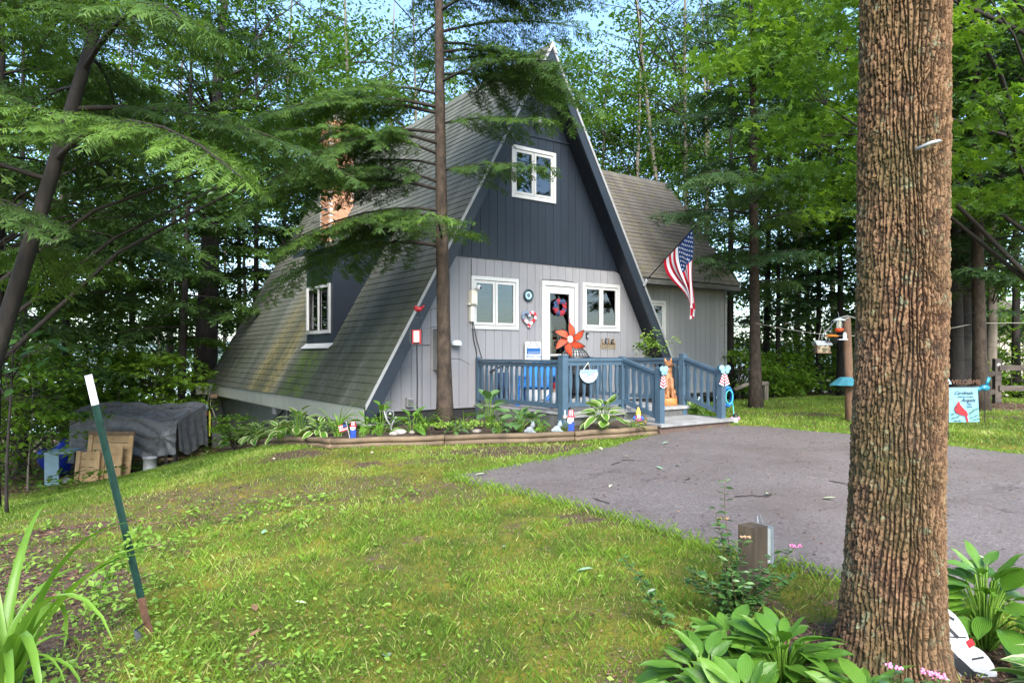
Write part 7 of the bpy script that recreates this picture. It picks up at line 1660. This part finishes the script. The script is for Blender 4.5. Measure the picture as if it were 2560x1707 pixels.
# ------------------------------------------------------------------ grass, groundcover, litter
def scatter(n, x0, x1, y0, y1, dens, seed):
    g = np.random.default_rng(seed); x = g.uniform(x0, x1, n); y = y0 + (y1 - y0) * g.random(n) ** 1.0
    ok = ~(inside(x, y, DRV_IN) if len(DRV_IN) else np.zeros(len(x), bool)) & ~inside(x, y, BED) & ~inside(x, y, HOUSE) & ~inside(x, y, DECKP) & (np.abs(x) < y * .80 + .6)
    x, y = x[ok], y[ok]; b = baremap(x, y); ok = g.random(len(x)) < dens(b, x, y); return x[ok], y[ok], b[ok], g
DRV_IN = [(x - .0, y) for x, y in DRV]
DECKP = [tuple(P(*q, 0))[:2] for q in ((-1.5, .5), (-1.5, -2.2), (-.3, -2.2), (-.3, -3.2), (1.6, -3.2), (1.6, .5))]
def blades(name, n, x0, x1, y0, y1, hmin, hmax, w, seed, dens, mt, kind_label, tmin=.0):
    x, y, b, g = scatter(n, x0, x1, y0, y1, dens, seed); k = len(x)
    z = H(x, y) - .004; az = g.random(k) * 6.283; hh = g.uniform(hmin, hmax, k) * (1 - .35 * b); ln = g.uniform(.2, 1.0, k) * hh
    ca, sa = np.cos(az), np.sin(az); la = g.random(k) * 6.283
    V = np.empty((k, 4, 3)); ww = w * g.uniform(.7, 1.3, k)
    V[:, 0] = np.stack([x - ca * ww, y - sa * ww, z], -1); V[:, 1] = np.stack([x + ca * ww, y + sa * ww, z], -1)
    V[:, 2] = np.stack([x + ln * .45 * np.cos(la) + ca * ww * .7, y + ln * .45 * np.sin(la) + sa * ww * .7, z + hh * .65], -1)
    V[:, 3] = np.stack([x + ln * np.cos(la), y + ln * np.sin(la), z + hh], -1)
    nz = fbm(x * 1.4 + 50, y * 1.4 + 20, 61, 3)
    t = np.clip(.42 + (nz - .5) * 1.3 + g.normal(size=k) * .16 + tmin, 0, 1); dry = g.random(k) < .06 + .10 * b; t[dry] = .97
    o = link(name, npmesh(name, V.reshape(-1, 3), np.arange(4 * k).reshape(-1, 4), mt, tint=np.repeat(t, 4)), kind='stuff')
    tag(o, kind_label, 'grass'); return k
dn = lambda b, x, y: np.clip(1 - b * 1.15, .03, 1) * np.clip(.25 + 1.6 * (fbm(x * 2.2 + 70, y * 2.2 + 10, 71, 3) - .22), .15, 1)
blades('lawn_grass', 190000, -5, 4.5, 2.6, 6.5, .018, .050, .0022, 1, dn, L_grass, 'short patchy green grass over the near lawn')
blades('lawn_grass', 150000, -9, 3, 6.5, 12, .02, .055, .0034, 2, dn, L_grass, 'sparse mossy grass of the mound toward the house')
blades('lawn_grass', 100000, -1, 14, 9, 19.5, .03, .075, .006, 3, lambda b, x, y: np.clip(1 - b, .05, 1), L_grass, 'fresh green grass of the lawn right of the drive')
blades('lawn_grass', 60000, -12, -3.0, 10.5, 17, .03, .08, .005, 4, lambda b, x, y: np.clip(1 - b, .05, 1), L_grass, 'bright grass on the slope down to the left', )
cl_ = lambda b, x, y: np.clip((fbm(x * 5 + 33, y * 5 + 3, 95, 2) - .58) * 9, 0, 1) * (1 - b * .6)
blades('lawn_grass', 60000, -5, 4.5, 2.6, 7.5, .045, .095, .0024, 5, cl_, L_grass, 'taller uncut tufts standing out of the near lawn')
def edge_pts():
    out = []
    for a, b in ((DRV[0], DRV[-1]), (DRV[-1], DRV[-2]), (DRV[-2], DRV[-3]), (DRV[-3], DRV[-4]), (DRV[0], DRV[1]), (DRV[1], DRV[2]), (DRV[5], DRV[6]), (DRV[6], DRV[7])): out.append((np.array(a), np.array(b)))
    return out
g = np.random.default_rng(19); ex = []; 
for a, b in edge_pts():
    n = int(np.hypot(*(b - a)) * 420); t = g.random(n)[:, None]; nn = np.array([-(b - a)[1], (b - a)[0]]) / np.hypot(*(b - a)); ex.append(a + (b - a) * t + nn * g.normal(size=(n, 1)) * .07)
ex = np.concatenate(ex); x, y = ex[:, 0], ex[:, 1]; k = len(x); z = H(x, y); az = g.random(k) * 6.28; la = g.random(k) * 6.28; hh = g.uniform(.03, .085, k); w = .0028
V = np.stack([np.stack([x - np.cos(az) * w, y - np.sin(az) * w, z], -1), np.stack([x + np.cos(az) * w, y + np.sin(az) * w, z], -1), np.stack([x + hh * .3 * np.cos(la) + w * .6, y + hh * .3 * np.sin(la), z + hh * .65], -1), np.stack([x + hh * .7 * np.cos(la), y + hh * .7 * np.sin(la), z + hh], -1)], 1)
tag(link('edge_grass', npmesh('edge_grass', V.reshape(-1, 3), np.arange(4 * k).reshape(-1, 4), L_grass, tint=np.repeat(np.clip(.5 + g.normal(size=k) * .2, 0, 1), 4)), kind='stuff'), 'longer grass fringe along the edge of the asphalt', 'grass')
def litter(name, n, x0, x1, y0, y1, size, seed, dens, mt, lab, cat, t0, tmpl=LF_D, lift=.006, tilt=.25):
    x, y, b, g = scatter(n, x0, x1, y0, y1, dens, seed); k = len(x); az = g.random(k) * 6.28
    pos = np.stack([x, y, H(x, y) + lift * (.5 + g.random(k))], -1)
    V, F, T = inst(tmpl[0], tmpl[1], pos, frames(np.stack([np.cos(az), np.sin(az), g.normal(size=k) * tilt * .6], -1), np.stack([g.normal(size=k) * tilt, g.normal(size=k) * tilt, np.ones(k)], -1)), size * g.uniform(.5, 1.3, k), t0 + g.normal(size=k) * .2, tmpl[2])
    tag(link(name, npmesh(name, V, F, mt, tint=T), kind='stuff'), lab, cat)
litter('leaf_litter', 26000, -13, -.5, 2.4, 9, .05, 11, lambda b, x, y: np.clip((b - .35) * 1.3, 0, 1) * (x < -.8), L_litter, 'brown leaf litter in the bed at the lower left', 'leaf litter', .45)
litter('leaf_litter', 26000, -16, -5, 11, 24, .085, 12, lambda b, x, y: np.clip((b - .3) * 1.3, 0, 1), L_litter, 'reddish brown leaf litter under the left trees', 'leaf litter', .45)
litter('leaf_litter', 9000, .2, 3.4, 2.4, 4.6, .035, 13, lambda b, x, y: np.clip((b - .3) * 1.3, 0, 1), L_litter, 'brown litter and wood chips round the foreground hostas', 'leaf litter', .5)
litter('leaf_litter', 9000, 5, 16, 14, 24, .08, 14, lambda b, x, y: np.clip((b - .4) * 1.3, 0, 1), L_litter, 'brown leaf litter along the back of the right lawn', 'leaf litter', .4)
litter('lawn_debris', 13000, -5, 4, 2.6, 11, .019, 15, lambda b, x, y: np.ones_like(x), L_litter, 'dry bits and crumbs strewn over the lawn', 'debris', .75, lift=.02)
DRVX = DRV_IN; DRV_IN = []
def ondrive(b, x, y): return inside(x, y, DRVX) * (.35 + .65 * np.clip(1 - np.abs(y - 9) / 5, 0, 1))
_H = H
def H(x, y): return _H(x, y) + .031
litter('drive_debris', 2600, -1, 8, 3.5, 12.2, .030, 21, ondrive, L_litter, 'small leaf bits and crumbs scattered over the asphalt', 'debris', .35, lift=.006)
H = _H; DRV_IN = DRVX
wd_ = lambda b, x, y: np.clip((fbm(x * 3 + 15, y * 3 + 25, 91, 3) - .50) * 8, 0, 1) * np.clip(b * 1.5, 0, 1) * (x < -1.0)
litter('bed_weeds', 14000, -6.5, -1.0, 2.6, 7.5, .055, 23, wd_, L_clover, 'small leafy weeds growing through the litter at the lower left', 'weeds', .42, lift=.07, tilt=.5)
cden = lambda b, x, y: np.exp(-((x + 1.75) / .85) ** 2 - ((y - 3.55) / .95) ** 2) * 1.0 + .30 * np.exp(-((x + 3) / 1.2) ** 2 - ((y - 5) / 1.2) ** 2) + .06 * (y < 5)
litter('clover_cover', 24000, -5, 1.6, 2.5, 7, .036, 16, cden, L_clover, 'light green clover-like groundcover round the steel post', 'groundcover', .5, lift=.035, tilt=.4)
litter('woodland_cover', 16000, -18, -7, 13, 30, .13, 17, lambda b, x, y: np.full_like(x, .45) * (x < -8.5), L_maple, 'low green plants on the floor of the left woods', 'groundcover', .55, lift=.22, tilt=.5)
litter('woodland_cover', 16000, 4, 24, 19, 30, .12, 18, lambda b, x, y: np.full_like(x, .6), L_maple, 'low green plants on the floor of the right woods', 'groundcover', .75, lift=.22, tilt=.5)
# single leaves, twigs and mushrooms that one could pick up
fl_me = npmesh('fallen_leaf', *(lambda a: (a[0] * np.array([1, 1, .8]), a[1]))(LF_O), mat('pale_leaf', (.42, .46, .28), .6, .2, 20))
fl_gr = npmesh('fallen_leaf', *(lambda a: (a[0] * np.array([1, 1, .8]), a[1]))(LF_O), mat('blue_green_leaf', (.20, .32, .20), .5, .2, 20))
fl_br = npmesh('fallen_leaf', *(lambda a: (a[0] * np.array([1, 1, .8]), a[1]))(LF_O), mat('brown_leaf', (.16, .09, .05), .7, .2, 20))
def on_top(p): return p.z + (.034 if inside(np.array([p.x]), np.array([p.y]), bd)[0] else .02)
for k, (px, py, s, kd, lab) in enumerate(((1185, 1195, .13, 0, 'pale fallen leaf on the left tip of the drive'), (1505, 1130, .12, 0, 'pale fallen leaf at the upper edge of the drive'), (1578, 1148, .10, 0, 'small pale leaf on the drive below the platform'), (1688, 1170, .12, 0, 'narrow pale leaf in the middle of the drive'), (1655, 1115, .12, 1, 'green leaf on the drive near the platform corner'), (1658, 1180, .12, 1, 'green leaf in the middle of the drive'), (1931, 1243, .15, 0, 'pale leaf on the drive left of the big trunk'), (2052, 1254, .15, 0, 'pale leaf on the drive close to the big trunk'), (1523, 1225, .08, 0, 'tiny pale leaf on the lower drive'), (2470, 1408, .12, 0, 'yellowish leaf on the drive right of the big trunk'), (1268, 1370, .11, 1, 'blue-green leaf standing on the lawn below the drive'), (1440, 1433, .13, 1, 'larger blue-green leaf on the lawn toward the timber post'), (655, 1340, .10, 1, 'upright green leaf on the left lawn'), (770, 1515, .09, 0, 'pale torn leaf on the front lawn'), (965, 1640, .12, 1, 'broad green leaf at the bottom of the lawn'), (800, 1240, .07, 0, 'pale leaf on the upper lawn'), (640, 1535, .10, 2, 'brown leaf on the left front lawn'), (780, 1185, .10, 2, 'brown leaf on the mossy mound'), (1780, 1440, .08, 2, 'brown leaf beside the timber post'), (620, 1600, .10, 2, 'dark brown leaf at the lower left lawn'))):
    p = ground(px, py); t = thing('fallen_leaf', lab, 'leaf', (p.x, p.y, on_top(p)), k * 1.7, 'single leaves lying on drive and lawn')
    link('leaf_blade', (fl_me, fl_gr, fl_br)[kd], t, True, Matrix.Rotation(-.25, 4, 'Y') @ Matrix.Diagonal((s, s, s, 1)))
for k, (px, py, L, lab) in enumerate(((1880, 1250, .35, 'thin dark twig on the drive in front of the trunk'), (1500, 1260, .30, 'short dark twig on the lower drive'), (1540, 1165, .25, 'curved twig on the upper drive'), (1570, 1158, .16, 'stubby twig on the upper drive'), (2100, 1215, .3, 'twig at the far side of the drive'), (1720, 1205, .15, 'tiny twig in the middle of the drive'))):
    p = ground(px, py); t = thing('twig', lab, 'twig', (p.x, p.y, on_top(p) + .004), k * 2.1, 'twigs on the drive'); MB().tube([(-L / 2, 0, 0), (0, .02, .008), (L / 2, -.01, 0)], .005, 5).obj('stick', M_twig, t, True, True)
mm = MB(); mm.lathe([(.006, 0), (.007, .03)], 6); stem_me = mm.mesh('stem', M_whitewood, True)
mm = MB(); mm.lathe([(.024, .028), (.022, .036), (.012, .044), (.003, .046)], 9); cap_me = mm.mesh('cap', M_mush, True)
for k, (px, py, s, lab) in enumerate(((740, 1112, 1.0, 'single pale mushroom left of the cluster by the log bend'), (771, 1109, 1.1, 'pale mushroom at the left of the cluster'), (785, 1111, 1.3, 'largest pale mushroom in the middle of the cluster'), (796, 1110, 1.2, 'pale mushroom at the right of the cluster'), (777, 1115, .9, 'small low mushroom below the cluster'), (811, 1117, 1.0, 'pale mushroom just right of the cluster'), (918, 1116, .9, 'lone mushroom in front of the painted figure'), (930, 1135, .9, 'lone mushroom lower on the mound'), (685, 1150, .9, 'lone mushroom far left on the mound'))):
    p = ground(px, py); t = thing('mushroom', lab, 'mushroom', (p.x, p.y, p.z - .002), k, 'mushrooms by the logs'); M = Matrix.Diagonal((s, s, s, 1)); link('stem', stem_me, t, True, M.copy()); link('cap', cap_me, t, True, M.copy())
